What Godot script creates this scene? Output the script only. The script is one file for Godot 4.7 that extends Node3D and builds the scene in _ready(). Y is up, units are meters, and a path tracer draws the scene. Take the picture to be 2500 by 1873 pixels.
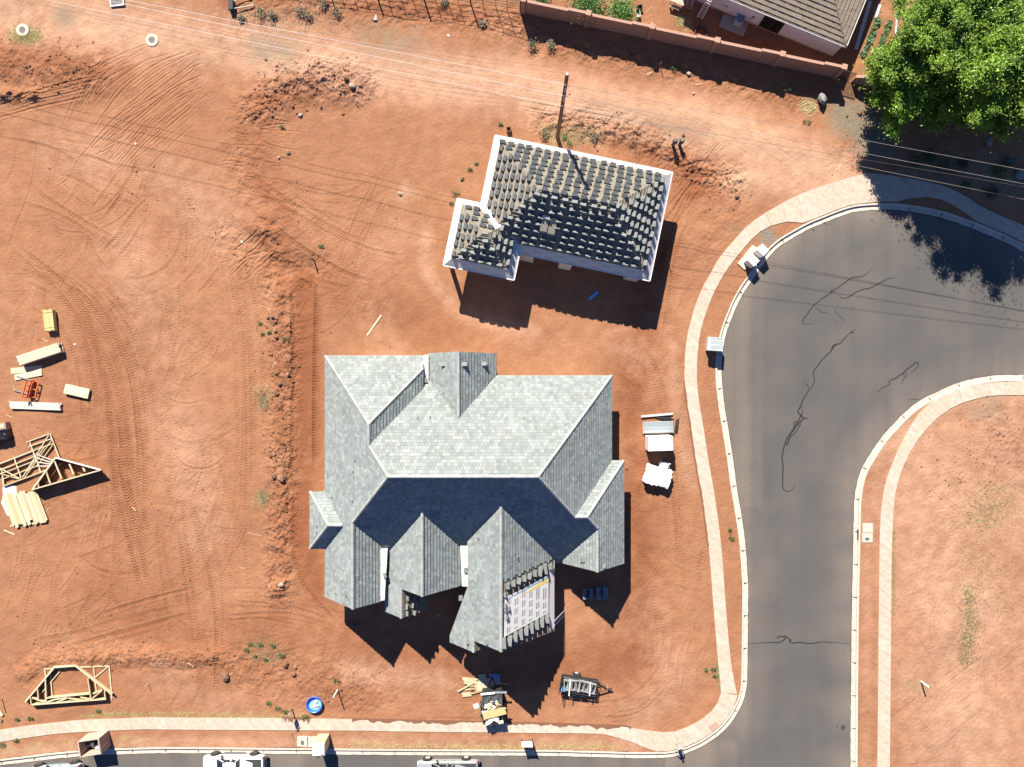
extends Node3D

const S := 0.04          # metres per photo pixel on the ground
const HC := 71.7         # flying height of the camera
var rng := RandomNumberGenerator.new()
var used := {}
var mats := {}
var tex := {}
var unit_box: ArrayMesh
var road_poly := PackedVector2Array()

# a pixel gives a direction; the height h (where the point touches something) gives the distance
func G(u: float, v: float, h := 0.0) -> Vector3:
	var f := (1.0 - h / HC) * S
	return Vector3((u - 1250.0) * f, h, (v - 936.5) * f)

class MB:
	var v := PackedVector3Array()
	var n := PackedVector3Array()
	var c := PackedColorArray()
	var uv := PackedVector2Array()
	var ix := PackedInt32Array()
	var col := Color.WHITE
	var use_uv := false
	func vert(p: Vector3, nn: Vector3) -> int:
		v.append(p); n.append(nn); c.append(col)
		return v.size() - 1
	# points run counter-clockwise seen from outside
	func poly(pts: Array) -> void:
		var nn: Vector3 = Vector3.ZERO
		for i in pts.size():
			nn += (pts[i] as Vector3).cross(pts[(i + 1) % pts.size()])
		nn = nn.normalized()
		var b := v.size()
		for p in pts:
			vert(p, nn)
		for i in range(1, pts.size() - 1):
			ix.append_array([b, b + i + 1, b + i])
	func quad(a: Vector3, b: Vector3, cc: Vector3, d: Vector3) -> void:
		poly([a, b, cc, d])
	func hexa(p: Array) -> void: # p0-3 bottom ccw from above, p4-7 top
		quad(p[4], p[5], p[6], p[7])
		quad(p[3], p[2], p[1], p[0])
		for i in 4:
			var j := (i + 1) % 4
			quad(p[i], p[j], p[j + 4], p[i + 4])
	func box(xf: Transform3D, s: Vector3) -> void:
		var h := s * 0.5
		var p := []
		for yy in [-h.y, h.y]:
			for q in [Vector2(-h.x, h.z), Vector2(h.x, h.z), Vector2(h.x, -h.z), Vector2(-h.x, -h.z)]:
				p.append(xf * Vector3(q.x, yy, q.y))
		hexa(p)
	func bx(x: float, y: float, z: float, sx: float, sy: float, sz: float, ry := 0.0) -> void:
		box(Transform3D(Basis(Vector3.UP, ry), Vector3(x, y, z)), Vector3(sx, sy, sz))
	# bar between two points with a rectangular section
	func bar(a: Vector3, b: Vector3, w: float, h: float, up := Vector3.UP) -> void:
		var d := b - a
		var l := d.length()
		if l < 1e-5: return
		d /= l
		var side := d.cross(up)
		if side.length() < 1e-3: side = d.cross(Vector3.RIGHT)
		side = side.normalized()
		var u2 := side.cross(d).normalized()
		box(Transform3D(Basis(d, u2, side), (a + b) * 0.5), Vector3(l, h, w))
	func prism(top: Array, down: Vector3) -> void: # top ccw from above
		poly(top)
		var bot := []
		for i in range(top.size() - 1, -1, -1):
			bot.append(top[i] + down)
		poly(bot)
		for i in top.size():
			var j := (i + 1) % top.size()
			quad(top[i] + down, top[j] + down, top[j], top[i])
	func cyl(a: Vector3, b: Vector3, r0: float, r1: float, k := 10, caps := true) -> void:
		var d := (b - a).normalized()
		var s := d.cross(Vector3.UP)
		if s.length() < 1e-3: s = d.cross(Vector3.RIGHT)
		s = s.normalized()
		var t := s.cross(d)
		var b0 := v.size()
		for i in k:
			var an := TAU * i / k
			var nn := s * cos(an) + t * sin(an)
			vert(a + nn * r0, nn)
			vert(b + nn * r1, nn)
		for i in k:
			var q0 := b0 + 2 * i
			var q1 := b0 + 2 * ((i + 1) % k)
			ix.append_array([q0, q1, q1 + 1, q0, q1 + 1, q0 + 1])
		if caps:
			var ra := []
			var rb := []
			for i in k:
				var an := TAU * i / k
				ra.append(a + (s * cos(an) + t * sin(an)) * r0)
				rb.append(b + (s * cos(an) - t * sin(an)) * r1)
			if r0 > 1e-4: poly(ra if (ra[1] - ra[0]).cross(ra[2] - ra[0]).dot(d) < 0 else rev(ra))
			if r1 > 1e-4: poly(rb if (rb[1] - rb[0]).cross(rb[2] - rb[0]).dot(d) > 0 else rev(rb))
	func rev(a: Array) -> Array:
		var r := a.duplicate(); r.reverse(); return r
	func tube(pts: Array, r: float, k := 6) -> void:
		for i in pts.size() - 1:
			cyl(pts[i], pts[i + 1], r, r, k, i == 0 or i == pts.size() - 2)
	# surface of revolution about y at p: prof = [[radius, y], ...] from the bottom up
	func lathe(p: Vector3, prof: Array, k := 16, sx := 1.0, sz := 1.0) -> void:
		for j in prof.size() - 1:
			var r0: float = prof[j][0]; var y0: float = prof[j][1]
			var r1: float = prof[j + 1][0]; var y1: float = prof[j + 1][1]
			for i in k:
				var a0 := TAU * i / k; var a1 := TAU * (i + 1) / k
				var d0 := Vector3(cos(a0) * sx, 0, -sin(a0) * sz); var d1 := Vector3(cos(a1) * sx, 0, -sin(a1) * sz)
				var q := [p + d0 * r0 + Vector3(0, y0, 0), p + d1 * r0 + Vector3(0, y0, 0), p + d1 * r1 + Vector3(0, y1, 0), p + d0 * r1 + Vector3(0, y1, 0)]
				if r0 < 1e-4: poly([q[0], q[2], q[3]])
				elif r1 < 1e-4: poly([q[0], q[1], q[2]])
				else: poly(q)
	func mesh() -> ArrayMesh:
		var a := []
		a.resize(Mesh.ARRAY_MAX)
		a[Mesh.ARRAY_VERTEX] = v; a[Mesh.ARRAY_NORMAL] = n; a[Mesh.ARRAY_COLOR] = c; a[Mesh.ARRAY_INDEX] = ix
		if use_uv: a[Mesh.ARRAY_TEX_UV] = uv
		var m := ArrayMesh.new()
		if v.size() > 0: m.add_surface_from_arrays(Mesh.PRIMITIVE_TRIANGLES, a)
		return m

# ---------------------------------------------------------------- nodes
func numbered(called: String) -> String:
	var k: int = used.get(called, 0)
	used[called] = k + 1
	return called if k == 0 else "%s_%03d" % [called, k]

func tag(o: Node, label: String, category: String, group := "", kind := "") -> void:
	if label: o.set_meta("label", label)
	if category: o.set_meta("category", category)
	if group: o.set_meta("group", group)
	if kind: o.set_meta("kind", kind)

func thing(called: String, label: String, category: String, at := Vector3.ZERO, turn := 0.0, group := "") -> Node3D:
	var o := Node3D.new()
	o.name = numbered(called)
	add_child(o)
	o.position = at
	o.rotation.y = turn
	tag(o, label, category, group)
	return o

func mi(mesh: Mesh, called: String, m: Material, parent: Node) -> MeshInstance3D:
	var o := MeshInstance3D.new()
	o.mesh = mesh
	o.material_override = m
	o.name = numbered(called) if parent == self else called
	parent.add_child(o, true)
	return o

func part(mb: MB, called: String, m: Material, parent: Node) -> MeshInstance3D:
	return mi(mb.mesh(), called, m, parent)

func one(mb: MB, called: String, m: Material, label: String, category: String, at := Vector3.ZERO, turn := 0.0, group := "") -> MeshInstance3D:
	var o := mi(mb.mesh(), called, m, self)
	o.position = at
	o.rotation.y = turn
	tag(o, label, category, group)
	return o

func setting(o: Node) -> void:
	o.set_meta("kind", "structure")

# a box piece that shares one mesh
func pbox(parent: Node, called: String, m: Material, pos: Vector3, size: Vector3, b := Basis.IDENTITY) -> MeshInstance3D:
	var o := mi(unit_box, called, m, parent)
	o.transform = Transform3D(b.scaled_local(size), pos)
	return o

# a straight piece between two points, sharing one mesh
func pbar(parent: Node, called: String, m: Material, a: Vector3, b: Vector3, w: float, h: float, up := Vector3.UP) -> MeshInstance3D:
	var d := (b - a)
	var l := d.length()
	d /= l
	var side := d.cross(up)
	if side.length() < 1e-3: side = d.cross(Vector3.RIGHT)
	side = side.normalized()
	return pbox(parent, called, m, (a + b) * 0.5, Vector3(l, h, w), Basis(d, side.cross(d).normalized(), side))

# ---------------------------------------------------------------- materials
func lin(r: float, g: float, b: float) -> Color:
	return Color(r, g, b).linear_to_srgb()

func noise_tex(key: String, size: int, freq: float, lo: float, hi: float, oct := 4, kind := FastNoiseLite.TYPE_SIMPLEX_SMOOTH) -> ImageTexture:
	if tex.has(key): return tex[key]
	var f := FastNoiseLite.new()
	f.seed = key.hash() % 10007
	f.noise_type = kind
	f.frequency = freq
	f.fractal_octaves = oct
	var im := f.get_seamless_image(size, size)
	im.convert(Image.FORMAT_L8)
	var d := im.get_data()
	var lut := PackedByteArray()
	lut.resize(256)
	for i in 256: lut[i] = int(255.0 * lerpf(lo, hi, i / 255.0))
	for i in d.size(): d[i] = lut[d[i]]
	im = Image.create_from_data(size, size, false, Image.FORMAT_L8, d)
	tex[key] = ImageTexture.create_from_image(im)
	return tex[key]

# r, g, b are linear base colours
func M(r: float, g: float, b: float, rough := 0.85, grain := "", scale := 0.5, metal := 0.0) -> StandardMaterial3D:
	var key := "%.3f %.3f %.3f %.2f %s %.2f %.2f" % [r, g, b, rough, grain, scale, metal]
	if mats.has(key): return mats[key]
	var m := StandardMaterial3D.new()
	m.albedo_color = lin(r, g, b)
	m.roughness = rough
	m.metallic = metal
	if grain:
		m.albedo_texture = tex[grain]
		m.uv1_triplanar = true
		m.uv1_world_triplanar = true
		m.uv1_scale = Vector3.ONE * scale
	mats[key] = m
	return m

# colours come from the vertices (linear)
func VC(rough := 0.85, grain := "", scale := 0.5) -> StandardMaterial3D:
	var key := "vc %.2f %s %.2f" % [rough, grain, scale]
	if mats.has(key): return mats[key]
	var m := StandardMaterial3D.new()
	m.vertex_color_use_as_albedo = true
	m.roughness = rough
	if grain:
		m.albedo_texture = tex[grain]
		m.uv1_triplanar = true
		m.uv1_world_triplanar = true
		m.uv1_scale = Vector3.ONE * scale
	mats[key] = m
	return m

# ---------------------------------------------------------------- lines in the plane
func P2(flat: Array, su := 1.0, ou := 0.0, ov := 0.0) -> PackedVector2Array:
	var r := PackedVector2Array()
	for i in range(0, flat.size(), 2):
		r.append(Vector2(ou + flat[i] / su, ov + flat[i + 1] / su))
	return r

func smooth(p: PackedVector2Array, sub := 4) -> PackedVector2Array:
	var r := PackedVector2Array()
	for i in p.size() - 1:
		var a := p[maxi(i - 1, 0)]; var b := p[i]; var c := p[i + 1]; var d := p[mini(i + 2, p.size() - 1)]
		for k in sub:
			r.append(b.cubic_interpolate(c, a, d, float(k) / sub))
	r.append(p[p.size() - 1])
	return r

# photo pixels on the ground -> metres
func metres(p: PackedVector2Array) -> PackedVector2Array:
	var r := PackedVector2Array()
	for q in p: r.append(Vector2((q.x - 1250.0) * S, (q.y - 936.5) * S))
	return r

func resample(p: PackedVector2Array, cnt: int) -> PackedVector2Array:
	var cum := PackedFloat32Array([0.0])
	for i in p.size() - 1: cum.append(cum[i] + p[i].distance_to(p[i + 1]))
	var total := cum[cum.size() - 1]
	var r := PackedVector2Array()
	var j := 0
	for i in cnt + 1:
		var t := total * i / cnt
		while j < p.size() - 2 and cum[j + 1] < t: j += 1
		var l := cum[j + 1] - cum[j]
		r.append(p[j].lerp(p[j + 1], clampf((t - cum[j]) / maxf(l, 1e-6), 0, 1)))
	return r

func length_of(p: PackedVector2Array) -> float:
	var t := 0.0
	for i in p.size() - 1: t += p[i].distance_to(p[i + 1])
	return t

# line moved sideways (positive = to the left of its direction seen with z down, i.e. towards +normal)
func offset_line(p: PackedVector2Array, d: float) -> PackedVector2Array:
	var r := PackedVector2Array()
	for i in p.size():
		var t := (p[mini(i + 1, p.size() - 1)] - p[maxi(i - 1, 0)]).normalized()
		r.append(p[i] + Vector2(t.y, -t.x) * d)
	return r

func clip2(pts: PackedVector2Array, a: float, b: float, c: float) -> PackedVector2Array: # keep a*x + b*y + c >= 0
	var r := PackedVector2Array()
	for i in pts.size():
		var p := pts[i]; var q := pts[(i + 1) % pts.size()]
		var fp := a * p.x + b * p.y + c; var fq := a * q.x + b * q.y + c
		if fp >= 0: r.append(p)
		if (fp > 0 and fq < 0) or (fp < 0 and fq > 0): r.append(p.lerp(q, fp / (fp - fq)))
	return r

func rnd(a: float, b: float) -> float:
	return rng.randf_range(a, b)

func _ready() -> void:
	rng.seed = 20240611
	# camera: a drone looking straight down
	var cam := Camera3D.new()
	cam.name = "camera"
	cam.position = Vector3(0, HC, 0)
	cam.rotation_degrees = Vector3(-90, 0, 0)
	cam.fov = rad_to_deg(2.0 * atan(936.5 * S / HC))
	cam.far = 5000.0
	add_child(cam)
	# clear sky
	var env := Environment.new()
	var sky := Sky.new()
	var sm := ProceduralSkyMaterial.new()
	sm.sky_top_color = Color(0.26, 0.39, 0.62)
	sm.sky_horizon_color = Color(0.6, 0.68, 0.79)
	sm.ground_bottom_color = Color(0.3, 0.2, 0.15)
	sm.ground_horizon_color = Color(0.55, 0.6, 0.68)
	sm.sun_angle_max = 1.0
	sky.sky_material = sm
	env.background_mode = Environment.BG_SKY
	env.sky = sky
	env.background_energy_multiplier = 0.46
	env.tonemap_mode = Environment.TONE_MAPPER_LINEAR
	env.tonemap_exposure = 2.35
	env.sdfgi_enabled = true
	env.ssao_enabled = true
	env.ssil_enabled = true
	var we := WorldEnvironment.new()
	we.name = "world_environment"
	we.environment = env
	add_child(we)
	# sun: shadows fall down and a little right in the photograph, 41 degrees high
	var sun := DirectionalLight3D.new()
	sun.name = "sun"
	sun.light_energy = 1.6
	sun.light_color = Color(1.0, 0.96, 0.9)
	sun.light_angular_distance = 0.5
	sun.shadow_enabled = true
	add_child(sun)
	var el := deg_to_rad(41.0)
	var to := Vector3(0.30 * cos(el), -sin(el), 0.954 * cos(el))
	sun.look_at_from_position(Vector3.ZERO, to, Vector3.UP)

	make_textures()
	var ub := MB.new()
	ub.box(Transform3D.IDENTITY, Vector3.ONE)
	unit_box = ub.mesh()
	# the large structure
	make_lines()
	make_ground()
	make_road()
	make_pavements()
	make_house_a()
	make_house_b()
	make_house_c()
	make_walls_and_fence()
	make_trees()
	make_pole_and_wires()
	# the things
	make_vehicles()
	make_lumber_yard()
	make_utilities()
	make_site_things()
	make_rocks_and_weeds()
	make_person()

func make_textures() -> void:
	noise_tex("grain", 512, 0.02, 0.80, 1.0, 5)
	noise_tex("speck", 512, 0.09, 0.72, 1.0, 3)
	noise_tex("wood", 512, 0.03, 0.74, 1.0, 4)
	noise_tex("soft", 256, 0.012, 0.86, 1.0, 3)

# ---------------------------------------------------------------- the earth
const GX := 52.0
const GZ := 39.0
const FW := 208
const FH := 156
const TW := 2048
const TH := 1536
var west_edge: PackedVector2Array   # asphalt edge, west and north side, from the east end round to the south-west
var east_edge: PackedVector2Array   # asphalt edge, east side
var height_grid := PackedFloat32Array()
const MW := 833
const MH := 625

func make_lines() -> void:
	var w := [2900, 742, 2700, 700, 2600, 662, 2500, 613.5, 2428, 579, 2359, 551.6, 2290, 529, 2221.6, 516.5, 2170, 512, 2118, 513.8, 2084, 518, 2049.6, 529, 2015, 543, 1981, 556.8, 1946, 575.7, 1912, 596, 1888, 617, 1871, 637.6, 1846.6, 672, 1822.6, 706.4, 1805, 737, 1791.6, 768, 1779.6, 799, 1771, 830, 1765.8, 861, 1763.4, 895.6, 1763.4, 923, 1767.5, 967.8, 1774.4, 1016, 1780, 1050, 1790, 1112, 1799.6, 1183.6, 1811, 1252, 1820.7, 1320.5, 1826, 1389, 1828.5, 1440, 1827.8, 1519.6, 1826.6, 1632, 1825, 1675, 1818.8, 1706, 1807, 1733.5, 1787.7, 1764.6, 1760.5, 1793.7, 1717.8, 1823, 1679, 1840.4, 1640, 1851, 1600, 1853, 1540, 1853, 1346.8, 1848, 1157, 1846.8, 940, 1845.5, 658.7, 1842.8, 420, 1841, 283, 1844, 207.8, 1848, 132, 1854.7, 56.7, 1864, 0, 1870.7, -120, 1890, -400, 1945]
	var e := [2900, 905, 2700, 908, 2500, 914.5, 2445, 915, 2393.6, 921.4, 2342, 933.4, 2290.4, 955.8, 2249, 976.4, 2214.7, 1002, 2180.3, 1036.6, 2151, 1070, 2128, 1104, 2106, 1141, 2093, 1180, 2086.4, 1226, 2084.8, 1291, 2083, 1372.6, 2081.5, 1440, 2080, 1527, 2079.3, 1605, 2078, 1722, 2077, 1873, 2075, 2160]
	west_edge = metres(smooth(P2(w)))
	east_edge = metres(smooth(P2(e)))
	road_poly = west_edge.duplicate()
	road_poly.append(Vector2(-66, 52))
	var er := east_edge.duplicate()
	er.reverse()
	road_poly.append_array(er)

func field() -> PackedFloat32Array:
	var a := PackedFloat32Array()
	a.resize(FW * FH)
	return a

# soft brush along a line of photo pixels; radius in pixels
func brush(f: PackedFloat32Array, pts: Array, radius: float, amount: float) -> PackedFloat32Array:
	var p := metres(P2(pts))
	var r := radius * S
	for i in maxi(p.size() - 1, 1):
		var a := p[i]
		var b := p[mini(i + 1, p.size() - 1)]
		var x0 := int(clampf((minf(a.x, b.x) - r + GX) * 2.0, 0, FW - 1)); var x1 := int(clampf((maxf(a.x, b.x) + r + GX) * 2.0, 0, FW - 1))
		var z0 := int(clampf((minf(a.y, b.y) - r + GZ) * 2.0, 0, FH - 1)); var z1 := int(clampf((maxf(a.y, b.y) + r + GZ) * 2.0, 0, FH - 1))
		for z in range(z0, z1 + 1):
			for x in range(x0, x1 + 1):
				var q := Vector2((x + 0.5) * 0.5 - GX, (z + 0.5) * 0.5 - GZ)
				var d := q.distance_to(Geometry2D.get_closest_point_to_segment(q, a, b) if a != b else a)
				if d < r:
					var t := 1.0 - d / r
					var val := amount * t * t * (3.0 - 2.0 * t)
					var k := z * FW + x
					if amount >= 0: f[k] = maxf(f[k], val)
					else: f[k] = minf(f[k], val)
	return f

func blow_up(f: PackedFloat32Array, w: int, h: int) -> PackedFloat32Array:
	var im := Image.create_from_data(FW, FH, false, Image.FORMAT_RF, f.to_byte_array())
	im.resize(w, h, Image.INTERPOLATE_CUBIC)
	return im.get_data().to_float32_array()

func noise_bytes(w: int, h: int, freq: float, seed_: int, oct := 4, kind := FastNoiseLite.TYPE_SIMPLEX_SMOOTH) -> PackedByteArray:
	var f := FastNoiseLite.new()
	f.seed = seed_
	f.noise_type = kind
	f.frequency = freq
	f.fractal_octaves = oct
	var im := f.get_image(w, h)
	im.convert(Image.FORMAT_L8)
	return im.get_data()

# ruts and tyre prints go into a fine relief picture
var relief := PackedFloat32Array()
var churned := PackedByteArray()   # where wheels have turned up fresh, redder soil
func rut(path: PackedVector2Array, width: float, depth: float, period: float) -> void:
	var px := TW / (2.0 * GX)
	var total := length_of(path)
	var cnt := int(total / 0.045)
	if cnt < 3: return
	var p := resample(path, cnt)
	var half := width * 0.5
	var m := int(ceil(half / 0.045))
	for i in cnt:
		var t := (p[i + 1] - p[i]).normalized()
		var nn := Vector2(-t.y, t.x)
		var s := total * i / cnt
		var fade := minf(1.0, minf(s, total - s) / 1.5)
		for j in range(-m - 2, m + 3):
			var l := j * 0.045
			var q := p[i] + nn * l
			var x := int((q.x + GX) * px); var y := int((q.y + GZ) * px)
			if x < 0 or y < 0 or x >= TW or y >= TH: continue
			var al := absf(l) / half
			var hgt := 0.0
			if al <= 1.0:
				hgt = -depth * (1.0 - al * al)
				if period > 0: hgt += depth * 0.75 * (1.0 if fposmod(s + absf(l) * 0.7, period) < period * 0.5 else -0.4)
			else:
				hgt = depth * 0.35
			var k := y * TW + x
			relief[k] = lerpf(relief[k], hgt, 0.85 * fade)
			if al <= 1.0: churned[k] = mini(255, churned[k] + int(70 * fade * minf(1.0, depth / 0.05)))

func ruts(pts: Array, copies: int, spread: float, width: float, depth: float, period: float) -> void:
	var base := smooth(P2(pts), 5)
	for c in copies:
		var off := Vector2(rnd(-spread, spread), rnd(-spread, spread))
		var bend := Vector2(rnd(-spread, spread), rnd(-spread, spread)) * 0.5
		var q := PackedVector2Array()
		var a := int(rnd(0, 0.35) * base.size()) if copies > 2 else 0
		var b := int(rnd(0.65, 1.0) * base.size()) if copies > 2 else base.size()
		for i in range(a, b):
			var t := float(i) / base.size()
			q.append(base[i] + off + bend * sin(PI * t))
		if q.size() > 2: rut(metres(q), width * rnd(0.8, 1.2), depth * rnd(0.5, 1.2), period)

# stray tyre tracks inside a box of pixels; head = 0 runs down the picture
func wander(u0: float, v0: float, u1: float, v1: float, n: int, spread: float, depth: float) -> void:
	for i in n:
		var p := Vector2(rnd(u0, u1), rnd(v0, v1))
		var a := PI / 2 + rng.randfn() * (0.25 + spread * 0.5) + spread * 0.3
		var turn := rng.randfn() * 0.10
		var q := PackedVector2Array([p])
		for k in rng.randi_range(5, 16):
			p += Vector2(cos(a), sin(a)) * 16.0
			a += turn
			if p.x < u0 or p.x > u1 or p.y < v0 or p.y > v1: break
			q.append(p)
		if q.size() < 4: continue
		var w := rnd(0.22, 0.5)
		rut(metres(smooth(q, 3)), w, depth * rnd(0.5, 1.2), rnd(0.24, 0.34))
		if rng.randf() < 0.55: rut(metres(smooth(offset_line(q, 42.0), 3)), w, depth * rnd(0.5, 1.2), rnd(0.24, 0.34))

func ground_at(x: float, z: float) -> float:
	var fx := clampf((x + GX) / 0.125, 0, MW - 1.001); var fz := clampf((z + GZ) / 0.125, 0, MH - 1.001)
	var ix := int(fx); var iz := int(fz)
	var a := height_grid[iz * MW + ix]; var b := height_grid[iz * MW + ix + 1]
	var c := height_grid[(iz + 1) * MW + ix]; var d := height_grid[(iz + 1) * MW + ix + 1]
	return lerpf(lerpf(a, b, fx - ix), lerpf(c, d, fx - ix), fz - iz)

# a pixel on the earth
func E(u: float, v: float, up := 0.0) -> Vector3:
	var p := G(u, v)
	p.y = ground_at(p.x, p.z) + up
	return p

func make_ground() -> void:
	# ---- large relief: heaps, banks and the trench
	var hf := field(); var rf := field(); var flat := field()
	hf = brush(hf, [640, 250, 700, 205, 800, 190, 850, 200], 85, 0.5); rf = brush(rf, [620, 270, 700, 205, 800, 190, 870, 205], 85, 0.24)
	hf = brush(hf, [0, 150, 120, 160, 230, 170], 110, 0.5); rf = brush(rf, [0, 150, 120, 160, 210, 180], 100, 0.13)
	hf = brush(hf, [0, 232, 90, 232], 30, 0.55); rf = brush(rf, [0, 232, 90, 232], 30, 0.3)
	hf = brush(hf, [655, 560, 680, 760, 690, 900, 680, 1050, 690, 1200, 680, 1330, 680, 1440], 62, 0.26); rf = brush(rf, [655, 560, 690, 760, 695, 900, 685, 1050, 690, 1200, 685, 1330, 680, 1440], 64, 0.2)
	hf = brush(hf, [740, 700, 745, 1000, 735, 1300, 760, 1440], 34, -0.16)
	hf = brush(hf, [690, 1420, 680, 1435], 34, 0.55); rf = brush(rf, [690, 1420, 680, 1440], 40, 0.35)
	hf = brush(hf, [1370, 290, 1450, 310, 1550, 330, 1680, 400], 50, 0.45); rf = brush(rf, [1340, 300, 1450, 310, 1550, 330, 1700, 420, 1780, 440], 66, 0.3)
	hf = brush(hf, [60, 1640, 110, 1610, 300, 1600, 540, 1600], 36, 0.3); rf = brush(rf, [60, 1640, 110, 1610, 300, 1600, 600, 1610], 50, 0.16)
	hf = brush(hf, [620, 600, 680, 660, 760, 650], 40, -0.3); rf = brush(rf, [560, 590, 640, 640, 780, 660], 80, 0.13)
	rf = brush(rf, [620, 1640, 760, 1660, 900, 1700], 110, 0.09)
	rf = brush(rf, [600, 0, 900, 20, 1290, 60], 60, 0.16)
	hf = brush(hf, [1290, 135, 1700, 215, 1980, 280], 95, -0.42); rf = brush(rf, [1300, 100, 1700, 180, 1980, 245], 50, 0.12)
	rf = brush(rf, [2230, 1500, 2400, 1080, 2480, 950], 130, 0.012); rf = brush(rf, [2440, 1040, 2490, 1110], 70, 0.07)
	rf = brush(rf, [2080, 400, 2300, 400, 2500, 420], 90, 0.07)
	rf = brush(rf, [600, 330, 620, 450, 700, 520], 110, 0.07)
	rf = brush(rf, [1700, 420, 1780, 500, 1740, 600], 90, 0.06)
	for ln in [west_edge, east_edge]:
		for i in range(0, ln.size() - 1, 3):
			var q: Vector2 = ln[i]; var q2: Vector2 = ln[mini(i + 3, ln.size() - 1)]
			flat = brush(flat, [q.x / S + 1250, q.y / S + 936.5, q2.x / S + 1250, q2.y / S + 936.5], 75, 1.6)
	for ln in [[1880, 530, 1780, 615, 1718, 730, 1687, 840, 1686, 950, 1712, 1100, 1745, 1330, 1760, 1550, 1775, 1690, 1700, 1790, 1500, 1785, 940, 1772, 420, 1766, 200, 1770, 0, 1797], [1880, 530, 2000, 480, 2130, 450, 2300, 470, 2450, 540, 2520, 570], [2520, 945, 2400, 955, 2300, 990, 2230, 1080, 2180, 1200, 2165, 1330, 2158, 1873], [795, 868, 1520, 1124, 1520, 1376, 1220, 1590, 800, 1460, 795, 868], [1209, 330, 1641, 420, 1585, 686, 1090, 648, 1209, 330]]:
		flat = brush(flat, ln, 46, 1.7)
	flat = brush(flat, [980, 1180, 1350, 1180], 230, 1.7)
	flat = brush(flat, [1250, 520, 1500, 520], 130, 1.7)
	var fill := field()
	fill.fill(0.05)
	var mh := blow_up(hf, MW, MH); var mr := blow_up(rf, MW, MH); var mf := blow_up(flat, MW, MH)
	var n1 := noise_bytes(MW, MH, 0.012, 11, 3)
	var n2 := noise_bytes(MW, MH, 0.09, 12, 4)
	var n3 := noise_bytes(MW, MH, 0.22, 13, 2, FastNoiseLite.TYPE_CELLULAR)
	height_grid.resize(MW * MH)
	for i in MW * MH:
		var keep := 1.0 - clampf(mf[i], 0.0, 1.0)
		var h := (mh[i] * 0.9 + (n1[i] - 128) * 0.0011) * keep
		h += (0.012 + mr[i] * keep) * ((n2[i] - 128) * 0.006 + (128 - n3[i]) * 0.0035)
		height_grid[i] = h
	# under the road the earth lies lower
	var inner := Geometry2D.offset_polygon(road_poly, 0.53)
	for pl in inner:
		for z in MH:
			var zz := z * 0.125 - GZ
			var xs := []
			for i in pl.size():
				var a: Vector2 = pl[i]; var b: Vector2 = pl[(i + 1) % pl.size()]
				if (a.y <= zz) != (b.y <= zz): xs.append(a.x + (zz - a.y) / (b.y - a.y) * (b.x - a.x))
			xs.sort()
			for k in range(0, xs.size() - 1, 2):
				for x in range(maxi(0, ceili((xs[k] + GX) / 0.125)), mini(MW - 1, int((xs[k + 1] + GX) / 0.125)) + 1):
					height_grid[z * MW + x] = -0.35
	# ---- one sheet: a fine grid where the photograph looks, long cells out to the horizon
	var xs2 := PackedFloat32Array([-2500, -700, -250, -110, -70])
	for i in MW: xs2.append(i * 0.125 - GX)
	xs2.append_array([70, 110, 250, 700, 2500])
	var zs2 := PackedFloat32Array([-2500, -700, -250, -100, -55])
	for i in MH: zs2.append(i * 0.125 - GZ)
	zs2.append_array([55, 100, 250, 700, 2500])
	var W := xs2.size(); var Hh := zs2.size()
	var vv := PackedVector3Array(); var nn := PackedVector3Array(); var uu := PackedVector2Array(); var ii := PackedInt32Array()
	vv.resize(W * Hh); nn.resize(W * Hh); uu.resize(W * Hh)
	for z in Hh:
		for x in W:
			var gx := clampi(x - 5, 0, MW - 1); var gz := clampi(z - 5, 0, MH - 1)
			var k := z * W + x
			vv[k] = Vector3(xs2[x], height_grid[gz * MW + gx], zs2[z])
			uu[k] = Vector2((xs2[x] + GX) / (2 * GX), (zs2[z] + GZ) / (2 * GZ))
			var r := mini(gx + 1, MW - 1); var d := mini(gz + 1, MH - 1); var l := maxi(gx - 1, 0); var t := maxi(gz - 1, 0)
			nn[k] = Vector3(height_grid[gz * MW + l] - height_grid[gz * MW + r], 0.25, height_grid[t * MW + gx] - height_grid[d * MW + gx]).normalized()
	ii.resize((W - 1) * (Hh - 1) * 6)
	var o := 0
	for z in Hh - 1:
		for x in W - 1:
			var k := z * W + x
			ii[o] = k; ii[o + 1] = k + 1; ii[o + 2] = k + W + 1; ii[o + 3] = k; ii[o + 4] = k + W + 1; ii[o + 5] = k + W
			o += 6
	var arr := []
	arr.resize(Mesh.ARRAY_MAX)
	arr[Mesh.ARRAY_VERTEX] = vv; arr[Mesh.ARRAY_NORMAL] = nn; arr[Mesh.ARRAY_TEX_UV] = uu; arr[Mesh.ARRAY_INDEX] = ii
	var gm := ArrayMesh.new()
	gm.add_surface_from_arrays(Mesh.PRIMITIVE_TRIANGLES, arr)
	# ---- what the earth is made of
	var m := StandardMaterial3D.new()
	m.roughness = 0.95
	m.heightmap_enabled = true
	m.heightmap_texture = ground_relief(rf)
	m.albedo_texture = ground_colours()
	m.heightmap_scale = 24.0
	var g := mi(gm, "ground", m, self)
	setting(g)
	g.set_meta("label", "bare red earth building lots with tyre ruts")

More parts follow.
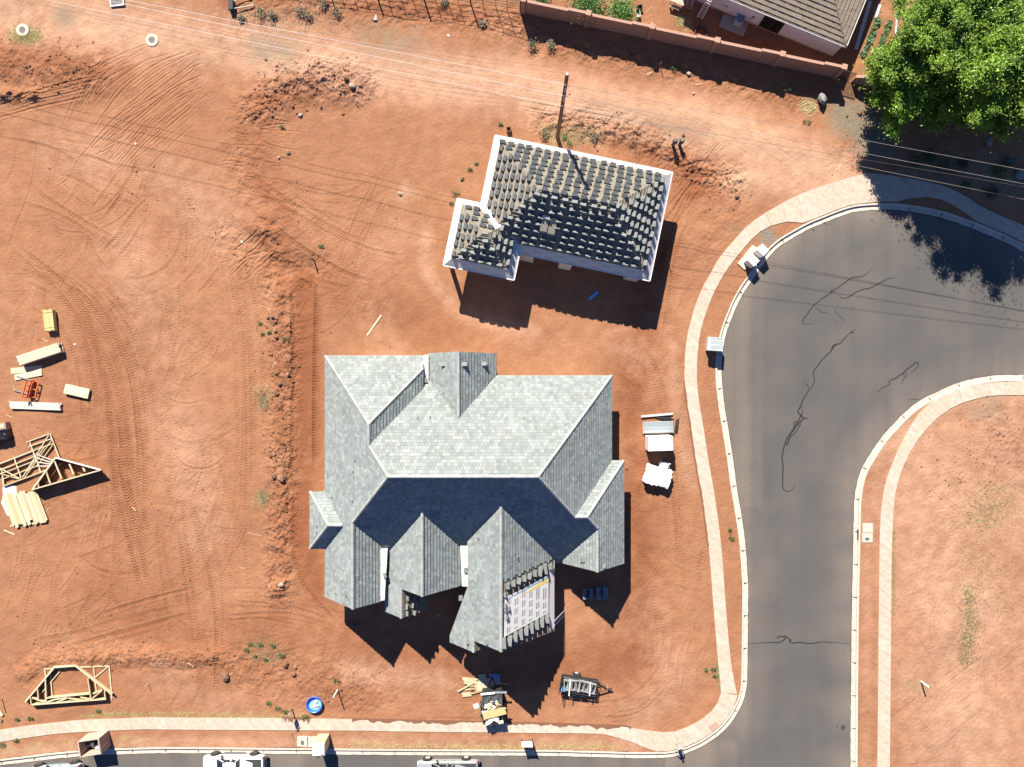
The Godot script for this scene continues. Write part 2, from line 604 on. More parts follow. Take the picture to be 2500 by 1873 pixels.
func ground_relief(rf: PackedFloat32Array) -> ImageTexture:
	relief.resize(TW * TH)
	churned.resize(TW * TH)
	var D := 0.055
	wander(0, 330, 560, 1000, 69, 0.0, 0.034)
	wander(0, 1000, 600, 1560, 90, 0.5, 0.034)
	wander(180, 600, 600, 1500, 60, 0.1, 0.031)
	wander(540, 380, 960, 800, 45, 0.9, 0.028)
	wander(380, 1450, 860, 1740, 39, 1.3, 0.025)
	wander(1540, 420, 1720, 1700, 54, 0.15, 0.025)
	wander(2190, 1000, 2500, 1870, 51, 0.8, 0.02)
	wander(860, 1600, 1640, 1750, 30, 1.4, 0.019)
	wander(0, 1796, 1500, 1830, 60, 0.2, 0.019)
	# wide treaded machine tracks
	ruts([60, 640, 200, 720, 300, 900, 330, 1150, 320, 1400], 11, 55, 0.5, 0.064, 0.28)
	ruts([10, 620, 150, 760, 210, 900, 230, 1100], 7, 45, 0.45, 0.064, 0.28)
	ruts([270, 1000, 290, 1200, 330, 1350, 360, 1480], 6, 40, 0.5, 0.072, 0.28)
	ruts([560, 560, 600, 800, 610, 1050, 600, 1300], 8, 35, 0.45, 0.040, 0.28)
	ruts([420, 1200, 450, 1350, 470, 1500, 480, 1700], 9, 60, 0.45, 0.048, 0.28)
	ruts([540, 1480, 700, 1490, 820, 1530], 9, 40, 0.4, 0.048, 0.28)
	ruts([100, 1560, 300, 1500, 520, 1440], 6, 50, 0.45, 0.048, 0.28)
	ruts([715, 690, 718, 900, 716, 1200, 730, 1400, 830, 1530], 2, 3, 0.45, 0.080, 0.28)
	ruts([775, 690, 770, 900, 768, 1150], 2, 4, 0.4, 0.080, 0.28)
	ruts([1720, 430, 1640, 560, 1610, 700, 1590, 860], 7, 25, 0.45, 0.056, 0.28)
	ruts([1560, 850, 1610, 950, 1640, 1100, 1665, 1400, 1650, 1650], 6, 30, 0.45, 0.040, 0.28)
	ruts([1480, 870, 1560, 930, 1600, 1050], 4, 25, 0.4, 0.032, 0.28)
	ruts([1640, 1640, 1560, 1720, 1400, 1740], 5, 25, 0.4, 0.032, 0.28)
	ruts([600, 470, 700, 540, 840, 620, 960, 650], 8, 60, 0.45, 0.056, 0.28)
	ruts([80, 420, 220, 480, 330, 560], 9, 80, 0.45, 0.056, 0.28)
	ruts([330, 420, 260, 520, 180, 620], 7, 70, 0.45, 0.056, 0.28)
	# scraped furrows
	ruts([190, 300, 240, 220, 320, 160, 430, 125], 20, 42, 0.16, D, 0)
	ruts([240, 350, 330, 275, 430, 200, 520, 150], 30, 60, 0.16, D, 0)
	ruts([290, 400, 390, 300, 470, 235], 18, 50, 0.15, D, 0)
	ruts([0, 275, 120, 238, 260, 210], 12, 22, 0.18, D, 0)
	ruts([640, 270, 680, 220, 800, 175, 1000, 170, 1250, 250], 9, 16, 0.2, 0.03, 0)
	ruts([180, 10, 600, 110, 1100, 190, 1500, 250, 2000, 420], 26, 45, 0.25, 0.014, 0)
	ruts([1280, 255, 1400, 275, 1520, 300, 1640, 380], 10, 18, 0.2, D, 0)
	ruts([1640, 500, 1700, 410, 1760, 350], 16, 40, 0.18, 0.05, 0)
	ruts([1650, 260, 1800, 340, 1990, 460], 14, 30, 0.25, 0.018, 0)
	ruts([590, 340, 640, 335, 690, 345], 26, 70, 0.13, 0.06, 0)
	ruts([660, 580, 610, 620, 570, 660], 16, 40, 0.2, 0.07, 0)
	ruts([1000, 540, 1020, 640, 1100, 740, 1260, 800], 8, 16, 0.22, 0.015, 0)
	ruts([1050, 400, 1030, 560, 1060, 680, 1180, 780], 6, 26, 0.2, 0.012, 0)
	ruts([2200, 1800, 2350, 1690, 2520, 1560], 16, 50, 0.25, 0.022, 0)
	ruts([2180, 1520, 2270, 1650, 2330, 1820], 10, 40, 0.22, 0.02, 0)
	ruts([2440, 1500, 2420, 1650, 2440, 1860], 10, 50, 0.22, 0.02, 0)
	ruts([2330, 1360, 2345, 1500, 2340, 1650], 8, 14, 0.2, 0.03, 0)
	ruts([2230, 1140, 2330, 1250, 2480, 1330], 10, 50, 0.2, 0.018, 0)
	ruts([1960, 1500, 1961, 1600], 1, 1, 0.1, 0.01, 0)
	var n := noise_bytes(TW, TH, 0.11, 21, 3)
	var n2 := noise_bytes(TW, TH, 0.035, 22, 3)
	var rr := blow_up(rf, TW, TH)
	var out := PackedFloat32Array()
	out.resize(TW * TH)
	for i in TW * TH:
		var a := 0.00010 + maxf(rr[i], 0.0) * 0.0016
		out[i] = clampf(0.5 + (relief[i] + (n[i] - 128) * a * 1.6 + (n2[i] - 128) * a * 1.8) / 0.3, 0.0, 1.0)
	var im := Image.create_from_data(TW, TH, false, Image.FORMAT_RF, out.to_byte_array())
	relief = PackedFloat32Array()
	return ImageTexture.create_from_image(im)

func ground_colours() -> ImageTexture:
	var du := field(); var re := field(); var gr := field(); var gs := field()
	# pale trodden dust
	du = brush(du, [0, 30, 250, 60, 500, 95, 800, 150, 1250, 215, 1600, 285, 1850, 350, 2050, 430], 120, 1.15)
	du = brush(du, [300, 70, 500, 110], 120, 0.8)
	du = brush(du, [1820, 430, 1960, 440], 90, 0.9)
	du = brush(du, [2230, 1100, 2330, 1300, 2350, 1500, 2350, 1900], 300, 0.8)
	du = brush(du, [2440, 1000, 2500, 1300], 200, 0.75)
	du = brush(du, [2230, 1660], 70, 0.9)
	du = brush(du, [2400, 1860], 120, 0.85)
	du = brush(du, [400, 430, 470, 480, 520, 560], 120, 0.5)
	du = brush(du, [450, 1080, 470, 1180, 500, 1300], 110, 0.45)
	du = brush(du, [420, 1000, 360, 760, 300, 600], 130, 0.35)
	du = brush(du, [150, 360, 260, 400], 120, 0.4)
	du = brush(du, [1040, 560, 1040, 660, 1120, 760, 1300, 815], 34, 0.5)
	du = brush(du, [990, 470], 46, 0.75)
	du = brush(du, [960, 590, 900, 700, 960, 850], 90, 0.25)
	du = brush(du, [860, 1640, 940, 1650, 1080, 1660], 60, 0.6)
	du = brush(du, [1560, 1500, 1640, 1650, 1560, 1740], 90, 0.35)
	du = brush(du, [420, 1640, 560, 1740], 90, 0.3)
	du = brush(du, [0, 1840, 400, 1815, 900, 1812, 1560, 1820], 34, 0.5)
	du = brush(du, [2120, 1000, 2118, 1300, 2112, 1870], 24, 0.4)
	du = brush(du, [1640, 840, 1655, 1000, 1690, 1200], 26, 0.35)
	du = brush(du, [1500, 830, 1560, 880], 60, 0.4)
	# deeper red, freshly turned
	re = brush(re, [740, 690, 748, 1000, 735, 1300, 770, 1470], 62, 1.2)
	re = brush(re, [690, 560, 690, 900, 690, 1200, 685, 1450], 46, 0.6)
	re = brush(re, [640, 250, 700, 210, 850, 200], 95, 1.05)
	re = brush(re, [0, 150, 120, 160, 230, 180], 120, 0.85)
	re = brush(re, [560, 5, 800, 15, 1290, 45], 60, 0.75)
	re = brush(re, [600, 330, 640, 440, 680, 560], 90, 0.7)
	re = brush(re, [1360, 300, 1500, 320, 1650, 390, 1700, 470], 90, 1.0)
	re = brush(re, [1600, 620, 1560, 800, 1540, 1000, 1560, 1250, 1560, 1500], 90, 0.85)
	re = brush(re, [1300, 80, 1700, 165, 2000, 230], 60, 0.5)
	re = brush(re, [1700, 60, 1900, 120], 80, 0.8)
	re = brush(re, [60, 1640, 300, 1620, 560, 1620, 760, 1670, 900, 1700], 80, 0.45)
	re = brush(re, [880, 760, 1000, 780, 1180, 820], 60, 0.4)
	re = brush(re, [800, 1500, 1000, 1600, 1350, 1640, 1560, 1600], 130, 0.7)
	re = brush(re, [250, 1450, 420, 1560, 700, 1560], 150, 0.45)
	re = brush(re, [150, 900, 250, 1150, 200, 1350], 150, 0.35)
	re = brush(re, [700, 640, 860, 720, 1050, 800], 110, 0.4)
	re = brush(re, [2450, 1030, 2480, 1120], 90, 0.45)
	re = brush(re, [2140, 70, 2170, 120], 60, 0.4)
	# gravel and grey fines
	gr = brush(gr, [2075, 285, 2120, 310, 2140, 345], 78, 1.25)
	gr = brush(gr, [1868, 570, 1880, 585], 24, 1.0)
	gr = brush(gr, [640, 120, 700, 130], 70, 0.5)
	gr = brush(gr, [900, 95, 1000, 110], 70, 0.35)
	gr = brush(gr, [160, 42], 50, 0.6)
	gr = brush(gr, [2380, 1000, 2430, 985], 40, 0.4)
	gr = brush(gr, [2240, 430, 2400, 430, 2500, 460], 80, 0.5)
	gr = brush(gr, [1440, 270, 1560, 300, 1700, 330], 60, 0.2)
	gr = brush(gr, [1790, 560, 1850, 590], 20, 0.3)
	# dry straw and thin weeds
	gs = brush(gs, [200, 1750, 330, 1745, 500, 1748, 760, 1752], 12, 0.8)
	gs = brush(gs, [0, 1830, 300, 1806, 400, 1812], 22, 0.45)
	gs = brush(gs, [860, 1815, 1000, 1820, 1500, 1822], 16, 0.7)
	gs = brush(gs, [2365, 1430, 2365, 1540, 2355, 1620], 24, 0.6)
	gs = brush(gs, [2380, 1260, 2440, 1220], 70, 0.35)
	gs = brush(gs, [1975, 255], 26, 1.0)
	gs = brush(gs, [40, 85, 90, 90], 42, 0.8)
	gs = brush(gs, [640, 960, 650, 980], 34, 0.5)
	gs = brush(gs, [640, 1210, 640, 1230], 30, 0.5)
	gs = brush(gs, [1320, 310, 1360, 330, 1450, 330], 40, 0.5)
	gs = brush(gs, [1660, 50, 1680, 60], 24, 0.6)
	var b1 := blow_up(du, TW, TH); var b2 := blow_up(re, TW, TH); var b3 := blow_up(gr, TW, TH); var b4 := blow_up(gs, TW, TH)
	var n1 := noise_bytes(TW, TH, 0.004, 31, 5)
	var n2 := noise_bytes(TW, TH, 0.03, 32, 4)
	var n3 := noise_bytes(TW, TH, 0.25, 33, 3)
	var data := PackedByteArray()
	data.resize(TW * TH * 3)
	var sq := PackedByteArray()      # linear 0..1023 -> sRGB byte
	sq.resize(1024)
	for i in 1024: sq[i] = int(Color(i / 1023.0, 0, 0).linear_to_srgb().r * 255.0)
	var o := 0
	for i in TW * TH:
		var a := (n1[i] - 128) * 0.0078; var b := (n2[i] - 128) * 0.0078; var c := (n3[i] - 128) * 0.0078
		var wob := a * 0.28 + b * 0.30 + c * 0.12
		var r := 0.266; var g := 0.122; var bl := 0.061
		var t := clampf(b1[i] * 0.85 + wob * (0.4 + b1[i] * 0.55), 0.0, 1.0)
		r += 0.115 * t; g += 0.105 * t; bl += 0.088 * t
		t = clampf(b2[i] * 0.9 - wob * (0.3 + b2[i] * 0.6), 0.0, 1.0)
		r -= 0.070 * t; g -= 0.052 * t; bl -= 0.033 * t
		t = b3[i]
		if t > 0.02:
			t = clampf(t * 1.25 + (b + c) * 0.35, 0.0, 1.0)
			r = lerpf(r, 0.18, t); g = lerpf(g, 0.145, t); bl = lerpf(bl, 0.098, t)
		t = b4[i]
		if t > 0.02:
			t = clampf((t - 0.35 + (b + c) * 0.6) * 1.6, 0.0, 1.0)
			r = lerpf(r, 0.29, t); g = lerpf(g, 0.215, t); bl = lerpf(bl, 0.10, t)
		t = churned[i] * 0.0028
		r -= 0.05 * t; g -= 0.036 * t; bl -= 0.026 * t
		var k := 1.0 + c * 0.09 + b * 0.07 + a * 0.06
		data[o] = sq[clampi(int(r * k * 1023.0), 0, 1023)]
		data[o + 1] = sq[clampi(int(g * k * 1023.0), 0, 1023)]
		data[o + 2] = sq[clampi(int(bl * k * 1023.0), 0, 1023)]
		o += 3
	return ImageTexture.create_from_image(Image.create_from_data(TW, TH, false, Image.FORMAT_RGB8, data))

# ---------------------------------------------------------------- road, kerbs, pavements
const ROAD_Y := -0.12

func ribbon(mb: MB, p: PackedVector2Array, w: float, y: float, taper := false) -> void:
	for i in p.size() - 1:
		var t := (p[i + 1] - p[i]).normalized()
		var nn := Vector2(-t.y, t.x)
		var t0 := (p[i] - p[maxi(i - 1, 0)]).normalized() if i > 0 else t
		var n0 := Vector2(-t0.y, t0.x)
		var f0 := 1.0; var f1 := 1.0
		if taper:
			f0 = minf(1.0, 0.25 + 3.0 * minf(i, p.size() - 1 - i) / p.size()); f1 = minf(1.0, 0.25 + 3.0 * minf(i + 1, p.size() - 2 - i) / p.size())
		var a := p[i] + n0 * w * 0.5 * f0; var b := p[i] - n0 * w * 0.5 * f0
		var c := p[i + 1] - nn * w * 0.5 * f1; var d := p[i + 1] + nn * w * 0.5 * f1
		mb.quad(Vector3(a.x, y, a.y), Vector3(d.x, y, d.y), Vector3(c.x, y, c.y), Vector3(b.x, y, b.y))

func make_road() -> void:
	var mb := MB.new()
	var tri := Geometry2D.triangulate_polygon(road_poly)
	mb.use_uv = true
	for p in road_poly:
		mb.vert(Vector3(p.x, ROAD_Y, p.y), Vector3.UP)
		mb.uv.append(Vector2((p.x - 15.0) / 40.0, (p.y + 18.0) / 60.0))
	for i in range(0, tri.size(), 3):
		var a := road_poly[tri[i]]; var b := road_poly[tri[i + 1]]; var c := road_poly[tri[i + 2]]
		if (b - a).cross(c - a) < 0: mb.ix.append_array([tri[i], tri[i + 2], tri[i + 1]])
		else: mb.ix.append_array([tri[i], tri[i + 1], tri[i + 2]])
	var m := StandardMaterial3D.new()
	m.roughness = 0.9
	m.albedo_texture = asphalt_picture()
	m.heightmap_enabled = true
	m.heightmap_texture = noise_tex("asphalt_bump", 512, 0.2, 0.0, 1.0, 2)
	m.heightmap_scale = 0.6
	m.texture_repeat = true
	m.detail_enabled = false
	m.heightmap_enabled = false
	var road := part(mb, "road", m, self)
	setting(road)
	road.set_meta("label", "grey asphalt street bending round a corner with tar sealed cracks")
	# tar in the cracks
	var tar := M(0.022, 0.022, 0.023, 0.75)
	var A := [1740.0, 500.0, 2.907]; var B := [1780.0, 900.0, 3.068]; var C := [1640.0, 1333.0, 2.572]
	var seals := [
		[A, 0.10, [1140, 440, 1110, 480, 1060, 510, 1000, 515, 930, 560, 840, 625, 750, 690, 700, 740, 640, 830, 660, 847, 720, 840]],
		[A, 0.07, [728, 722, 770, 755, 820, 770]], [A, 0.08, [855, 585, 848, 605, 838, 627]],
		[A, 0.10, [1308, 518, 1260, 520, 1200, 550, 1120, 590, 1040, 610, 950, 662, 900, 648]],
		[A, 0.05, [860, 735, 880, 760, 930, 810, 938, 840]], [A, 0.05, [880, 820, 895, 838]],
		[A, 0.11, [1025, 870, 985, 905, 940, 950, 905, 985, 880, 992, 850, 1030, 800, 1080, 760, 1130, 718, 1190, 728, 1240, 710, 1290]],
		[A, 0.12, [880, 988, 860, 1000, 845, 1030]], [A, 0.09, [1000, 900, 985, 908, 1012, 905]],
		[B, 0.12, [635, 40, 645, 80, 625, 140, 600, 160, 585, 190, 560, 230, 540, 280, 520, 320, 540, 350, 565, 375, 540, 395, 510, 430, 480, 470, 440, 520, 420, 580, 400, 660, 407, 720, 405, 800, 405, 880, 420, 915, 450, 920, 480, 905, 500, 860]],
		[B, 0.10, [540, 275, 553, 320, 545, 350, 520, 395, 490, 440, 470, 480, 450, 530, 430, 575]], [B, 0.12, [563, 372, 580, 371, 597, 369]],
		[B, 0.09, [490, 450, 490, 405, 505, 400, 515, 425]], [B, 0.09, [520, 400, 545, 400, 500, 480, 460, 520, 440, 575, 428, 575]], [B, 0.08, [608, 155, 590, 125, 568, 108]],
		[A, 0.10, [1170, 1335, 1200, 1310, 1262, 1270, 1255, 1250, 1310, 1230, 1360, 1190, 1420, 1140, 1450, 1120, 1465, 1135, 1440, 1170, 1410, 1195]],
		[A, 0.08, [1360, 1190, 1380, 1200, 1360, 1240, 1340, 1280]], [A, 0.06, [1360, 1188, 1356, 1220]],
		[A, 0.06, [1395, 1388, 1440, 1380, 1475, 1382]], [A, 0.07, [705, 160, 715, 178, 730, 182]], [A, 0.07, [795, 120, 800, 132, 820, 138]],
		[C, 0.11, [478, 618, 560, 612, 640, 610, 690, 605, 712, 588, 720, 575, 745, 590, 750, 597, 743, 604, 770, 613, 820, 608, 870, 617, 940, 608, 1020, 610, 1130, 620]],
		[C, 0.11, [720, 577, 690, 572, 655, 582]], [C, 0.08, [700, 575, 712, 566, 718, 575]],
	]
	for s in seals:
		var o: Array = s[0]
		var p := smooth(P2(s[2], o[2], o[0], o[1]), 3)
		for i in range(1, p.size() - 1): p[i] += Vector2(rnd(-0.7, 0.7), rnd(-0.7, 0.7))
		var rb := MB.new()
		ribbon(rb, metres(p), s[1] * 1.3, ROAD_Y + 0.004, true)
		part(rb, "crack_seal", tar, road)
	# open joint between asphalt and gutter
	for ln in [west_edge, east_edge]:
		var p: PackedVector2Array = resample(ln, int(length_of(ln) / 0.35))
		for i in p.size(): p[i] += Vector2(rnd(-0.022, 0.022), rnd(-0.022, 0.022))
		var rb := MB.new()
		ribbon(rb, p, 0.055, ROAD_Y + 0.006)
		part(rb, "edge_joint", M(0.035, 0.03, 0.027, 0.9), road)
	# stains
	for s in [[2060, 1778, 0.26], [2045, 1776, 0.09], [777, 1850, 0.14], [772, 1853, 0.08], [2045, 1060, 0.07], [1848, 1002, 0.05], [2110, 985, 0.05]]:
		var sb := MB.new()
		var pts := []
		var c := G(s[0], s[1])
		for k in 14:
			var a := -TAU * k / 14
			pts.append(Vector3(c.x + cos(a) * s[2] * rnd(0.75, 1.1), ROAD_Y + 0.004, c.z - sin(-a) * s[2] * rnd(0.75, 1.1)))
		pts.reverse()
		sb.poly(pts)
		part(sb, "oil_stain", M(0.05, 0.047, 0.045, 0.6), road)

func asphalt_picture() -> ImageTexture:
	var w := 1024; var h := 1536
	var n1 := noise_bytes(w, h, 0.006, 41, 4)
	var n3 := noise_bytes(w, h, 0.3, 42, 3)
	var f := FastNoiseLite.new()
	f.seed = 43; f.frequency = 0.012; f.fractal_octaves = 3
	var streak := f.get_image(w, 24)
	streak.resize(w, h, Image.INTERPOLATE_CUBIC)
	streak.convert(Image.FORMAT_L8)
	var n2 := streak.get_data()
	# red dust lies along the edges: a brushed mask on a small picture
	var dw := 80; var dh := 120
	var dust := PackedFloat32Array()
	dust.resize(dw * dh)
	for y in dh:
		for x in dw:
			var q := Vector2(15.0 + (x + 0.5) * 0.5, -18.0 + (y + 0.5) * 0.5)
			var d := 99.0
			for ln in [west_edge, east_edge]:
				for i in range(0, ln.size(), 4): d = minf(d, q.distance_to(ln[i]))
			dust[y * dw + x] = clampf(1.0 - d / 3.2, 0, 1) * 0.8 + (0.35 if q.x < 24.5 and q.y < 12 else 0.0) + (0.5 if q.y > 35.0 and (q.x < 22.0 or q.x > 36.0) else 0.0)
	var di := Image.create_from_data(dw, dh, false, Image.FORMAT_RF, dust.to_byte_array())
	di.resize(w, h, Image.INTERPOLATE_CUBIC)
	var du := di.get_data().to_float32_array()
	var data := PackedByteArray()
	data.resize(w * h * 3)
	var sq := PackedByteArray()
	sq.resize(1024)
	for i in 1024: sq[i] = int(Color(i / 1023.0, 0, 0).linear_to_srgb().r * 255.0)
	var o := 0
	for i in w * h:
		var a := (n1[i] - 128) * 0.0078; var b := (n2[i] - 128) * 0.0078; var c := (n3[i] - 128) * 0.0078
		var t := clampf(du[i] * (0.75 + 0.6 * c + 0.3 * b) + a * 0.10 + b * 0.05 + 0.08, 0.0, 1.0)
		var k := 1.0 + c * 0.15 + a * 0.05 + b * 0.025
		data[o] = sq[clampi(int(lerpf(0.078, 0.160, t) * k * 1023), 0, 1023)]
		data[o + 1] = sq[clampi(int(lerpf(0.0755, 0.132, t) * k * 1023), 0, 1023)]
		data[o + 2] = sq[clampi(int(lerpf(0.074, 0.109, t) * k * 1023), 0, 1023)]
		o += 3
	return ImageTexture.create_from_image(Image.create_from_data(w, h, false, Image.FORMAT_RGB8, data))

func kerb(called: String, label: String, edge: PackedVector2Array, side: float) -> void:
	var root := Node3D.new()
	root.name = numbered(called)
	add_child(root)
	setting(root)
	root.set_meta("label", label)
	var ms := [M(0.56, 0.495, 0.425, 0.9, "soft", 0.5), M(0.54, 0.48, 0.41, 0.9, "soft", 0.5), M(0.58, 0.51, 0.44, 0.9, "soft", 0.5)]
	# profile: distance from the asphalt, height
	var prof := [[0.0, ROAD_Y + 0.006], [0.44, ROAD_Y - 0.015], [0.475, 0.02], [0.50, 0.035], [0.645, 0.035], [0.655, 0.02], [0.655, -0.3], [0.0, -0.3]]
	var lines := []
	var total := length_of(edge)
	var fine := resample(edge, int(total / 0.4))
	for q in prof: lines.append(offset_line(fine, q[0] * side))
	var per := 8
	var i := 0
	while i < fine.size() - 1:
		var j := mini(i + per, fine.size() - 1)
		if fine[i].x > -56 and fine[i].x < 56 and absf(fine[i].y) < 44:
			var mb := MB.new()
			for k in range(i, j):
				for s in prof.size():
					var s2 := (s + 1) % prof.size()
					var l0: PackedVector2Array = lines[s]; var l1: PackedVector2Array = lines[s2]
					var f0 := 0.012 if k == i else 0.0
					var a := l0[k].lerp(l0[k + 1], f0); var b := l0[k + 1]; var c := l1[k + 1]; var d := l1[k].lerp(l1[k + 1], f0)
					var y0: float = prof[s][1]; var y1: float = prof[s2][1]
					var q := [Vector3(a.x, y0, a.y), Vector3(b.x, y0, b.y), Vector3(c.x, y1, c.y), Vector3(d.x, y1, d.y)]
					if side < 0: q.reverse()
					mb.poly(q)
			for e in [i, j]:
				var cap := []
				for s in prof.size(): cap.append(Vector3(lines[s][e].x, prof[s][1], lines[s][e].y))
				mb.poly(cap)
			part(mb, "kerb_section", ms[rng.randi() % 3], root)
		i = j

func pavement(called: String, label: String, outer: PackedVector2Array, inner: PackedVector2Array, size := 1.17, parent: Node3D = null) -> Node3D:
	var root := parent
	if root == null:
		root = Node3D.new()
		root.name = numbered(called)
		add_child(root)
		setting(root)
		root.set_meta("label", label)
	var a := metres(smooth(outer)); var b := metres(smooth(inner))
	var cnt := maxi(1, roundi((length_of(a) + length_of(b)) * 0.5 / size))
	a = resample(a, cnt); b = resample(b, cnt)
	var ms := [M(0.525, 0.425, 0.345, 0.9, "soft", 0.45), M(0.515, 0.415, 0.335, 0.9, "soft", 0.45), M(0.54, 0.44, 0.36, 0.9, "soft", 0.45), M(0.525, 0.415, 0.33, 0.9, "soft", 0.7)]
	for i in cnt:
		var mb := MB.new()
		var g := 0.010
		var q := [a[i].lerp(a[i + 1], g), a[i + 1].lerp(a[i], 0.0), b[i + 1].lerp(b[i], 0.0), b[i].lerp(b[i + 1], g)]
		var top := []
		for p in q: top.append(Vector3(p.x, 0.062 + rnd(-0.004, 0.004), p.y))
		if (top[1] - top[0]).cross(top[2] - top[0]).y < 0: top.reverse()
		mb.prism(top, Vector3(0, -0.16, 0))
		part(mb, "panel", ms[rng.randi() % 4], root)
	return root

func make_pavements() -> void:
	kerb("kerb", "pale concrete kerb and gutter along the outer side of the street", west_edge, -1.0)
	kerb("kerb", "pale concrete kerb and gutter round the inner bend of the street", east_edge, 1.0)
	var wo := P2([1869.6, 519, 1829, 547.8, 1804.8, 571.9, 1780.7, 599.6, 1763.8, 619, 1749, 640.7, 1730, 676.9, 1715.5, 701, 1703.4, 730, 1693.8, 756.5, 1685, 790, 1679.3, 812, 1675, 841, 1672, 872.4, 1670.9, 920, 1673, 955, 1677, 985, 1683, 1019, 1692.6, 1082, 1700, 1134, 1715, 1220, 1730, 1333, 1742, 1484.6, 1752.8, 1613, 1760.5, 1690.7])
	var wi := P2([1882, 551.4, 1853, 567, 1831.4, 587.6, 1804.8, 619, 1773.4, 660, 1756.5, 689, 1742, 715.5, 1732.4, 739.6, 1720.3, 773.4, 1713, 795, 1708.3, 819.3, 1704.6, 845.8, 1701.5, 882, 1701, 920, 1703, 955, 1707, 985, 1713, 1019, 1723, 1082, 1731, 1134, 1746, 1220, 1760.5, 1333, 1772, 1484.6, 1782, 1597.4, 1789.7, 1651.8, 1799, 1694])
	pavement("pavement", "pale concrete footpath curving past the finished house", wo, wi)
	# corner with the crossing ramp
	var corner := pavement("corner_pavement", "wide concrete footpath round the street corner", P2([1760.5, 1690.7, 1756.6, 1708, 1737, 1737, 1706, 1760.7, 1671, 1778, 1640, 1788, 1600, 1786, 1560, 1781, 1540, 1777]), P2([1801, 1697, 1793, 1723, 1775, 1752, 1749, 1780, 1710, 1806, 1674, 1822, 1637, 1833, 1600, 1834, 1540, 1810]), 1.2)
	var tac := MB.new()
	tac.box(Transform3D(Basis(Vector3.UP, 0.62), G(1743, 1774) + Vector3(0, 0.068, 0)), Vector3(0.95, 0.02, 0.6))
	part(tac, "tactile_panel", M(0.52, 0.33, 0.25, 0.9, "speck", 2.0), corner)
	var bo := P2([1540, 1777, 1504, 1772, 1300, 1766, 940, 1758, 723.8, 1753.8, 420, 1752, 360, 1751.7, 283, 1754.6, 207.8, 1757.4, 132, 1764.4, 56.7, 1773.4, 0, 1782, -90, 1796])
	var bi := P2([1540, 1810, 1496, 1798, 1455, 1791, 1292.6, 1789, 940, 1785, 900, 1783.7, 420, 1781, 360, 1780, 245.6, 1784.8, 136, 1791.4, 0, 1811, -90, 1826])
	pavement("pavement", "straight concrete footpath along the lower street past the sign posts", bo, bi)
	# apron at the end of the dirt track
	pavement("street_apron", "broad concrete apron where the dirt track meets the street", P2([1869.6, 519, 1955, 473, 2034, 446, 2103.8, 425.6, 2132, 422.5, 2205, 433.5]), P2([1882, 551.4, 1913, 540.5, 1955, 546, 2015, 523, 2049.6, 509, 2084, 499, 2118, 495, 2170, 492, 2197, 492]), 1.75)
	pavement("pavement", "shaded concrete footpath under the tree by the planted island", P2([2205, 433.5, 2274.7, 446, 2344, 471.5, 2386.7, 500, 2448.6, 530, 2500, 551.6, 2600, 605]), P2([2197, 490, 2250, 481, 2300, 488, 2350, 515, 2380, 538, 2428, 558, 2500, 592, 2600, 643]), 1.4)
	pavement("pavement", "concrete footpath on the inner side of the bend beside the empty lot", P2([2600, 926, 2500, 931, 2432, 934, 2366.7, 942.4, 2317.8, 958.7, 2269, 985.4, 2236, 1020.6, 2203.7, 1076, 2176, 1138, 2159.7, 1186.8, 2151.6, 1235.7, 2148, 1291, 2146.7, 1366, 2145.7, 1440, 2141.6, 1873, 2140, 1960]), P2([2600, 964, 2500, 965, 2432, 965, 2383, 973.3, 2334, 989.6, 2291.7, 1017.3, 2262.4, 1046.7, 2229.8, 1089, 2203.7, 1141, 2187.4, 1193.4, 2181, 1242, 2177.7, 1307.4, 2176, 1366, 2175.4, 1440, 2172, 1873, 2171, 1960]), 1.45)

	# earth washed over the edges of the footpaths
	var soil := M(0.243, 0.116, 0.064, 0.95, "speck", 0.8)
	for ln in [[[1540, 1777, 1504, 1772, 1300, 1766, 940, 1758, 860, 1756], 0.34, "red earth spilled over the upper edge of the lower footpath"], [[760, 1754, 690, 1753], 0.5, "red earth tracked over the lower footpath near the pool"], [[1671, 930, 1677, 985, 1683, 1019, 1700, 1134, 1715, 1220, 1730, 1333], 0.07, "red earth spilled over the edge of the footpath by the finished house"]]:
		var p := resample(metres(smooth(P2(ln[0]))), 90)
		var mb := MB.new()
		var f := FastNoiseLite.new()
		f.seed = 5 + p.size(); f.frequency = 0.11
		var sgn := 1.0 if ln[0][1] > 1500 else -1.0
		for i in 90:
			var q := []
			for e in [i, i + 1]:
				var t := (p[mini(e + 1, 90)] - p[maxi(e - 1, 0)]).normalized()
				var nn := Vector2(t.y, -t.x)
				if nn.y * sgn < 0 and sgn > 0: nn = -nn
				if sgn < 0 and nn.x < 0: nn = -nn
				var w: float = maxf(0.01, (f.get_noise_1d(e * 1.3) + 0.3 + 0.35 * f.get_noise_1d(e * 7.0)) * ln[1] * 1.4)
				q.append([p[e] - nn * 0.12, p[e] + nn * w])
			var a: Vector2 = q[0][0]; var b: Vector2 = q[1][0]; var c: Vector2 = q[1][1]; var d: Vector2 = q[0][1]
			mb.poly(up_facing([Vector3(a.x, 0.085, a.y), Vector3(b.x, 0.085, b.y), Vector3(c.x, 0.070, c.y), Vector3(d.x, 0.070, d.y)]))
			mb.quad(Vector3(a.x, 0.085, a.y), Vector3(b.x, 0.085, b.y), Vector3(b.x, -0.02, b.y), Vector3(a.x, -0.02, a.y))
		var o := part(mb, "soil_spill", soil, self)
		setting(o)
		o.set_meta("label", ln[2])

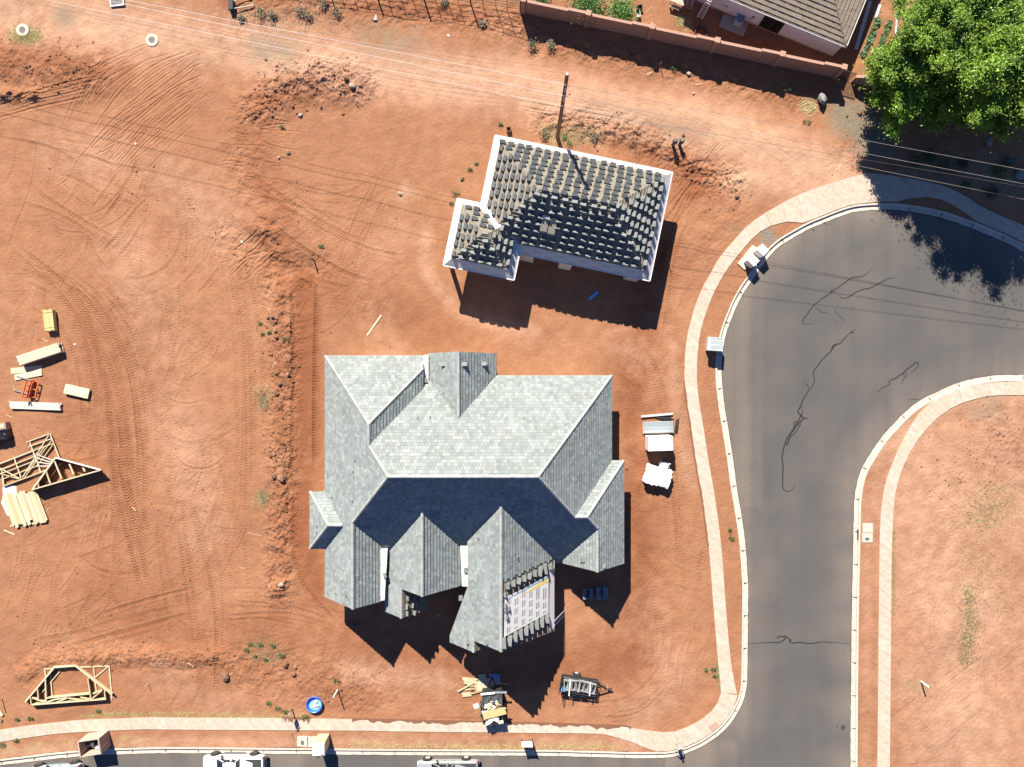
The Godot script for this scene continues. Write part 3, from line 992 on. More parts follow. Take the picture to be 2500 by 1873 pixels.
# ---------------------------------------------------------------- roofs
# Plans are in "plan pixels" (1 = 0.04 m). A roof body is the lowest of its planes y = a x + b z + c inside its footprint.
class Body:
	var planes := []      # [a, b, c, name]
	var foot: PackedVector2Array
	var open := {}        # plane index -> true: no tiles laid yet
	var lift := 0.0
	func h(x: float, z: float) -> float:
		if not Geometry2D.is_point_in_polygon(Vector2(x, z), foot): return -1.0
		var r := 1e9
		for p in planes: r = minf(r, p[0] * x + p[1] * z + p[2])
		return r

func body(planes: Array, foot: Array, lift := 0.0) -> Body:
	var b := Body.new()
	b.planes = planes
	b.foot = P2(foot)
	b.lift = lift
	return b

func rect(x0: float, z0: float, x1: float, z1: float) -> Array:
	return [x0, z0, x1, z0, x1, z1, x0, z1]

func slope_poly(b: Body, i: int) -> PackedVector2Array:
	var p := b.foot.duplicate()
	var me: Array = b.planes[i]
	for j in b.planes.size():
		if j == i or p.size() < 3: continue
		var o: Array = b.planes[j]
		p = clip2(p, o[0] - me[0], o[1] - me[1], o[2] - me[2])
	return p

func top_of(bodies: Array, skip: int, x: float, z: float) -> float:
	var r := -1.0
	for k in bodies.size():
		if k != skip: r = maxf(r, bodies[k].h(x, z))
	return r

func on(me: Array, q: Vector2, up := 0.0) -> Vector3:
	return Vector3(q.x * S, (me[0] * q.x + me[1] * q.y + me[2]) * S + up, q.y * S)

func up_facing(pts: Array) -> Array:
	if (pts[1] - pts[0]).cross(pts[2] - pts[0]).y < 0: pts.reverse()
	return pts

func area2(p: PackedVector2Array) -> float:
	var a := 0.0
	for i in p.size(): a += p[i].cross(p[(i + 1) % p.size()])
	return absf(a) * 0.5

# solid slab under one slope
func deck(mb: MB, me: Array, poly: PackedVector2Array, up: float, thick: float) -> void:
	var pts := []
	for q in poly: pts.append(on(me, q, up))
	# drop points that fall together
	var cl := []
	for p in pts:
		if cl.is_empty() or (p as Vector3).distance_to(cl[cl.size() - 1]) > 0.01: cl.append(p)
	if cl.size() < 3: return
	mb.prism(up_facing(cl), Vector3(0, -thick, 0))

var tile_cols := [Color(0.295, 0.342, 0.344), Color(0.331, 0.381, 0.381), Color(0.259, 0.302, 0.308), Color(0.362, 0.416, 0.410), Color(0.276, 0.302, 0.293), Color(0.228, 0.266, 0.273), Color(0.402, 0.456, 0.456), Color(0.308, 0.355, 0.344), Color(0.268, 0.308, 0.311)]

# flat concrete tiles, each with its own thickness, tilt and tone
func tiles(mb: MB, bodies: Array, bi: int, i: int, w_m: float, exp_m: float, cols: Array, keep = null) -> void:
	var b: Body = bodies[bi]
	var me: Array = b.planes[i]
	var poly := slope_poly(b, i)
	if poly.size() < 3: return
	var grad := Vector2(me[0], me[1])
	var t := grad.length()
	var upd := grad / t            # uphill in plan
	var along := Vector2(-upd.y, upd.x)
	var step := exp_m / S / sqrt(1.0 + t * t)   # plan length of one course
	var wid := w_m / S
	var lo := 1e9; var hi := -1e9; var l0 := 1e9; var l1 := -1e9
	for q in poly:
		lo = minf(lo, q.dot(upd)); hi = maxf(hi, q.dot(upd)); l0 = minf(l0, q.dot(along)); l1 = maxf(l1, q.dot(along))
	var others := []
	for j in b.planes.size():
		if j != i: others.append([b.planes[j][0] - me[0], b.planes[j][1] - me[1], b.planes[j][2] - me[2]])
	# courses are counted from the height 83, so coplanar roofs share them
	var eave: float = (83.0 - me[2]) / t if absf(me[2]) < 1e7 else lo
	var r0 := floori((lo - eave) / step); var r1 := ceili((hi - eave) / step)
	for r in range(r0, r1):
		var c0: float = eave + r * step
		var sh := 0.5 * (r & 1) + 0.07 * sin(r * 2.3)
		for k in range(floori(l0 / wid) - 1, ceili(l1 / wid) + 1):
			var a0 := (k + sh) * wid
			var q := PackedVector2Array([upd * c0 + along * a0, upd * c0 + along * (a0 + wid), upd * (c0 + step) + along * (a0 + wid), upd * (c0 + step) + along * a0])
			var hid := Vector3i(roundi(me[0] * 100) * 7 + roundi(me[1] * 100) * 13, r, k)
			for o in others:
				q = clip2(q, o[0], o[1], o[2])
				if q.size() < 3: break
			if q.size() < 3: continue
			for e in b.foot.size():
				var fa := b.foot[e]; var fb := b.foot[(e + 1) % b.foot.size()]
				var d := fb - fa
				q = clip2(q, -d.y, d.x, d.y * fa.x - d.x * fa.y)
				if q.size() < 3: break
			if q.size() < 3 or area2(q) < 1.2: continue
			var seen := false
			var mid := Vector2.ZERO
			for p in q: mid += p / q.size()
			if keep != null and not keep.call(mid): continue
			for p in q:
				var pin := p.lerp(mid, 0.1)
				if me[0] * pin.x + me[1] * pin.y + me[2] > top_of(bodies, bi, pin.x, pin.y) - 1.5:
					seen = true
					break
			if not seen: continue
			var hh := absi(hash(hid))
			var h2 := absi(hash(Vector3i(hid.x + 5, floori(r / 2.0), floori(k / 3.0 + (hh % 2)))))
			mb.col = (cols[h2 % cols.size()] as Color).lerp(cols[hh % cols.size()], 0.62)
			var top := []
			var tone := ((hh / 64) % 100) / 100.0
			for p in q:
				var f := clampf((p.dot(upd) - c0) / step, 0, 1)
				top.append(on(me, p.lerp(mid, 0.035), 0.012 + b.lift * S + (1.0 - f) * (0.056 + 0.034 * tone)))
			top = up_facing(top)
			mb.poly(top)
			for e in top.size():
				var e2 := (e + 1) % top.size()
				var A: Vector3 = top[e]; var B: Vector3 = top[e2]
				mb.quad(A - Vector3(0, 0.06, 0), B - Vector3(0, 0.06, 0), B, A)
	mb.col = Color.WHITE

# caps along ridges and hips of one body
func caps(house: Node3D, bodies: Array, bi: int, m: Material, cols: Array, cap_len := 0.38, w := 0.16) -> void:
	var b: Body = bodies[bi]
	for i in b.planes.size():
		for j in range(i + 1, b.planes.size()):
			var pi := slope_poly(b, i)
			if pi.size() < 3: continue
			var me: Array = b.planes[i]; var o: Array = b.planes[j]
			var ends := []
			for q in pi:
				if absf((o[0] - me[0]) * q.x + (o[1] - me[1]) * q.y + o[2] - me[2]) < 0.05 and (ends.is_empty() or ends[0].distance_to(q) > 2.0): ends.append(q)
			if ends.size() < 2: continue
			var a: Vector2 = ends[0]; var c: Vector2 = ends[1]
			if a.distance_to(c) < 6: continue
			if (me[0] * a.x + me[1] * a.y) > (me[0] * c.x + me[1] * c.y):
				var sw := a; a = c; c = sw
			var A := on(me, a, 0.07 + b.lift * S); var C := on(me, c, 0.07 + b.lift * S)
			var L := A.distance_to(C)
			var cnt := maxi(1, roundi(L / cap_len))
			var d := (C - A).normalized()
			var side := d.cross(Vector3.UP).normalized()
			var up := side.cross(d)
			var mb := MB.new()
			for k in cnt:
				var p := A + d * (L * k / cnt); var q := A + d * (L * (k + 1) / cnt + 0.02)
				var mid2 := a.lerp(c, (k + 0.5) / cnt)
				if me[0] * mid2.x + me[1] * mid2.y + me[2] < top_of(bodies, bi, mid2.x, mid2.y) - 2.0: continue
				var pd := (c - a).normalized().orthogonal() * 4.0
				if b.h(mid2.x + pd.x, mid2.y + pd.y) < top_of(bodies, bi, mid2.x + pd.x, mid2.y + pd.y) - 1.5 or b.h(mid2.x - pd.x, mid2.y - pd.y) < top_of(bodies, bi, mid2.x - pd.x, mid2.y - pd.y) - 1.5: continue
				mb.col = cols[rng.randi() % cols.size()]
				var h0 := 0.055; var h1 := 0.025
				var s0 := side * w; var s1 := side * w * 0.92
				var lo := -up * 0.10
				# two wings and a rounded top
				var ring0 := [p - s0 + lo, p - s0 * 0.35 + up * h0 * 0.8, p + up * h0, p + s0 * 0.35 + up * h0 * 0.8, p + s0 + lo]
				var ring1 := [q - s1 + lo, q - s1 * 0.35 + up * h1 * 0.8, q + up * h1, q + s1 * 0.35 + up * h1 * 0.8, q + s1 + lo]
				for e in 4: mb.quad(ring0[e], ring0[e + 1], ring1[e + 1], ring1[e])
				mb.poly([ring0[4], ring0[3], ring0[2], ring0[1], ring0[0]])
			if mb.v.size() > 0:
				var cp := part(mb, "ridge_capping", m, house)
				cp.set_meta("kind", "stuff")
	
func slope_name(me: Array) -> String:
	return "roof_slope"

# walls: footprint pulled in, up to the eaves; gables filled
func walls_of(mb: MB, b: Body, inset: float, base: float, drop: float) -> void:
	var p := Geometry2D.offset_polygon(b.foot, -inset / S)
	if p.is_empty(): return
	var poly: PackedVector2Array = p[0]
	for e in poly.size():
		var a := poly[e]; var c := poly[(e + 1) % poly.size()]
		# top edge follows the roof: sample
		var n := 8
		for k in n:
			var q0 := a.lerp(c, float(k) / n); var q1 := a.lerp(c, float(k + 1) / n)
			var y0 := 1e9; var y1 := 1e9
			for pl in b.planes:
				y0 = minf(y0, pl[0] * q0.x + pl[1] * q0.y + pl[2]); y1 = minf(y1, pl[0] * q1.x + pl[1] * q1.y + pl[2])
			mb.quad(Vector3(q0.x * S, base, q0.y * S), Vector3(q0.x * S, y0 * S - drop, q0.y * S), Vector3(q1.x * S, y1 * S - drop, q1.y * S), Vector3(q1.x * S, base, q1.y * S))

func vent(parent: Node3D, me: Array, u: float, v: float, kind: int, sx := 1.0) -> void:
	# a pixel on a slope: march down the view ray until the plane is met
	var k := 0.0
	for it in 30:
		var gx := (u - 1250.0) * (1.0 - k); var gz := (v - 936.5) * (1.0 - k)
		k = (me[0] * gx + me[1] * gz + me[2]) / (HC / S)
	var gx2 := (u - 1250.0) * (1.0 - k); var gz2 := (v - 936.5) * (1.0 - k)
	var p := on(me, Vector2(gx2, gz2), 0.0)
	var mb := MB.new()
	if kind == 0:
		mb.cyl(p + Vector3(0, -0.1, 0), p + Vector3(0, 0.38, 0), 0.042, 0.042, 8)
		mb.lathe(p + Vector3(0, 0.02, 0), [[0.12, 0.0], [0.045, 0.12]], 8)
		part(mb, "vent_pipe", M(0.2, 0.2, 0.21, 0.5), parent)
	elif kind == 1:
		mb.bx(p.x, p.y + 0.12, p.z, 0.4 * sx, 0.34, 0.24)
		mb.bx(p.x, p.y + 0.3, p.z + 0.05, 0.44 * sx, 0.04, 0.32)
		part(mb, "roof_vent", M(0.26, 0.27, 0.27, 0.6), parent)
	else:
		var e := -0.18 if me[0] > 0 else 0.18
		for q in sx * 3.0:
			mb.box(Transform3D(Basis(Vector3(0, 0, 1), -atan(me[0]) * 0.3), p + Vector3(0, 0.07 + 0.05 * q, 0)), Vector3(0.34, 0.045, 0.42))
		part(mb, "spare_tiles", M(0.27, 0.285, 0.285, 0.85, "speck", 2.0), parent)

func make_house_a() -> void:
	var house := thing("tiled_house", "large house with a finished pale grey tile roof of many gables", "house")
	var e := 83.0; var t := 1.09; var s := 0.93
	var Wp := [t, 0.0, e + t * 435.6]; var Np := [0.0, s, e + s * 18.6]; var Sp := [0.0, -0.915, e + 0.915 * 406.8]; var Ep := [-1.10, 0.0, e + 1.10 * 232.7]
	var E4 := [-t, 0.0, e + t * 261.0]
	var bodies := [
		body([Wp, Np, Sp, Ep], rect(-435.6, -18.6, 232.7, 406.8), 0.0),
		body([Wp, [0.0, s, e + s * 65.0], [-t, 0.0, 224.0 - t * 306.0]], rect(-435.6, -65, -203, 190), 0.05),
		body([[t, 0.0, 172.0 + t * 118.0], [-t, 0.0, 172.0 - t * 118.0]], rect(-195, -70.5, -36, 150), 0.1),
		body([[t, 0.0, e + t * 471.0], [0.0, 0.95, e - 0.95 * 251.3], [0.0, -0.95, e + 0.95 * 385.0]], rect(-471, 251.3, -370, 385), 0.0),
		body([[0.0, s, e - s * 178.8], E4, Sp], rect(100, 178.8, 261, 420), 0.1),
		body([Wp, [-t, 0.0, 175.0 - t * 351.0]], rect(-435.6, 300, -298, 497), 0.15),
		body([[t, 0.0, 200.0 + t * 194.8], [-t, 0.0, 200.0 - t * 194.8]], rect(-296, 250, -113.6, 462), 0.0),
		body([[t, 0.0, 200.0 + t * 194.8], [-t, 0.0, 140.6 - t * 249.0]], rect(-296, 430, -198, 528), 0.08),
		body([[t, 0.0, 216.0 + t * 23.5], [-t, 0.0, 216.0 - t * 23.5]], rect(-101, 255, 98.7, 576), 0.0),
		body([[t, 0.0, 216.0 + t * 23.5], [-t, 0.0, 147.5 - t * 86.0]], [-90, 430, -30, 430, -30, 602, -145, 602, -145, 586], 0.08),
		body([[t, 0.0, 160.0 - t * 190.0], E4], rect(118, 320, 261, 419), 0.18),
	]
	var tm := VC(0.88, "speck", 1.6)
	var under := M(0.20, 0.17, 0.13, 0.9, "wood", 0.6)
	# slopes still open: right side of the stepped gables, part of the big front gable
	var open_g3 := func(q: Vector2) -> bool:   # true: tiles laid
		return not (q.x > -23.5 and q.y > 428.0 + (q.x + 23.5) * -0.17 and q.x < 200)
	for bi in bodies.size():
		var b: Body = bodies[bi]
		for i in b.planes.size():
			var poly := slope_poly(b, i)
			if poly.size() < 3 or area2(poly) < 30: continue
			var mb := MB.new()
			deck(mb, b.planes[i], poly, -0.008 - 0.004 * bi, 0.16)
			var sl := part(mb, "roof_slope", under, house)
			if (bi == 7 or bi == 9) and i == 1: continue
			var tb := MB.new()
			tiles(tb, bodies, bi, i, 0.30, 0.36, tile_cols, open_g3 if bi == 8 and i == 1 else null)
			if tb.v.size() > 0:
				var tn := part(tb, "roof_tiles", tm, sl)
				tn.set_meta("kind", "stuff")
		caps(house, bodies, bi, tm, [Color(0.43, 0.45, 0.45), Color(0.39, 0.41, 0.41), Color(0.47, 0.49, 0.49)])
	# walls
	var wm := M(0.55, 0.5, 0.42, 0.9, "grain", 0.4)
	for b in bodies:
		var mb := MB.new()
		walls_of(mb, b, 0.42, 0.0, 0.22)
		part(mb, "wall", wm, house)
	# flat white gutters between the gables
	var white := M(0.80, 0.77, 0.72, 0.7)
	for g in [[[-203.5, -66, -193, -66, -193, 14, -203.5, 14], 100.0], [[-303, 377, -284, 377, -291, 494, -299.5, 494], 120.0], [[-118, 366, -99, 366, -101, 462, -113, 462], 121.0]]:
		var mb := MB.new()
		var pts := []
		for q in P2(g[0]): pts.append(Vector3(q.x * S, g[1] * S, q.y * S))
		mb.prism(up_facing(pts), Vector3(0, -0.35, 0))
		part(mb, "flat_gutter", white, house)
	# fascia boards along the open eaves
	var fm := M(0.42, 0.42, 0.40, 0.8)
	for f in [[-435.6, -65, -435.6, 497, 1], [-36.0, -18.6, 232.7, -18.6, 0], [232.7, -18.6, 232.7, 178.8, 1], [261, 178.8, 261, 419, 1], [-435.6, -65, -203, -65, 0], [98.7, 406.8, 118, 406.8, 0], [98.7, 410, 98.7, 576, 1], [-471, 251.3, -471, 385, 1]]:
		pbar(house, "fascia", fm, Vector3(f[0] * S, e * S - 0.11, f[1] * S), Vector3(f[2] * S, e * S - 0.11, f[3] * S), 0.04, 0.2)
	# things fixed to the roof
	for q in [[Wp, 866, 1123], [Wp, 862, 1150], [Wp, 811, 1213], [Wp, 860, 1222], [Np, 1020, 1019], [Np, 1050, 1018], [bodies[3].planes[0], 774, 1283], [bodies[3].planes[0], 774, 1297], [bodies[8].planes[1], 1264, 1359], [bodies[8].planes[0], 1167, 1312], [Wp, 820, 1448]]:
		vent(house, q[0], q[1], q[2], 0)
	for q in [[bodies[2].planes[0], 1082, 888], [bodies[2].planes[1], 1134, 888], [bodies[2].planes[1], 1182, 887]]:
		vent(house, q[0], q[1], q[2], 1)
	for q in [[Wp, 846, 1448, 1.0], [bodies[6].planes[0], 943, 1380, 1.3], [bodies[8].planes[0], 1125, 1459, 1.6], [bodies[9].planes[0], 1143, 1565, 1.6], [bodies[8].planes[0], 1190, 1566, 1.3], [bodies[10].planes[0], 1421, 1366, 1.0], [bodies[10].planes[0], 1427, 1366, 1.0], [E4, 1474, 1381, 1.0]]:
		vent(house, q[0], q[1], q[2], 2, q[3])
	for q in [[-289.0, 436.0, 121.0], [-106.0, 424.0, 122.0], [-199.0, -8.0, 101.0]]:
		var mb := MB.new()
		for k in 3: mb.bx(q[0] * S, q[2] * S + 0.04 + 0.06 * k, q[1] * S, 0.30, 0.05, 0.44, 0.1 * k)
		part(mb, "spare_tiles", M(0.25, 0.26, 0.26, 0.85, "speck", 2.0), house)
	# battens on the open slopes
	var wood := [M(0.42, 0.32, 0.2, 0.85, "wood", 1.0), M(0.36, 0.27, 0.17, 0.85, "wood", 1.0)]
	var felt := M(0.13, 0.12, 0.115, 0.9, "grain", 0.6)
	for o in [[8, 1, 428.0, 576.0, 0.0, 122.0], [7, 1, 430.0, 528.0, 3.0, 51.0], [9, 1, 500.0, 602.0, 3.0, 58.0]]:
		var b: Body = bodies[o[0]]
		var me: Array = b.planes[o[1]]
		var xr: float = -me[2] / me[0]
		var ridge_x: float = [-23.5, -249.0, -86.0][[8, 7, 9].find(o[0])]
		var fb := MB.new()
		deck(fb, me, P2(rect(ridge_x, o[2], ridge_x + o[5], o[3])), 0.02, 0.015)
		part(fb, "felt", felt, house)
		var x: float = ridge_x + o[4] + 2.0
		while x < ridge_x + o[5] - 2:
			var a := on(me, Vector2(x, o[2] + (4.0 if o[0] == 8 else 0.0)), 0.045); var c := on(me, Vector2(x, o[3] - 0.6), 0.045)
			pbar(house, "batten", wood[rng.randi() % 2], a, c, 0.045, 0.045)
			x += 6.1
	# the white felt strip along the eave of the open slope
	var b8: Body = bodies[8]
	var me8: Array = b8.planes[1]
	var st := MB.new()
	deck(st, me8, P2(rect(86, 424, 98.5, 570)), 0.07, 0.01)
	part(st, "felt_strip", M(0.55, 0.54, 0.55, 0.7), house)
	# stacks of tiles waiting on the open slope
	var down := Vector2(1, 0)
	for i in 9:
		var q := Vector2(-9.0 + i * 12.2, 438.0 - i * 1.9)
		tile_stack(on(me8, q, 0.0), -PI / 2, "tall leaning stack of grey tiles on the open slope, upper row", "tile stacks in the upper row on the open slope", 3 if i == 6 or i == 7 else 2, 0.95)
	for i in 9:
		var q := Vector2(-17.0 + i * 12.2, 560.0 - i * 2.4 - (2.0 if i % 2 == 0 else 0.0))
		tile_stack(on(me8, q, 0.0), -PI / 2, "tall leaning stack of grey tiles on the open slope, lower row by the gable edge", "tile stacks in the lower row on the open slope", 3, 0.95)
	for q in [Vector2(-15, 455), Vector2(-15, 478), Vector2(-14, 488), Vector2(-8, 486), Vector2(-12, 504)]:
		tile_stack(on(me8, q, 0.12), -PI / 2, "small stack of grey tiles lying by the ridge beside the printed board", "tile stacks by the ridge beside the printed board", 1, 0.7)
	var me7: Array = bodies[7].planes[1]
	for q in [Vector2(-236, 486), Vector2(-224, 490), Vector2(-226, 506), Vector2(-212, 498), Vector2(-238, 505), Vector2(-237, 520), Vector2(-222, 524)]:
		tile_stack(on(me7, q, 0.0), -PI / 2, "stack of grey tiles on the small open slope of the stepped gable", "tile stacks on the stepped gable", 1, 0.8)
	# foil faced insulation board lying on the battens
	var bd := thing("printed_board", "large white foil board with rows of red and black print on the open roof slope", "board")
	var A := on(me8, Vector2(-14, 462), 0.16); var B := on(me8, Vector2(84, 444), 0.30); var C := on(me8, Vector2(84, 528), 0.16); var D := on(me8, Vector2(-16, 545), 0.22)
	var pb := MB.new()
	var yb := MB.new()
	var nrm := (B - A).cross(D - A).normalized()
	if nrm.y < 0: nrm = -nrm
	var at := func(fx: float, fz: float, up: float) -> Vector3:
		return A.lerp(B, fx).lerp(D.lerp(C, fx), fz) + nrm * up
	for i in 8:
		for j in 8:
			pb.poly(up_facing([at.call(i / 8.0, j / 8.0, 0.0), at.call((i + 1) / 8.0, j / 8.0, 0.0), at.call((i + 1) / 8.0, (j + 1) / 8.0, 0.0), at.call(i / 8.0, (j + 1) / 8.0, 0.0)]))
	for q in [[0, 0, 1, 0], [1, 0, 1, 1], [1, 1, 0, 1], [0, 1, 0, 0]]:
		pb.quad(at.call(q[0], q[1], 0.0), at.call(q[2], q[3], 0.0), at.call(q[2], q[3], -0.04), at.call(q[0], q[1], -0.04))
	part(pb, "sheet", M(0.70, 0.72, 0.70, 0.55), bd)
	yb.prism(up_facing([at.call(0.32, 0.16, 0.008), at.call(0.98, 0.0, 0.008), at.call(0.985, 0.14, 0.008)]), -nrm * 0.006)
	part(yb, "yellow_backing", M(0.75, 0.6, 0.18, 0.7), bd)
	var lb := MB.new()
	lb.prism(up_facing([at.call(0.0, 0.03, 0.012), at.call(0.99, -0.06, 0.03), at.call(0.99, 0.0, 0.03), at.call(0.0, 0.07, 0.012)]), -nrm * 0.008)
	part(lb, "folded_edge", M(0.40, 0.52, 0.66, 0.5), bd)
	var red := MB.new(); var blk := MB.new()
	for cx in 6:
		for cz in 4:
			var f0 := 0.045 + cx * 0.165; var z0 := 0.06 + cz * 0.245 + 0.1 * (cx % 2)
			if cx > 3 and cz == 0: z0 += 0.1
			if z0 > 0.9: continue
			for q in 2:
				for ch in 9:
					var za := z0 + ch * 0.019
					if za > 0.94: continue
					var fx := f0 + (0.0 if q == 0 else 0.038)
					var wv := 0.022 if q == 0 else 0.020
					var tgt: MB = blk if q == 0 else red
					tgt.poly(up_facing([at.call(fx, za, 0.009), at.call(fx + wv * rnd(0.6, 1.0), za, 0.009), at.call(fx + wv * rnd(0.6, 1.0), za + 0.011, 0.009), at.call(fx, za + 0.011, 0.009)]))
			blk.poly(up_facing([at.call(f0 + 0.068, z0, 0.009), at.call(f0 + 0.073, z0, 0.009), at.call(f0 + 0.073, minf(z0 + 0.17, 0.95), 0.009), at.call(f0 + 0.068, minf(z0 + 0.17, 0.95), 0.009)]))
	part(red, "red_print", M(0.45, 0.12, 0.15, 0.7), bd).set_meta("kind", "stuff")
	part(blk, "black_print", M(0.09, 0.08, 0.10, 0.7), bd).set_meta("kind", "stuff")
	# ladder leaning against the right eave (its shadow shows beside the house)
	var ld := thing("ladder", "tall aluminium ladder leaning on the eave of the front gable", "ladder")
	var f0 := Vector3(128 * S, 0, 560 * S); var f1 := Vector3(96 * S, 3.9, 556 * S)
	var alu := M(0.5, 0.5, 0.5, 0.4)
	for q in [-0.22, 0.22]: pbar(ld, "rail", alu, f0 + Vector3(0, 0, q), f1 + Vector3(0, 0, q), 0.06, 0.05)
	for k in 12:
		var p := f0.lerp(f1, (k + 0.7) / 12.5)
		pbar(ld, "rung", alu, p + Vector3(0, 0, -0.22), p + Vector3(0, 0, 0.22), 0.035, 0.035)

# ---------------------------------------------------------------- stacks of loose tiles
var stack_mesh := {}
func stack_shape(kind: int, variant: int) -> ArrayMesh:
	var key := "%d %d" % [kind, variant]
	if stack_mesh.has(key): return stack_mesh[key]
	var mb := MB.new()
	# x along the eave, +z downhill; the pile's top leans uphill, its foot follows the roof
	var w := 0.50 if kind < 3 else 0.92; var dz := 0.29 if kind < 2 else 0.36
	var tilt := deg_to_rad(rnd(25.0, 30.0))
	var foot := 0.8
	var n := 6
	for k in n:
		var f := float(k) / n
		var ox := rnd(-0.035, 0.035); var oz := rnd(-0.025, 0.025)
		var tone := rnd(0.9, 1.05)
		mb.col = Color(0.245 * tone, 0.268 * tone, 0.272 * tone)
		var p := []
		for lev in 2:
			var g := (k + lev) / float(n)
			g = g - 0.02 * lev if lev == 1 and k < n - 1 else g
			for q in [Vector2(-w / 2, dz / 2), Vector2(w / 2, dz / 2), Vector2(w / 2, -dz / 2), Vector2(-w / 2, -dz / 2)]:
				var ybot: float = -q.y * foot - 0.02
				var ytop: float = dz / 2 * foot + 0.19 + (q.y + dz / 2) * tan(tilt)
				p.append(Vector3(q.x + ox, lerpf(ybot, ytop, g), q.y + oz))
		mb.hexa(p)
	stack_mesh[key] = mb.mesh()
	return stack_mesh[key]

func tile_stack(at: Vector3, turn: float, label: String, group: String, kind: int, scale := 1.0) -> MeshInstance3D:
	var o := mi(stack_shape(kind, rng.randi() % 4), "tile_stack", VC(0.85, "speck", 1.6), self)
	o.position = at
	o.rotation.y = turn + rng.randfn() * 0.09 + PI
	if scale != 1.0: o.scale = Vector3.ONE * scale
	tag(o, label, "tile stack", group)
	return o

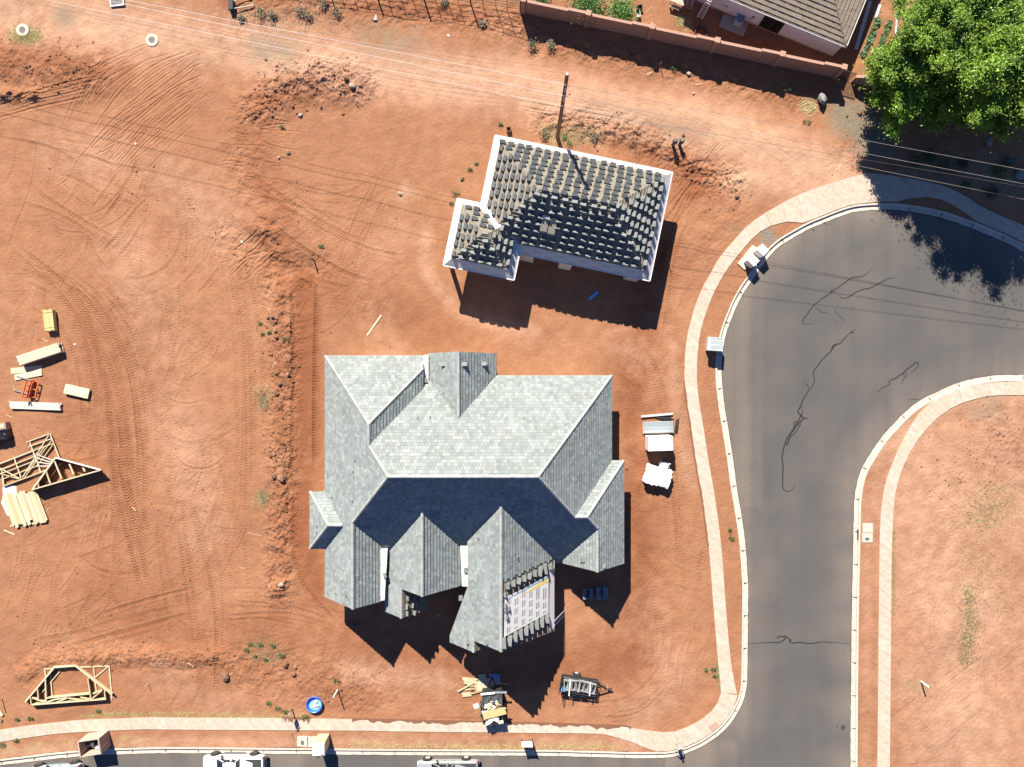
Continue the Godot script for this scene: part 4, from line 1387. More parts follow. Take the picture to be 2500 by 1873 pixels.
func make_house_b() -> void:
	var ang := deg_to_rad(11.8)
	var org := Vector3(-38.8 * S, 0, -574.4 * S)
	var house := thing("unfinished_house", "unfinished house with an open hipped roof loaded with tile stacks", "house", org, -ang)
	var e := 93.7; var s := 0.79
	var main := body([[0.0, s, e], [0.0, -s, e + s * 256.8], [s, 0.0, e], [-s, 0.0, e + s * 418.8]], rect(0, 0, 418.8, 256.8))
	var wing := body([[0.0, s, e - s * 161.0], [0.0, -s, e + s * 319.0], [s, 0.0, e + s * 56.0], [-s, 0.0, e + s * 111.0]], rect(-56, 161, 111, 319), 0.1)
	var bodies := [main, wing]
	var felt := M(0.25, 0.23, 0.19, 0.9, "grain", 0.6)
	var deckm := M(0.32, 0.25, 0.16, 0.9, "wood", 0.6)
	var strip := felt_print()
	var wood := [M(0.46, 0.39, 0.28, 0.85, "wood", 1.0), M(0.40, 0.34, 0.24, 0.85, "wood", 1.0), M(0.50, 0.43, 0.31, 0.85, "wood", 1.0)]
	var names := ["north", "south", "west", "east"]
	var stacks_left := 0
	var rest := MB.new()
	var xf := Transform3D(Basis(Vector3.UP, -ang), org)
	var made := 0
	for bi in 2:
		var b: Body = bodies[bi]
		var other: Body = bodies[1 - bi]
		for i in 4:
			var me: Array = b.planes[i]
			var poly := slope_poly(b, i)
			var mb := MB.new()
			deck(mb, me, poly, 0.0 - 0.004 * bi, 0.18)
			var sl := part(mb, "roof_slope", deckm, house)
			var grad := Vector2(me[0], me[1]).normalized()
			var along := Vector2(-grad.y, grad.x)
			var lo := 1e9; var hi := -1e9
			for q in poly:
				lo = minf(lo, q.dot(grad)); hi = maxf(hi, q.dot(grad))
			var band: float = [13.0, 19.0, 16.0, 17.0][i]
			# felt all over, a white printed course along the eave
			var f1 := MB.new()
			deck(f1, me, clip2(poly, grad.x, grad.y, -lo - band), 0.016, 0.01)
			part(f1, "felt", felt, sl)
			var f2 := MB.new()
			f2.use_uv = true
			var cp := clip2(poly, -grad.x, -grad.y, lo + band)
			var pts := up_facing(Array(cp).map(func(q): return on(me, q, 0.022)))
			f2.poly(pts)
			for p in pts:
				var q := Vector2(p.x, p.z) / S
				f2.uv.append(Vector2(q.dot(along) * S / 2.2, (q.dot(grad) - lo) * S / 0.84))
			part(f2, "felt_strip", strip, sl)
			# edge flashing
			var ea := poly[0]; var eb := poly[1]
			var best := []
			for q in poly:
				if q.dot(grad) - lo < 0.5 and (best.is_empty() or best[0].distance_to(q) > 5.0): best.append(q)
			if best.size() >= 2:
				pbar(house, "edge_flashing", M(0.6, 0.59, 0.58, 0.5), on(me, best[0], 0.03) , on(me, best[1], 0.03), 0.13, 0.02)
				pbar(house, "fascia", M(0.62, 0.6, 0.57, 0.8), on(me, best[0], -0.12) , on(me, best[1], -0.12), 0.05, 0.22)
			# battens
			var y := lo + band
			while y < hi - 2.0:
				var seg := clip2(clip2(poly, grad.x, grad.y, -y + 0.6), -grad.x, -grad.y, y + 0.6)
				if seg.size() >= 3:
					var m0 := 1e9; var m1 := -1e9
					for q in seg:
						m0 = minf(m0, q.dot(along)); m1 = maxf(m1, q.dot(along))
					# leave out what runs under the other roof
					var a := m0
					var run := 0.0
					var running := false
					while a <= m1 + 0.01:
						var q := grad * y + along * a
						var vis: bool = me[0] * q.x + me[1] * q.y + me[2] > other.h(q.x, q.y) - 0.5
						if vis and not running:
							run = a
							running = true
						if running and (not vis or a + 3.0 > m1):
							if a - run > 6.0: pbar(sl, "batten", wood[rng.randi() % 3], on(me, grad * y + along * run, 0.04), on(me, grad * y + along * (a if not vis else m1), 0.04), 0.042, 0.035)
							running = false
						a += 3.0
				y += 6.6
			# tile stacks in diagonal ranks
			var row := 0
			y = lo + band + 5.0
			var down := -grad
			var turn := atan2(down.x, down.y) + PI
			while y < hi - 1.5:
				var ksh := row * 1.1 + i * 5.0
				var a := -600.0
				while a < 600:
					var q := grad * (y + rnd(-1.2, 1.2)) + along * (a + ksh + rng.randfn() * 1.5)
					a += 21.5
					var inside := Geometry2D.is_point_in_polygon(q + along * 2.0, poly) and Geometry2D.is_point_in_polygon(q - along * 2.0, poly)
					if not inside or me[0] * q.x + me[1] * q.y + me[2] < other.h(q.x, q.y) + 3.0: continue
					if bi == 0 and i == 1 and absf(q.x - 163) < 20 and absf(q.y - 196) < 15: continue
					# keep the valley clear
					if other.h(q.x + 8, q.y) > me[0] * q.x + me[1] * q.y + me[2] or other.h(q.x - 8, q.y + 8) > me[0] * q.x + me[1] * q.y + me[2]: continue
					var wp := xf * on(me, q, 0.0)
					if made < 330:
						var lb := "stack of grey roof tiles on the %s slope of the open %s" % [names[i], "main roof" if bi == 0 else "side roof"]
						tile_stack(wp, turn - ang, lb, "tile stacks on the %s slope of the %s" % [names[i], "main roof" if bi == 0 else "side roof"], 1)
						made += 1
					else:
						var sh := stack_shape(1, rng.randi() % 4)
						var arr := sh.surface_get_arrays(0)
						var bt := Transform3D(Basis(Vector3.UP, turn - ang + PI + rnd(-0.07, 0.07)), wp)
						var b0 := rest.v.size()
						for k in arr[Mesh.ARRAY_VERTEX].size():
							rest.col = arr[Mesh.ARRAY_COLOR][k]
							rest.vert(bt * arr[Mesh.ARRAY_VERTEX][k], bt.basis * arr[Mesh.ARRAY_NORMAL][k])
						for k in arr[Mesh.ARRAY_INDEX]: rest.ix.append(b0 + k)
				y += 13.4
				row += 1
	if rest.v.size() > 0:
		var rs := one(rest, "tile_stacks", VC(0.85, "speck", 1.6), "remaining stacks of grey tiles on the side roof of the unfinished house", "tile stacks")
		rs.set_meta("kind", "stuff")
	# valley metal
	var vm := M(0.74, 0.75, 0.76, 0.45, "", 0.5, 0.3)
	var bm := M(0.30, 0.42, 0.55, 0.45, "", 0.5, 0.3)
	for v in [[Vector2(1, 162), Vector2(55, 216), vm], [Vector2(54, 200), Vector2(111, 256.5), bm]]:
		var mb := MB.new()
		var d: Vector2 = (v[1] - v[0]).normalized()
		var n := Vector2(-d.y, d.x) * 8.5
		var ha: float = minf(main.h(v[0].x + 3, v[0].y), 1e9); var hb: float = main.h(v[1].x - 0.5, clampf(v[1].y, 0, 256)) 
		for sg in [-1.0, 1.0]:
			var pts := []
			for q in [v[0], v[1], v[1] + n * sg, v[0] + n * sg]:
				var hh := maxf(main.h(q.x, q.y), wing.h(q.x, q.y))
				if hh < 0: hh = e
				pts.append(Vector3(q.x * S, hh * S + 0.06, q.y * S))
			mb.prism(up_facing(pts), Vector3(0, -0.01, 0))
		part(mb, "valley_flashing", v[2], house)
	# walls and open porch
	var wm := M(0.66, 0.63, 0.60, 0.85, "soft", 0.5)
	for w in [[18.0, 18.0, 400.0, 222.0], [60.0, 175.0, 98.0, 300.0]]:
		var mb := MB.new()
		mb.bx((w[0] + w[2]) * 0.5 * S, e * S * 0.5 - 0.05, (w[1] + w[3]) * 0.5 * S, (w[2] - w[0]) * S, e * S - 0.1, (w[3] - w[1]) * S)
		part(mb, "wall", wm, house)
	for c in [[128.0, 246.0, 1.35], [222.0, 246.0, 1.2], [385.0, 240.0, 1.3]]:
		var mb := MB.new()
		mb.bx(c[0] * S, e * S * 0.5 - 0.05, c[1] * S, c[2], e * S - 0.1, 0.75)
		part(mb, "porch_pier", wm, house)
	for c in [[-46.0, 309.0], [101.0, 309.0], [-46.0, 172.0]]:
		var mb := MB.new()
		mb.bx(c[0] * S, e * S * 0.5, c[1] * S, 0.32, e * S, 0.32)
		part(mb, "post", M(0.4, 0.3, 0.19, 0.85, "wood", 1.0), house)
	# the two crates on the south slope
	var me: Array = main.planes[1]
	var k := 0
	for q in [Vector2(154, 194), Vector2(172, 196)]:
		var p := xf * on(me, q, 0.0)
		var cr := thing("crate", ["white topped crate of fixings on the shaded roof slope", "yellow topped crate of fixings on the shaded roof slope"][k], "crate", p, -ang, "crates on the shaded roof slope")
		var mb := MB.new()
		mb.hexa([Vector3(-0.32, -0.55, 0.5), Vector3(0.32, -0.55, 0.5), Vector3(0.32, 0.35, -0.45), Vector3(-0.32, 0.35, -0.45), Vector3(-0.32, 0.28, 0.5), Vector3(0.32, 0.28, 0.5), Vector3(0.32, 0.75, -0.45), Vector3(-0.32, 0.75, -0.45)])
		part(mb, "box", M(0.36, 0.33, 0.27, 0.85, "grain", 1.0), cr)
		var lidm := MB.new()
		lidm.hexa([Vector3(-0.33, 0.76, -0.46), Vector3(0.33, 0.76, -0.46), Vector3(0.33, 0.78, -0.8), Vector3(-0.33, 0.78, -0.8), Vector3(-0.33, 0.82, -0.46), Vector3(0.33, 0.82, -0.46), Vector3(0.33, 0.84, -0.8), Vector3(-0.33, 0.84, -0.8)])
		part(lidm, "flap", [M(0.75, 0.7, 0.6, 0.8), M(0.7, 0.58, 0.3, 0.8)][k], cr)
		k += 1

func felt_print() -> StandardMaterial3D:
	# white felt with pale rows of print
	var w := 256; var h := 96
	var im := Image.create(w, h, false, Image.FORMAT_RGB8)
	im.fill(lin(0.52, 0.51, 0.50))
	for r in [10, 16, 22, 40, 46, 52, 70, 76, 82]:
		var x := 14 if r < 30 or r > 60 else 130
		var stop := x + 100
		while x < stop:
			var l := rng.randi_range(3, 9)
			im.fill_rect(Rect2i(x, r, l, 3), lin(0.30, 0.22, 0.24) if r % 4 == 0 else lin(0.26, 0.25, 0.27))
			x += l + 3
	var m := StandardMaterial3D.new()
	m.albedo_texture = ImageTexture.create_from_image(im)
	m.roughness = 0.75
	m.texture_repeat = true
	return m

# ---------------------------------------------------------------- the neighbour's house, walls, fence
func make_house_c() -> void:
	var h := 2.75
	var org := G(2066, 114, h)
	org.y = 0
	var ang := deg_to_rad(-22.3)
	var house := thing("white_house", "white rendered house with a tan tile roof behind the block wall", "house", org, ang)
	var xf := Transform3D(Basis(Vector3.UP, ang), org)
	var inv := xf.affine_inverse()
	var e := h / S; var s := 0.42
	var W := 420.0; var D := 300.0
	var b := body([[0.0, -s, e], [-s, 0.0, e], [0.0, s, e + s * D], [s, 0.0, e + s * W]], rect(-W, -D, 0, 0))
	var cols := [Color(0.30, 0.245, 0.19), Color(0.33, 0.27, 0.21), Color(0.27, 0.22, 0.17), Color(0.31, 0.25, 0.20)]
	for i in 4:
		var poly := slope_poly(b, i)
		var mb := MB.new()
		deck(mb, b.planes[i], poly, 0.0, 0.16)
		var sl := part(mb, "roof_slope", M(0.4, 0.38, 0.35, 0.9), house)
		var tb := MB.new()
		tiles(tb, [b], 0, i, 0.33, 0.44, cols)
		var tn := part(tb, "roof_tiles", VC(0.9, "speck", 1.6), sl)
		tn.set_meta("kind", "stuff")
	caps(house, [b], 0, VC(0.9, "speck", 1.6), cols, 0.42, 0.15)
	var white := M(0.72, 0.71, 0.72, 0.85, "soft", 0.4)
	var wb := MB.new()
	wb.bx(-W * S / 2, (h - 0.12) / 2 + 0.0, -D * S / 2, W * S - 0.5, h - 0.16, D * S - 0.3)
	part(wb, "wall", white, house)
	var pl := MB.new()
	pl.bx(-W * S / 2, 0.12, -D * S / 2, W * S - 0.42, 0.24, D * S - 0.22)
	part(pl, "plinth", M(0.34, 0.2, 0.15, 0.9, "grain", 0.5), house)
	pbar(house, "gutter", M(0.7, 0.68, 0.65, 0.6), Vector3(-W * S, h - 0.07, 0.03), Vector3(0.02, h - 0.07, 0.03), 0.09, 0.12)
	pbar(house, "gutter", M(0.7, 0.68, 0.65, 0.6), Vector3(0.04, h - 0.07, 0.05), Vector3(0.04, h - 0.07, -D * S), 0.09, 0.12)
	# sliding door in the long wall
	var d0 := inv * G(1853, 57)
	var dw := 2.0
	var z := -0.15
	var op := MB.new()
	op.bx(d0.x + dw / 2, 1.35, z + 0.004, dw, 2.2, 0.02)
	var door := part(op, "sliding_door", M(0.012, 0.014, 0.016, 0.15), house)
	for q in [0.0, dw / 2, dw]: pbox(door, "frame", M(0.05, 0.05, 0.055, 0.5), Vector3(d0.x + q, 1.35, z + 0.03), Vector3(0.06, 2.25, 0.05))
	# pipes on the wall
	var pp := inv * G(1806, 42)
	var pm := MB.new()
	pm.cyl(Vector3(pp.x, 0.6, z + 0.06), Vector3(pp.x, h - 0.2, z + 0.06), 0.045, 0.045, 8)
	part(pm, "downpipe", M(0.7, 0.7, 0.7, 0.6), house)
	var pc := MB.new()
	var c0 := inv * G(1831, 46)
	pc.tube([Vector3(c0.x, 0.1, z + 0.05), Vector3(c0.x, 0.9, z + 0.05), Vector3(c0.x + 0.1, 1.2, z + 0.05)], 0.02)
	pc.bx(c0.x + 0.1, 1.3, z + 0.06, 0.2, 0.25, 0.1)
	part(pc, "meter_pipe", M(0.2, 0.2, 0.21, 0.6), house)
	# air conditioner on a slab
	var ap := G(1801, 56)
	var ac := thing("air_conditioner", "blue grey outdoor air conditioner on a concrete slab by the white wall", "air conditioner", Vector3(ap.x, 0, ap.z), ang)
	var sb := MB.new(); sb.bx(-0.3, 0.03, 0.25, 2.6, 0.1, 1.5)
	part(sb, "slab", M(0.4, 0.35, 0.3, 0.9, "grain", 0.5), ac)
	var cb := MB.new(); cb.bx(0, 0.5, 0, 0.82, 0.84, 0.82)
	part(cb, "case", M(0.25, 0.33, 0.38, 0.6), ac)
	var fb := MB.new()
	fb.cyl(Vector3(0, 0.915, 0), Vector3(0, 0.95, 0), 0.33, 0.33, 18)
	part(fb, "fan_guard", M(0.10, 0.16, 0.2, 0.5), ac)
	for k in 4:
		var bl := MB.new(); bl.box(Transform3D(Basis(Vector3.UP, k * PI / 4), Vector3(0, 0.957, 0)), Vector3(0.62, 0.012, 0.03))
		part(bl, "guard_bar", M(0.3, 0.38, 0.42, 0.5), ac)
	# ladders against the wall
	var lads := [[G(1708, 44), G(1732, 0, 2.4), 0.46, M(0.62, 0.6, 0.56, 0.5), "aluminium ladder with white rails leaning beside the black trellis", 9], [G(1680, 22), G(1692, -20, 2.4), 0.5, M(0.35, 0.34, 0.32, 0.5), "grey step ladder leaning on the wall by the table", 8], [G(1766, 27), G(1772, 12, 1.4), 0.36, M(0.03, 0.03, 0.035, 0.6), "short black ladder frame against the white wall", 5]]
	for l in lads:
		var ld := thing("ladder", l[4], "ladder")
		var side := (xf.basis * Vector3(1, 0, 0)) * (l[2] as float) * 0.5
		for q in [-1.0, 1.0]: pbar(ld, "rail", l[3], l[0] + side * q * 1.15, l[1] + side * q, 0.07, 0.04)
		for k in l[5]:
			var p: Vector3 = (l[0] as Vector3).lerp(l[1], (k + 0.5) / l[5])
			pbar(ld, "rung", l[3], p - side * 1.05, p + side * 1.05, 0.06, 0.035)
	# coil of black hose
	var hp := E(1711, 82)
	var hm := MB.new()
	for turn in 4:
		var pts := []
		for k in 25:
			var a := TAU * k / 24
			pts.append(hp + Vector3(cos(a) * (0.5 + 0.03 * turn), 0.05 + 0.045 * turn, sin(a) * (0.5 + 0.02 * turn)))
		hm.tube(pts, 0.05, 6)
	one(hm, "hose_coil", M(0.03, 0.02, 0.02, 0.7), "coil of black hose on the ground inside the block wall", "hose")
	# work table
	var tp := E(1652, 9)
	var tb2 := thing("work_table", "pale work table with a lower bench standing in the yard", "table", tp, ang)
	pbox(tb2, "table_top", M(0.5, 0.44, 0.36, 0.85, "grain", 0.6), Vector3(0, 0.78, 0), Vector3(1.35, 0.06, 0.9))
	pbox(tb2, "bench", M(0.48, 0.38, 0.28, 0.85, "grain", 0.6), Vector3(-0.05, 0.42, 0.66), Vector3(1.0, 0.05, 0.28))
	for q in [[-0.6, -0.38], [0.6, -0.38], [-0.6, 0.38], [0.6, 0.38]]: pbox(tb2, "leg", M(0.4, 0.33, 0.26, 0.85), Vector3(q[0], 0.37, q[1]), Vector3(0.07, 0.8, 0.07))
	for q in [-0.45, 0.4]: pbox(tb2, "bench_leg", M(0.4, 0.33, 0.26, 0.85), Vector3(q, 0.2, 0.66), Vector3(0.07, 0.4, 0.2))
	# white strips and planted rows beside the house
	for r in [[2124, 4, 2089, 122, 0.36, "white board edging running along the east side of the white house"], [2148, 12, 2137, 45, 0.25, "short white strip at the head of the garden row"], [2190, 30, 2186, 84, 0.16, "thin white strip in the shade between garden rows"], [2231, 44, 2233, 54, 0.35, "pale bucket lid lying in the shaded garden"]]:
		var mb := MB.new()
		mb.bar(E(r[0], r[1], 0.09), E(r[2], r[3], 0.09), r[4], 0.07)
		one(mb, "garden_edging", M(0.66, 0.66, 0.68, 0.8, "grain", 1.0), r[5], "edging")
	for r in [[2142, 48, 2110, 136, 9, 0.42, "leafy grey green vegetable plant in the row nearest the white house", "vegetables in the row by the house"], [2172, 56, 2146, 124, 8, 0.32, "small green vegetable plant in the middle garden row", "vegetables in the middle garden row"], [2192, 78, 2176, 125, 5, 0.3, "small green vegetable plant in the garden row under the tree", "vegetables in the row under the tree"]]:
		for k in r[4]:
			var f: float = k / float(r[4] - 1)
			var p := E(lerpf(r[0], r[2], f) + rnd(-2, 2), lerpf(r[1], r[3], f))
			shrub(p, r[5] * rnd(0.8, 1.2), 0.4, Color(0.10, 0.20, 0.09), 70, "vegetable_plant", r[6], "plant", r[7], 0.13)

func make_walls_and_fence() -> void:
	var bm := [M(0.36, 0.205, 0.15, 0.9, "grain", 0.6), M(0.34, 0.19, 0.14, 0.9, "grain", 0.6)]
	var capm := M(0.46, 0.28, 0.21, 0.9, "grain", 0.6)
	var wall := thing("block_wall", "long salmon block wall with square piers behind the dirt track", "wall")
	var us := [1277.0, 1431.0, 1582.0, 1736.0, 1890.0, 2036.0]
	for i in us.size():
		var u: float = us[i]
		var p := G(u, 28.0 + (u - 1277.0) * 0.2108)
		var dir := (G(2036, 188) - G(1277, 28)).normalized()
		var turn := atan2(-dir.z, dir.x)
		var B := Basis(Vector3.UP, turn)
		pbox(wall, "pier", bm[0], p + Vector3(0, 0.95, 0), Vector3(0.42, 2.7, 0.42), B)
		pbox(wall, "pier_cap", capm, p + Vector3(0, 2.34, 0), Vector3(0.5, 0.08, 0.5), B)
		if i == us.size() - 1: break
		var q := G(us[i + 1], 28.0 + (us[i + 1] - 1277.0) * 0.2108)
		var a := p + dir * 0.22; var b := q - dir * 0.22
		var L := a.distance_to(b)
		for c in range(-2, 10):
			pbox(wall, "block_course", bm[absi(c) % 2], (a + b) * 0.5 + Vector3(0, 0.1 + c * 0.205, 0), Vector3(L, 0.197, 0.2 - 0.006 * (absi(c) % 2)), B)
		var st := a.lerp(b, 0.7)
		pbox(wall, "block_course", bm[0], (st + b) * 0.5 + Vector3(0, 2.15, 0), Vector3(st.distance_to(b), 0.197, 0.2), B)
		pbox(wall, "coping", capm, (a + st) * 0.5 + Vector3(0, 2.085, 0), Vector3(a.distance_to(st), 0.055, 0.26), B)
		pbox(wall, "coping", capm, (st + b) * 0.5 + Vector3(0, 2.28, 0), Vector3(st.distance_to(b), 0.055, 0.26), B)
	# the wall beyond the gate, half under the trees
	var w2 := thing("block_wall", "salmon block wall with a sloping end beside the gate under the trees", "wall")
	var s0 := G(2076, 200); var s1 := G(2520, 302)
	var d2 := (s1 - s0).normalized()
	var B2 := Basis(Vector3.UP, atan2(-d2.z, d2.x))
	var L2 := s0.distance_to(s1)
	for c in 9:
		var off := 0.0 if c < 6 else 0.35 * (c - 5)
		pbox(w2, "block_course", bm[c % 2], s0 + d2 * (L2 + off) * 0.5 + Vector3(0, 0.1 + c * 0.205, 0), Vector3(L2 - off, 0.197, 0.2 - 0.006 * (c % 2)), B2)
	pbox(w2, "coping", capm, s0 + d2 * (L2 + 1.4) * 0.5 + Vector3(0, 1.88, 0), Vector3(L2 - 1.4, 0.055, 0.26), B2)
	var sl0 := s0 + Vector3(0, 1.28, 0); var sl1 := s0 + d2 * 1.4 + Vector3(0, 1.88, 0)
	pbar(w2, "coping", capm, sl0, sl1, 0.26, 0.055)
	# gate
	var gt := thing("metal_gate", "dark metal bar gate between two block walls", "gate")
	var g0 := G(2040, 189); var g1 := G(2072, 198)
	var gm := M(0.035, 0.03, 0.03, 0.6)
	for y in [0.15, 1.65]: pbar(gt, "rail", gm, g0 + Vector3(0, y, 0), g1 + Vector3(0, y, 0), 0.05, 0.05)
	for k in 11:
		var p := g0.lerp(g1, k / 10.0)
		pbar(gt, "bar", gm, p + Vector3(0, 0.1, 0), p + Vector3(0, 1.75, 0), 0.045, 0.045)
	# wire fence that throws its net of shadows on the bank
	var fe := thing("wire_fence", "tall rusty wire fence with posts at the edge of the field", "fence")
	var fm := M(0.10, 0.07, 0.055, 0.8)
	var f0 := G(560, -78); var f1 := G(1268, 26)
	var fl := f0.distance_to(f1)
	var n := int(fl / 1.15)
	for k in n + 1:
		var p := f0.lerp(f1, float(k) / n) + Vector3(rnd(-0.1, 0.1), 0, 0)
		p.y = ground_at(p.x, p.z) - 0.1
		if k % 4 == 0: pbar(fe, "post", fm, p, p + Vector3(rnd(-0.05, 0.05), 2.35, rnd(-0.05, 0.05)), 0.11, 0.11)
		else: pbar(fe, "stay", fm, p + Vector3(0, 0.1, 0), p + Vector3(rnd(-0.08, 0.08), 2.25, 0), 0.05, 0.05)
	for y in [0.35, 0.85, 1.35, 1.8, 2.2]:
		var mb := MB.new()
		var pts := []
		for k in n * 2 + 1:
			pts.append(f0.lerp(f1, k / (2.0 * n)) + Vector3(0, y + rnd(-0.05, 0.05), rnd(-0.02, 0.02)))
		mb.tube(pts, 0.03, 4)
		part(mb, "wire", fm, fe)

# ---------------------------------------------------------------- trees and shrubs
func leaf_cloud(mb: MB, c: Vector3, r: Vector3, n: int, size: float, base: Color) -> void:
	for i in n:
		var d := Vector3(rng.randfn(), rng.randfn(), rng.randfn()).normalized()
		var p := c + Vector3(rng.randfn(), rng.randfn(), rng.randfn()) * r * 0.52
		var nn := (d * 0.5 + Vector3(rng.randfn() * 0.6, 1.1 + rng.randfn() * 0.5, rng.randfn() * 0.6)).normalized()
		var s := nn.cross(Vector3(rng.randfn(), rng.randfn(), rng.randfn())).normalized()
		var t := nn.cross(s)
		var l := size * rnd(0.6, 1.3)
		var tone := rnd(0.65, 1.3)
		mb.col = Color(base.r * tone * rnd(0.85, 1.2), base.g * tone, base.b * tone)
		var b := mb.v.size()
		mb.vert(p - s * l, nn); mb.vert(p + t * l * 0.5, nn); mb.vert(p + s * l, nn); mb.vert(p - t * l * 0.5, nn)
		mb.ix.append_array([b, b + 1, b + 2, b, b + 2, b + 3])

func leaf_mat() -> StandardMaterial3D:
	var m := VC(0.6)
	if not mats.has("leaf"):
		var l := StandardMaterial3D.new()
		l.vertex_color_use_as_albedo = true
		l.roughness = 0.55
		l.cull_mode = BaseMaterial3D.CULL_DISABLED
		l.backlight_enabled = true
		l.backlight = Color(0.35, 0.4, 0.15)
		mats["leaf"] = l
	return mats["leaf"]

func tree(u: float, v: float, hc: float, R: float, Ry: float, clumps: int, base: Color, label: String) -> void:
	var c := G(u, v, hc)
	var foot := Vector3(c.x, 0, c.z)
	var t := thing("leafy_tree", label, "tree", foot)
	var bark := M(0.16, 0.12, 0.09, 0.95, "wood", 1.2)
	var tk := MB.new()
	tk.cyl(Vector3(0, -0.2, 0), Vector3(0.1, hc - Ry * 0.3, 0.05), 0.28, 0.17, 9)
	var mb := MB.new()
	for i in clumps:
		var d := Vector3(rng.randfn(), rng.randfn() * 0.8 + 0.25, rng.randfn()).normalized()
		var f := rnd(0.45, 0.86)
		var p := Vector3(d.x * R * f, hc + d.y * Ry * f, d.z * R * f)
		if i % 3 == 0: tk.cyl(Vector3(0.05, hc - Ry * rnd(0.3, 0.7), 0), p, 0.07, 0.02, 5, false)
		var r := R * rnd(0.12, 0.28)
		var dr := Vector3(d.x, d.y * 0.4, d.z).normalized()
		# a spray of twigs: a few loose tufts strung outwards
		for q in 4:
			var rr := r * rnd(0.45, 0.8)
			leaf_cloud(mb, p + dr * r * (q - 1.2) * 0.8 + Vector3(rnd(-r, r), rnd(-r, r) * 0.4, rnd(-r, r)) * 0.7, Vector3(rr, rr * 0.55, rr), int(600 * pow(rr / 0.8, 2.0)) + 30, 0.105, base * rnd(0.75, 1.2))
	leaf_cloud(mb, Vector3(0, hc, 0), Vector3(R, Ry, R) * 0.82, int(R * R * Ry * 110), 0.10, base * 0.8)
	part(tk, "trunk", bark, t)
	part(mb, "crown", leaf_mat(), t)

func shrub(p: Vector3, r: float, flat: float, base: Color, n: int, called: String, label: String, cat: String, group := "", size := 0.08) -> Node3D:
	var mb := MB.new()
	var k := maxi(2, n / 40)
	for i in k:
		var a := TAU * i / k + rnd(-0.5, 0.5)
		var q := Vector3(cos(a) * r * 0.5 * rnd(0.3, 1.0), r * flat * rnd(0.5, 0.9), sin(a) * r * 0.5 * rnd(0.3, 1.0))
		leaf_cloud(mb, q, Vector3(r * 0.5, r * flat * 0.55, r * 0.5), n / k, size, base * rnd(0.8, 1.15))
	# stems reach the ground
	mb.col = Color(0.16, 0.13, 0.08)
	for i in 3:
		var a := TAU * i / 3.0
		mb.cyl(Vector3(0, -0.03, 0), Vector3(cos(a) * r * 0.4, r * flat, sin(a) * r * 0.4), 0.012, 0.006, 4, false)
	var o := one(mb, called, leaf_mat(), label, cat, p, 0.0, group)
	return o

func make_trees() -> void:
	var gcol := Color(0.15, 0.275, 0.022)
	tree(2240, 188, 5.4, 3.8, 3.7, 120, gcol, "spreading bright green tree reaching over the gate beside the block wall")
	tree(2325, 88, 8.2, 4.3, 5.2, 150, gcol * 0.95, "tall bright green tree standing behind the garden rows")
	tree(2448, 178, 8.4, 4.7, 5.6, 170, gcol * 0.95, "tall bright green tree overhanging the shaded footpath by the power lines")
	tree(2450, 35, 9.0, 4.8, 5.0, 140, gcol * 0.9, "tall green tree at the far corner beyond the garden")
	tree(2345, 238, 5.0, 2.4, 2.6, 60, gcol * 0.85, "small green tree with low hanging branches in front of the wall")
	shrub(E(1432, 22), 2.3, 0.75, Color(0.055, 0.15, 0.02), 2600, "bush", "large dark green bush behind the block wall", "bush", "", 0.10)
	shrub(E(1514, 40), 1.75, 0.8, Color(0.07, 0.19, 0.025), 1900, "bush", "bright green bush behind the block wall next to the crates", "bush", "", 0.10)
	shrub(E(1322, -4), 1.1, 0.8, Color(0.05, 0.13, 0.02), 700, "bush", "small dark bush at the end of the block wall", "bush", "", 0.09)
	# planted strip in the tree's shade
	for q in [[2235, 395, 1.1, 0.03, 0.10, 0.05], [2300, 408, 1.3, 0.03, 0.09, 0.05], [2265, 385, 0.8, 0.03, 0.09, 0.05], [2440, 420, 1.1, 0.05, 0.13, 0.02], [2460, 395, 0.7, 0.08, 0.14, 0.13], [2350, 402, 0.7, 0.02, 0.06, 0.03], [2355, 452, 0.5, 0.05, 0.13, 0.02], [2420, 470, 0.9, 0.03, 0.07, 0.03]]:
		shrub(E(q[0], q[1]), q[2], 0.6, Color(q[3], q[4], q[5]), 260, "garden_shrub", "low garden shrub in the deep shade beside the street apron", "shrub", "shrubs in the shade of the trees", 0.10)

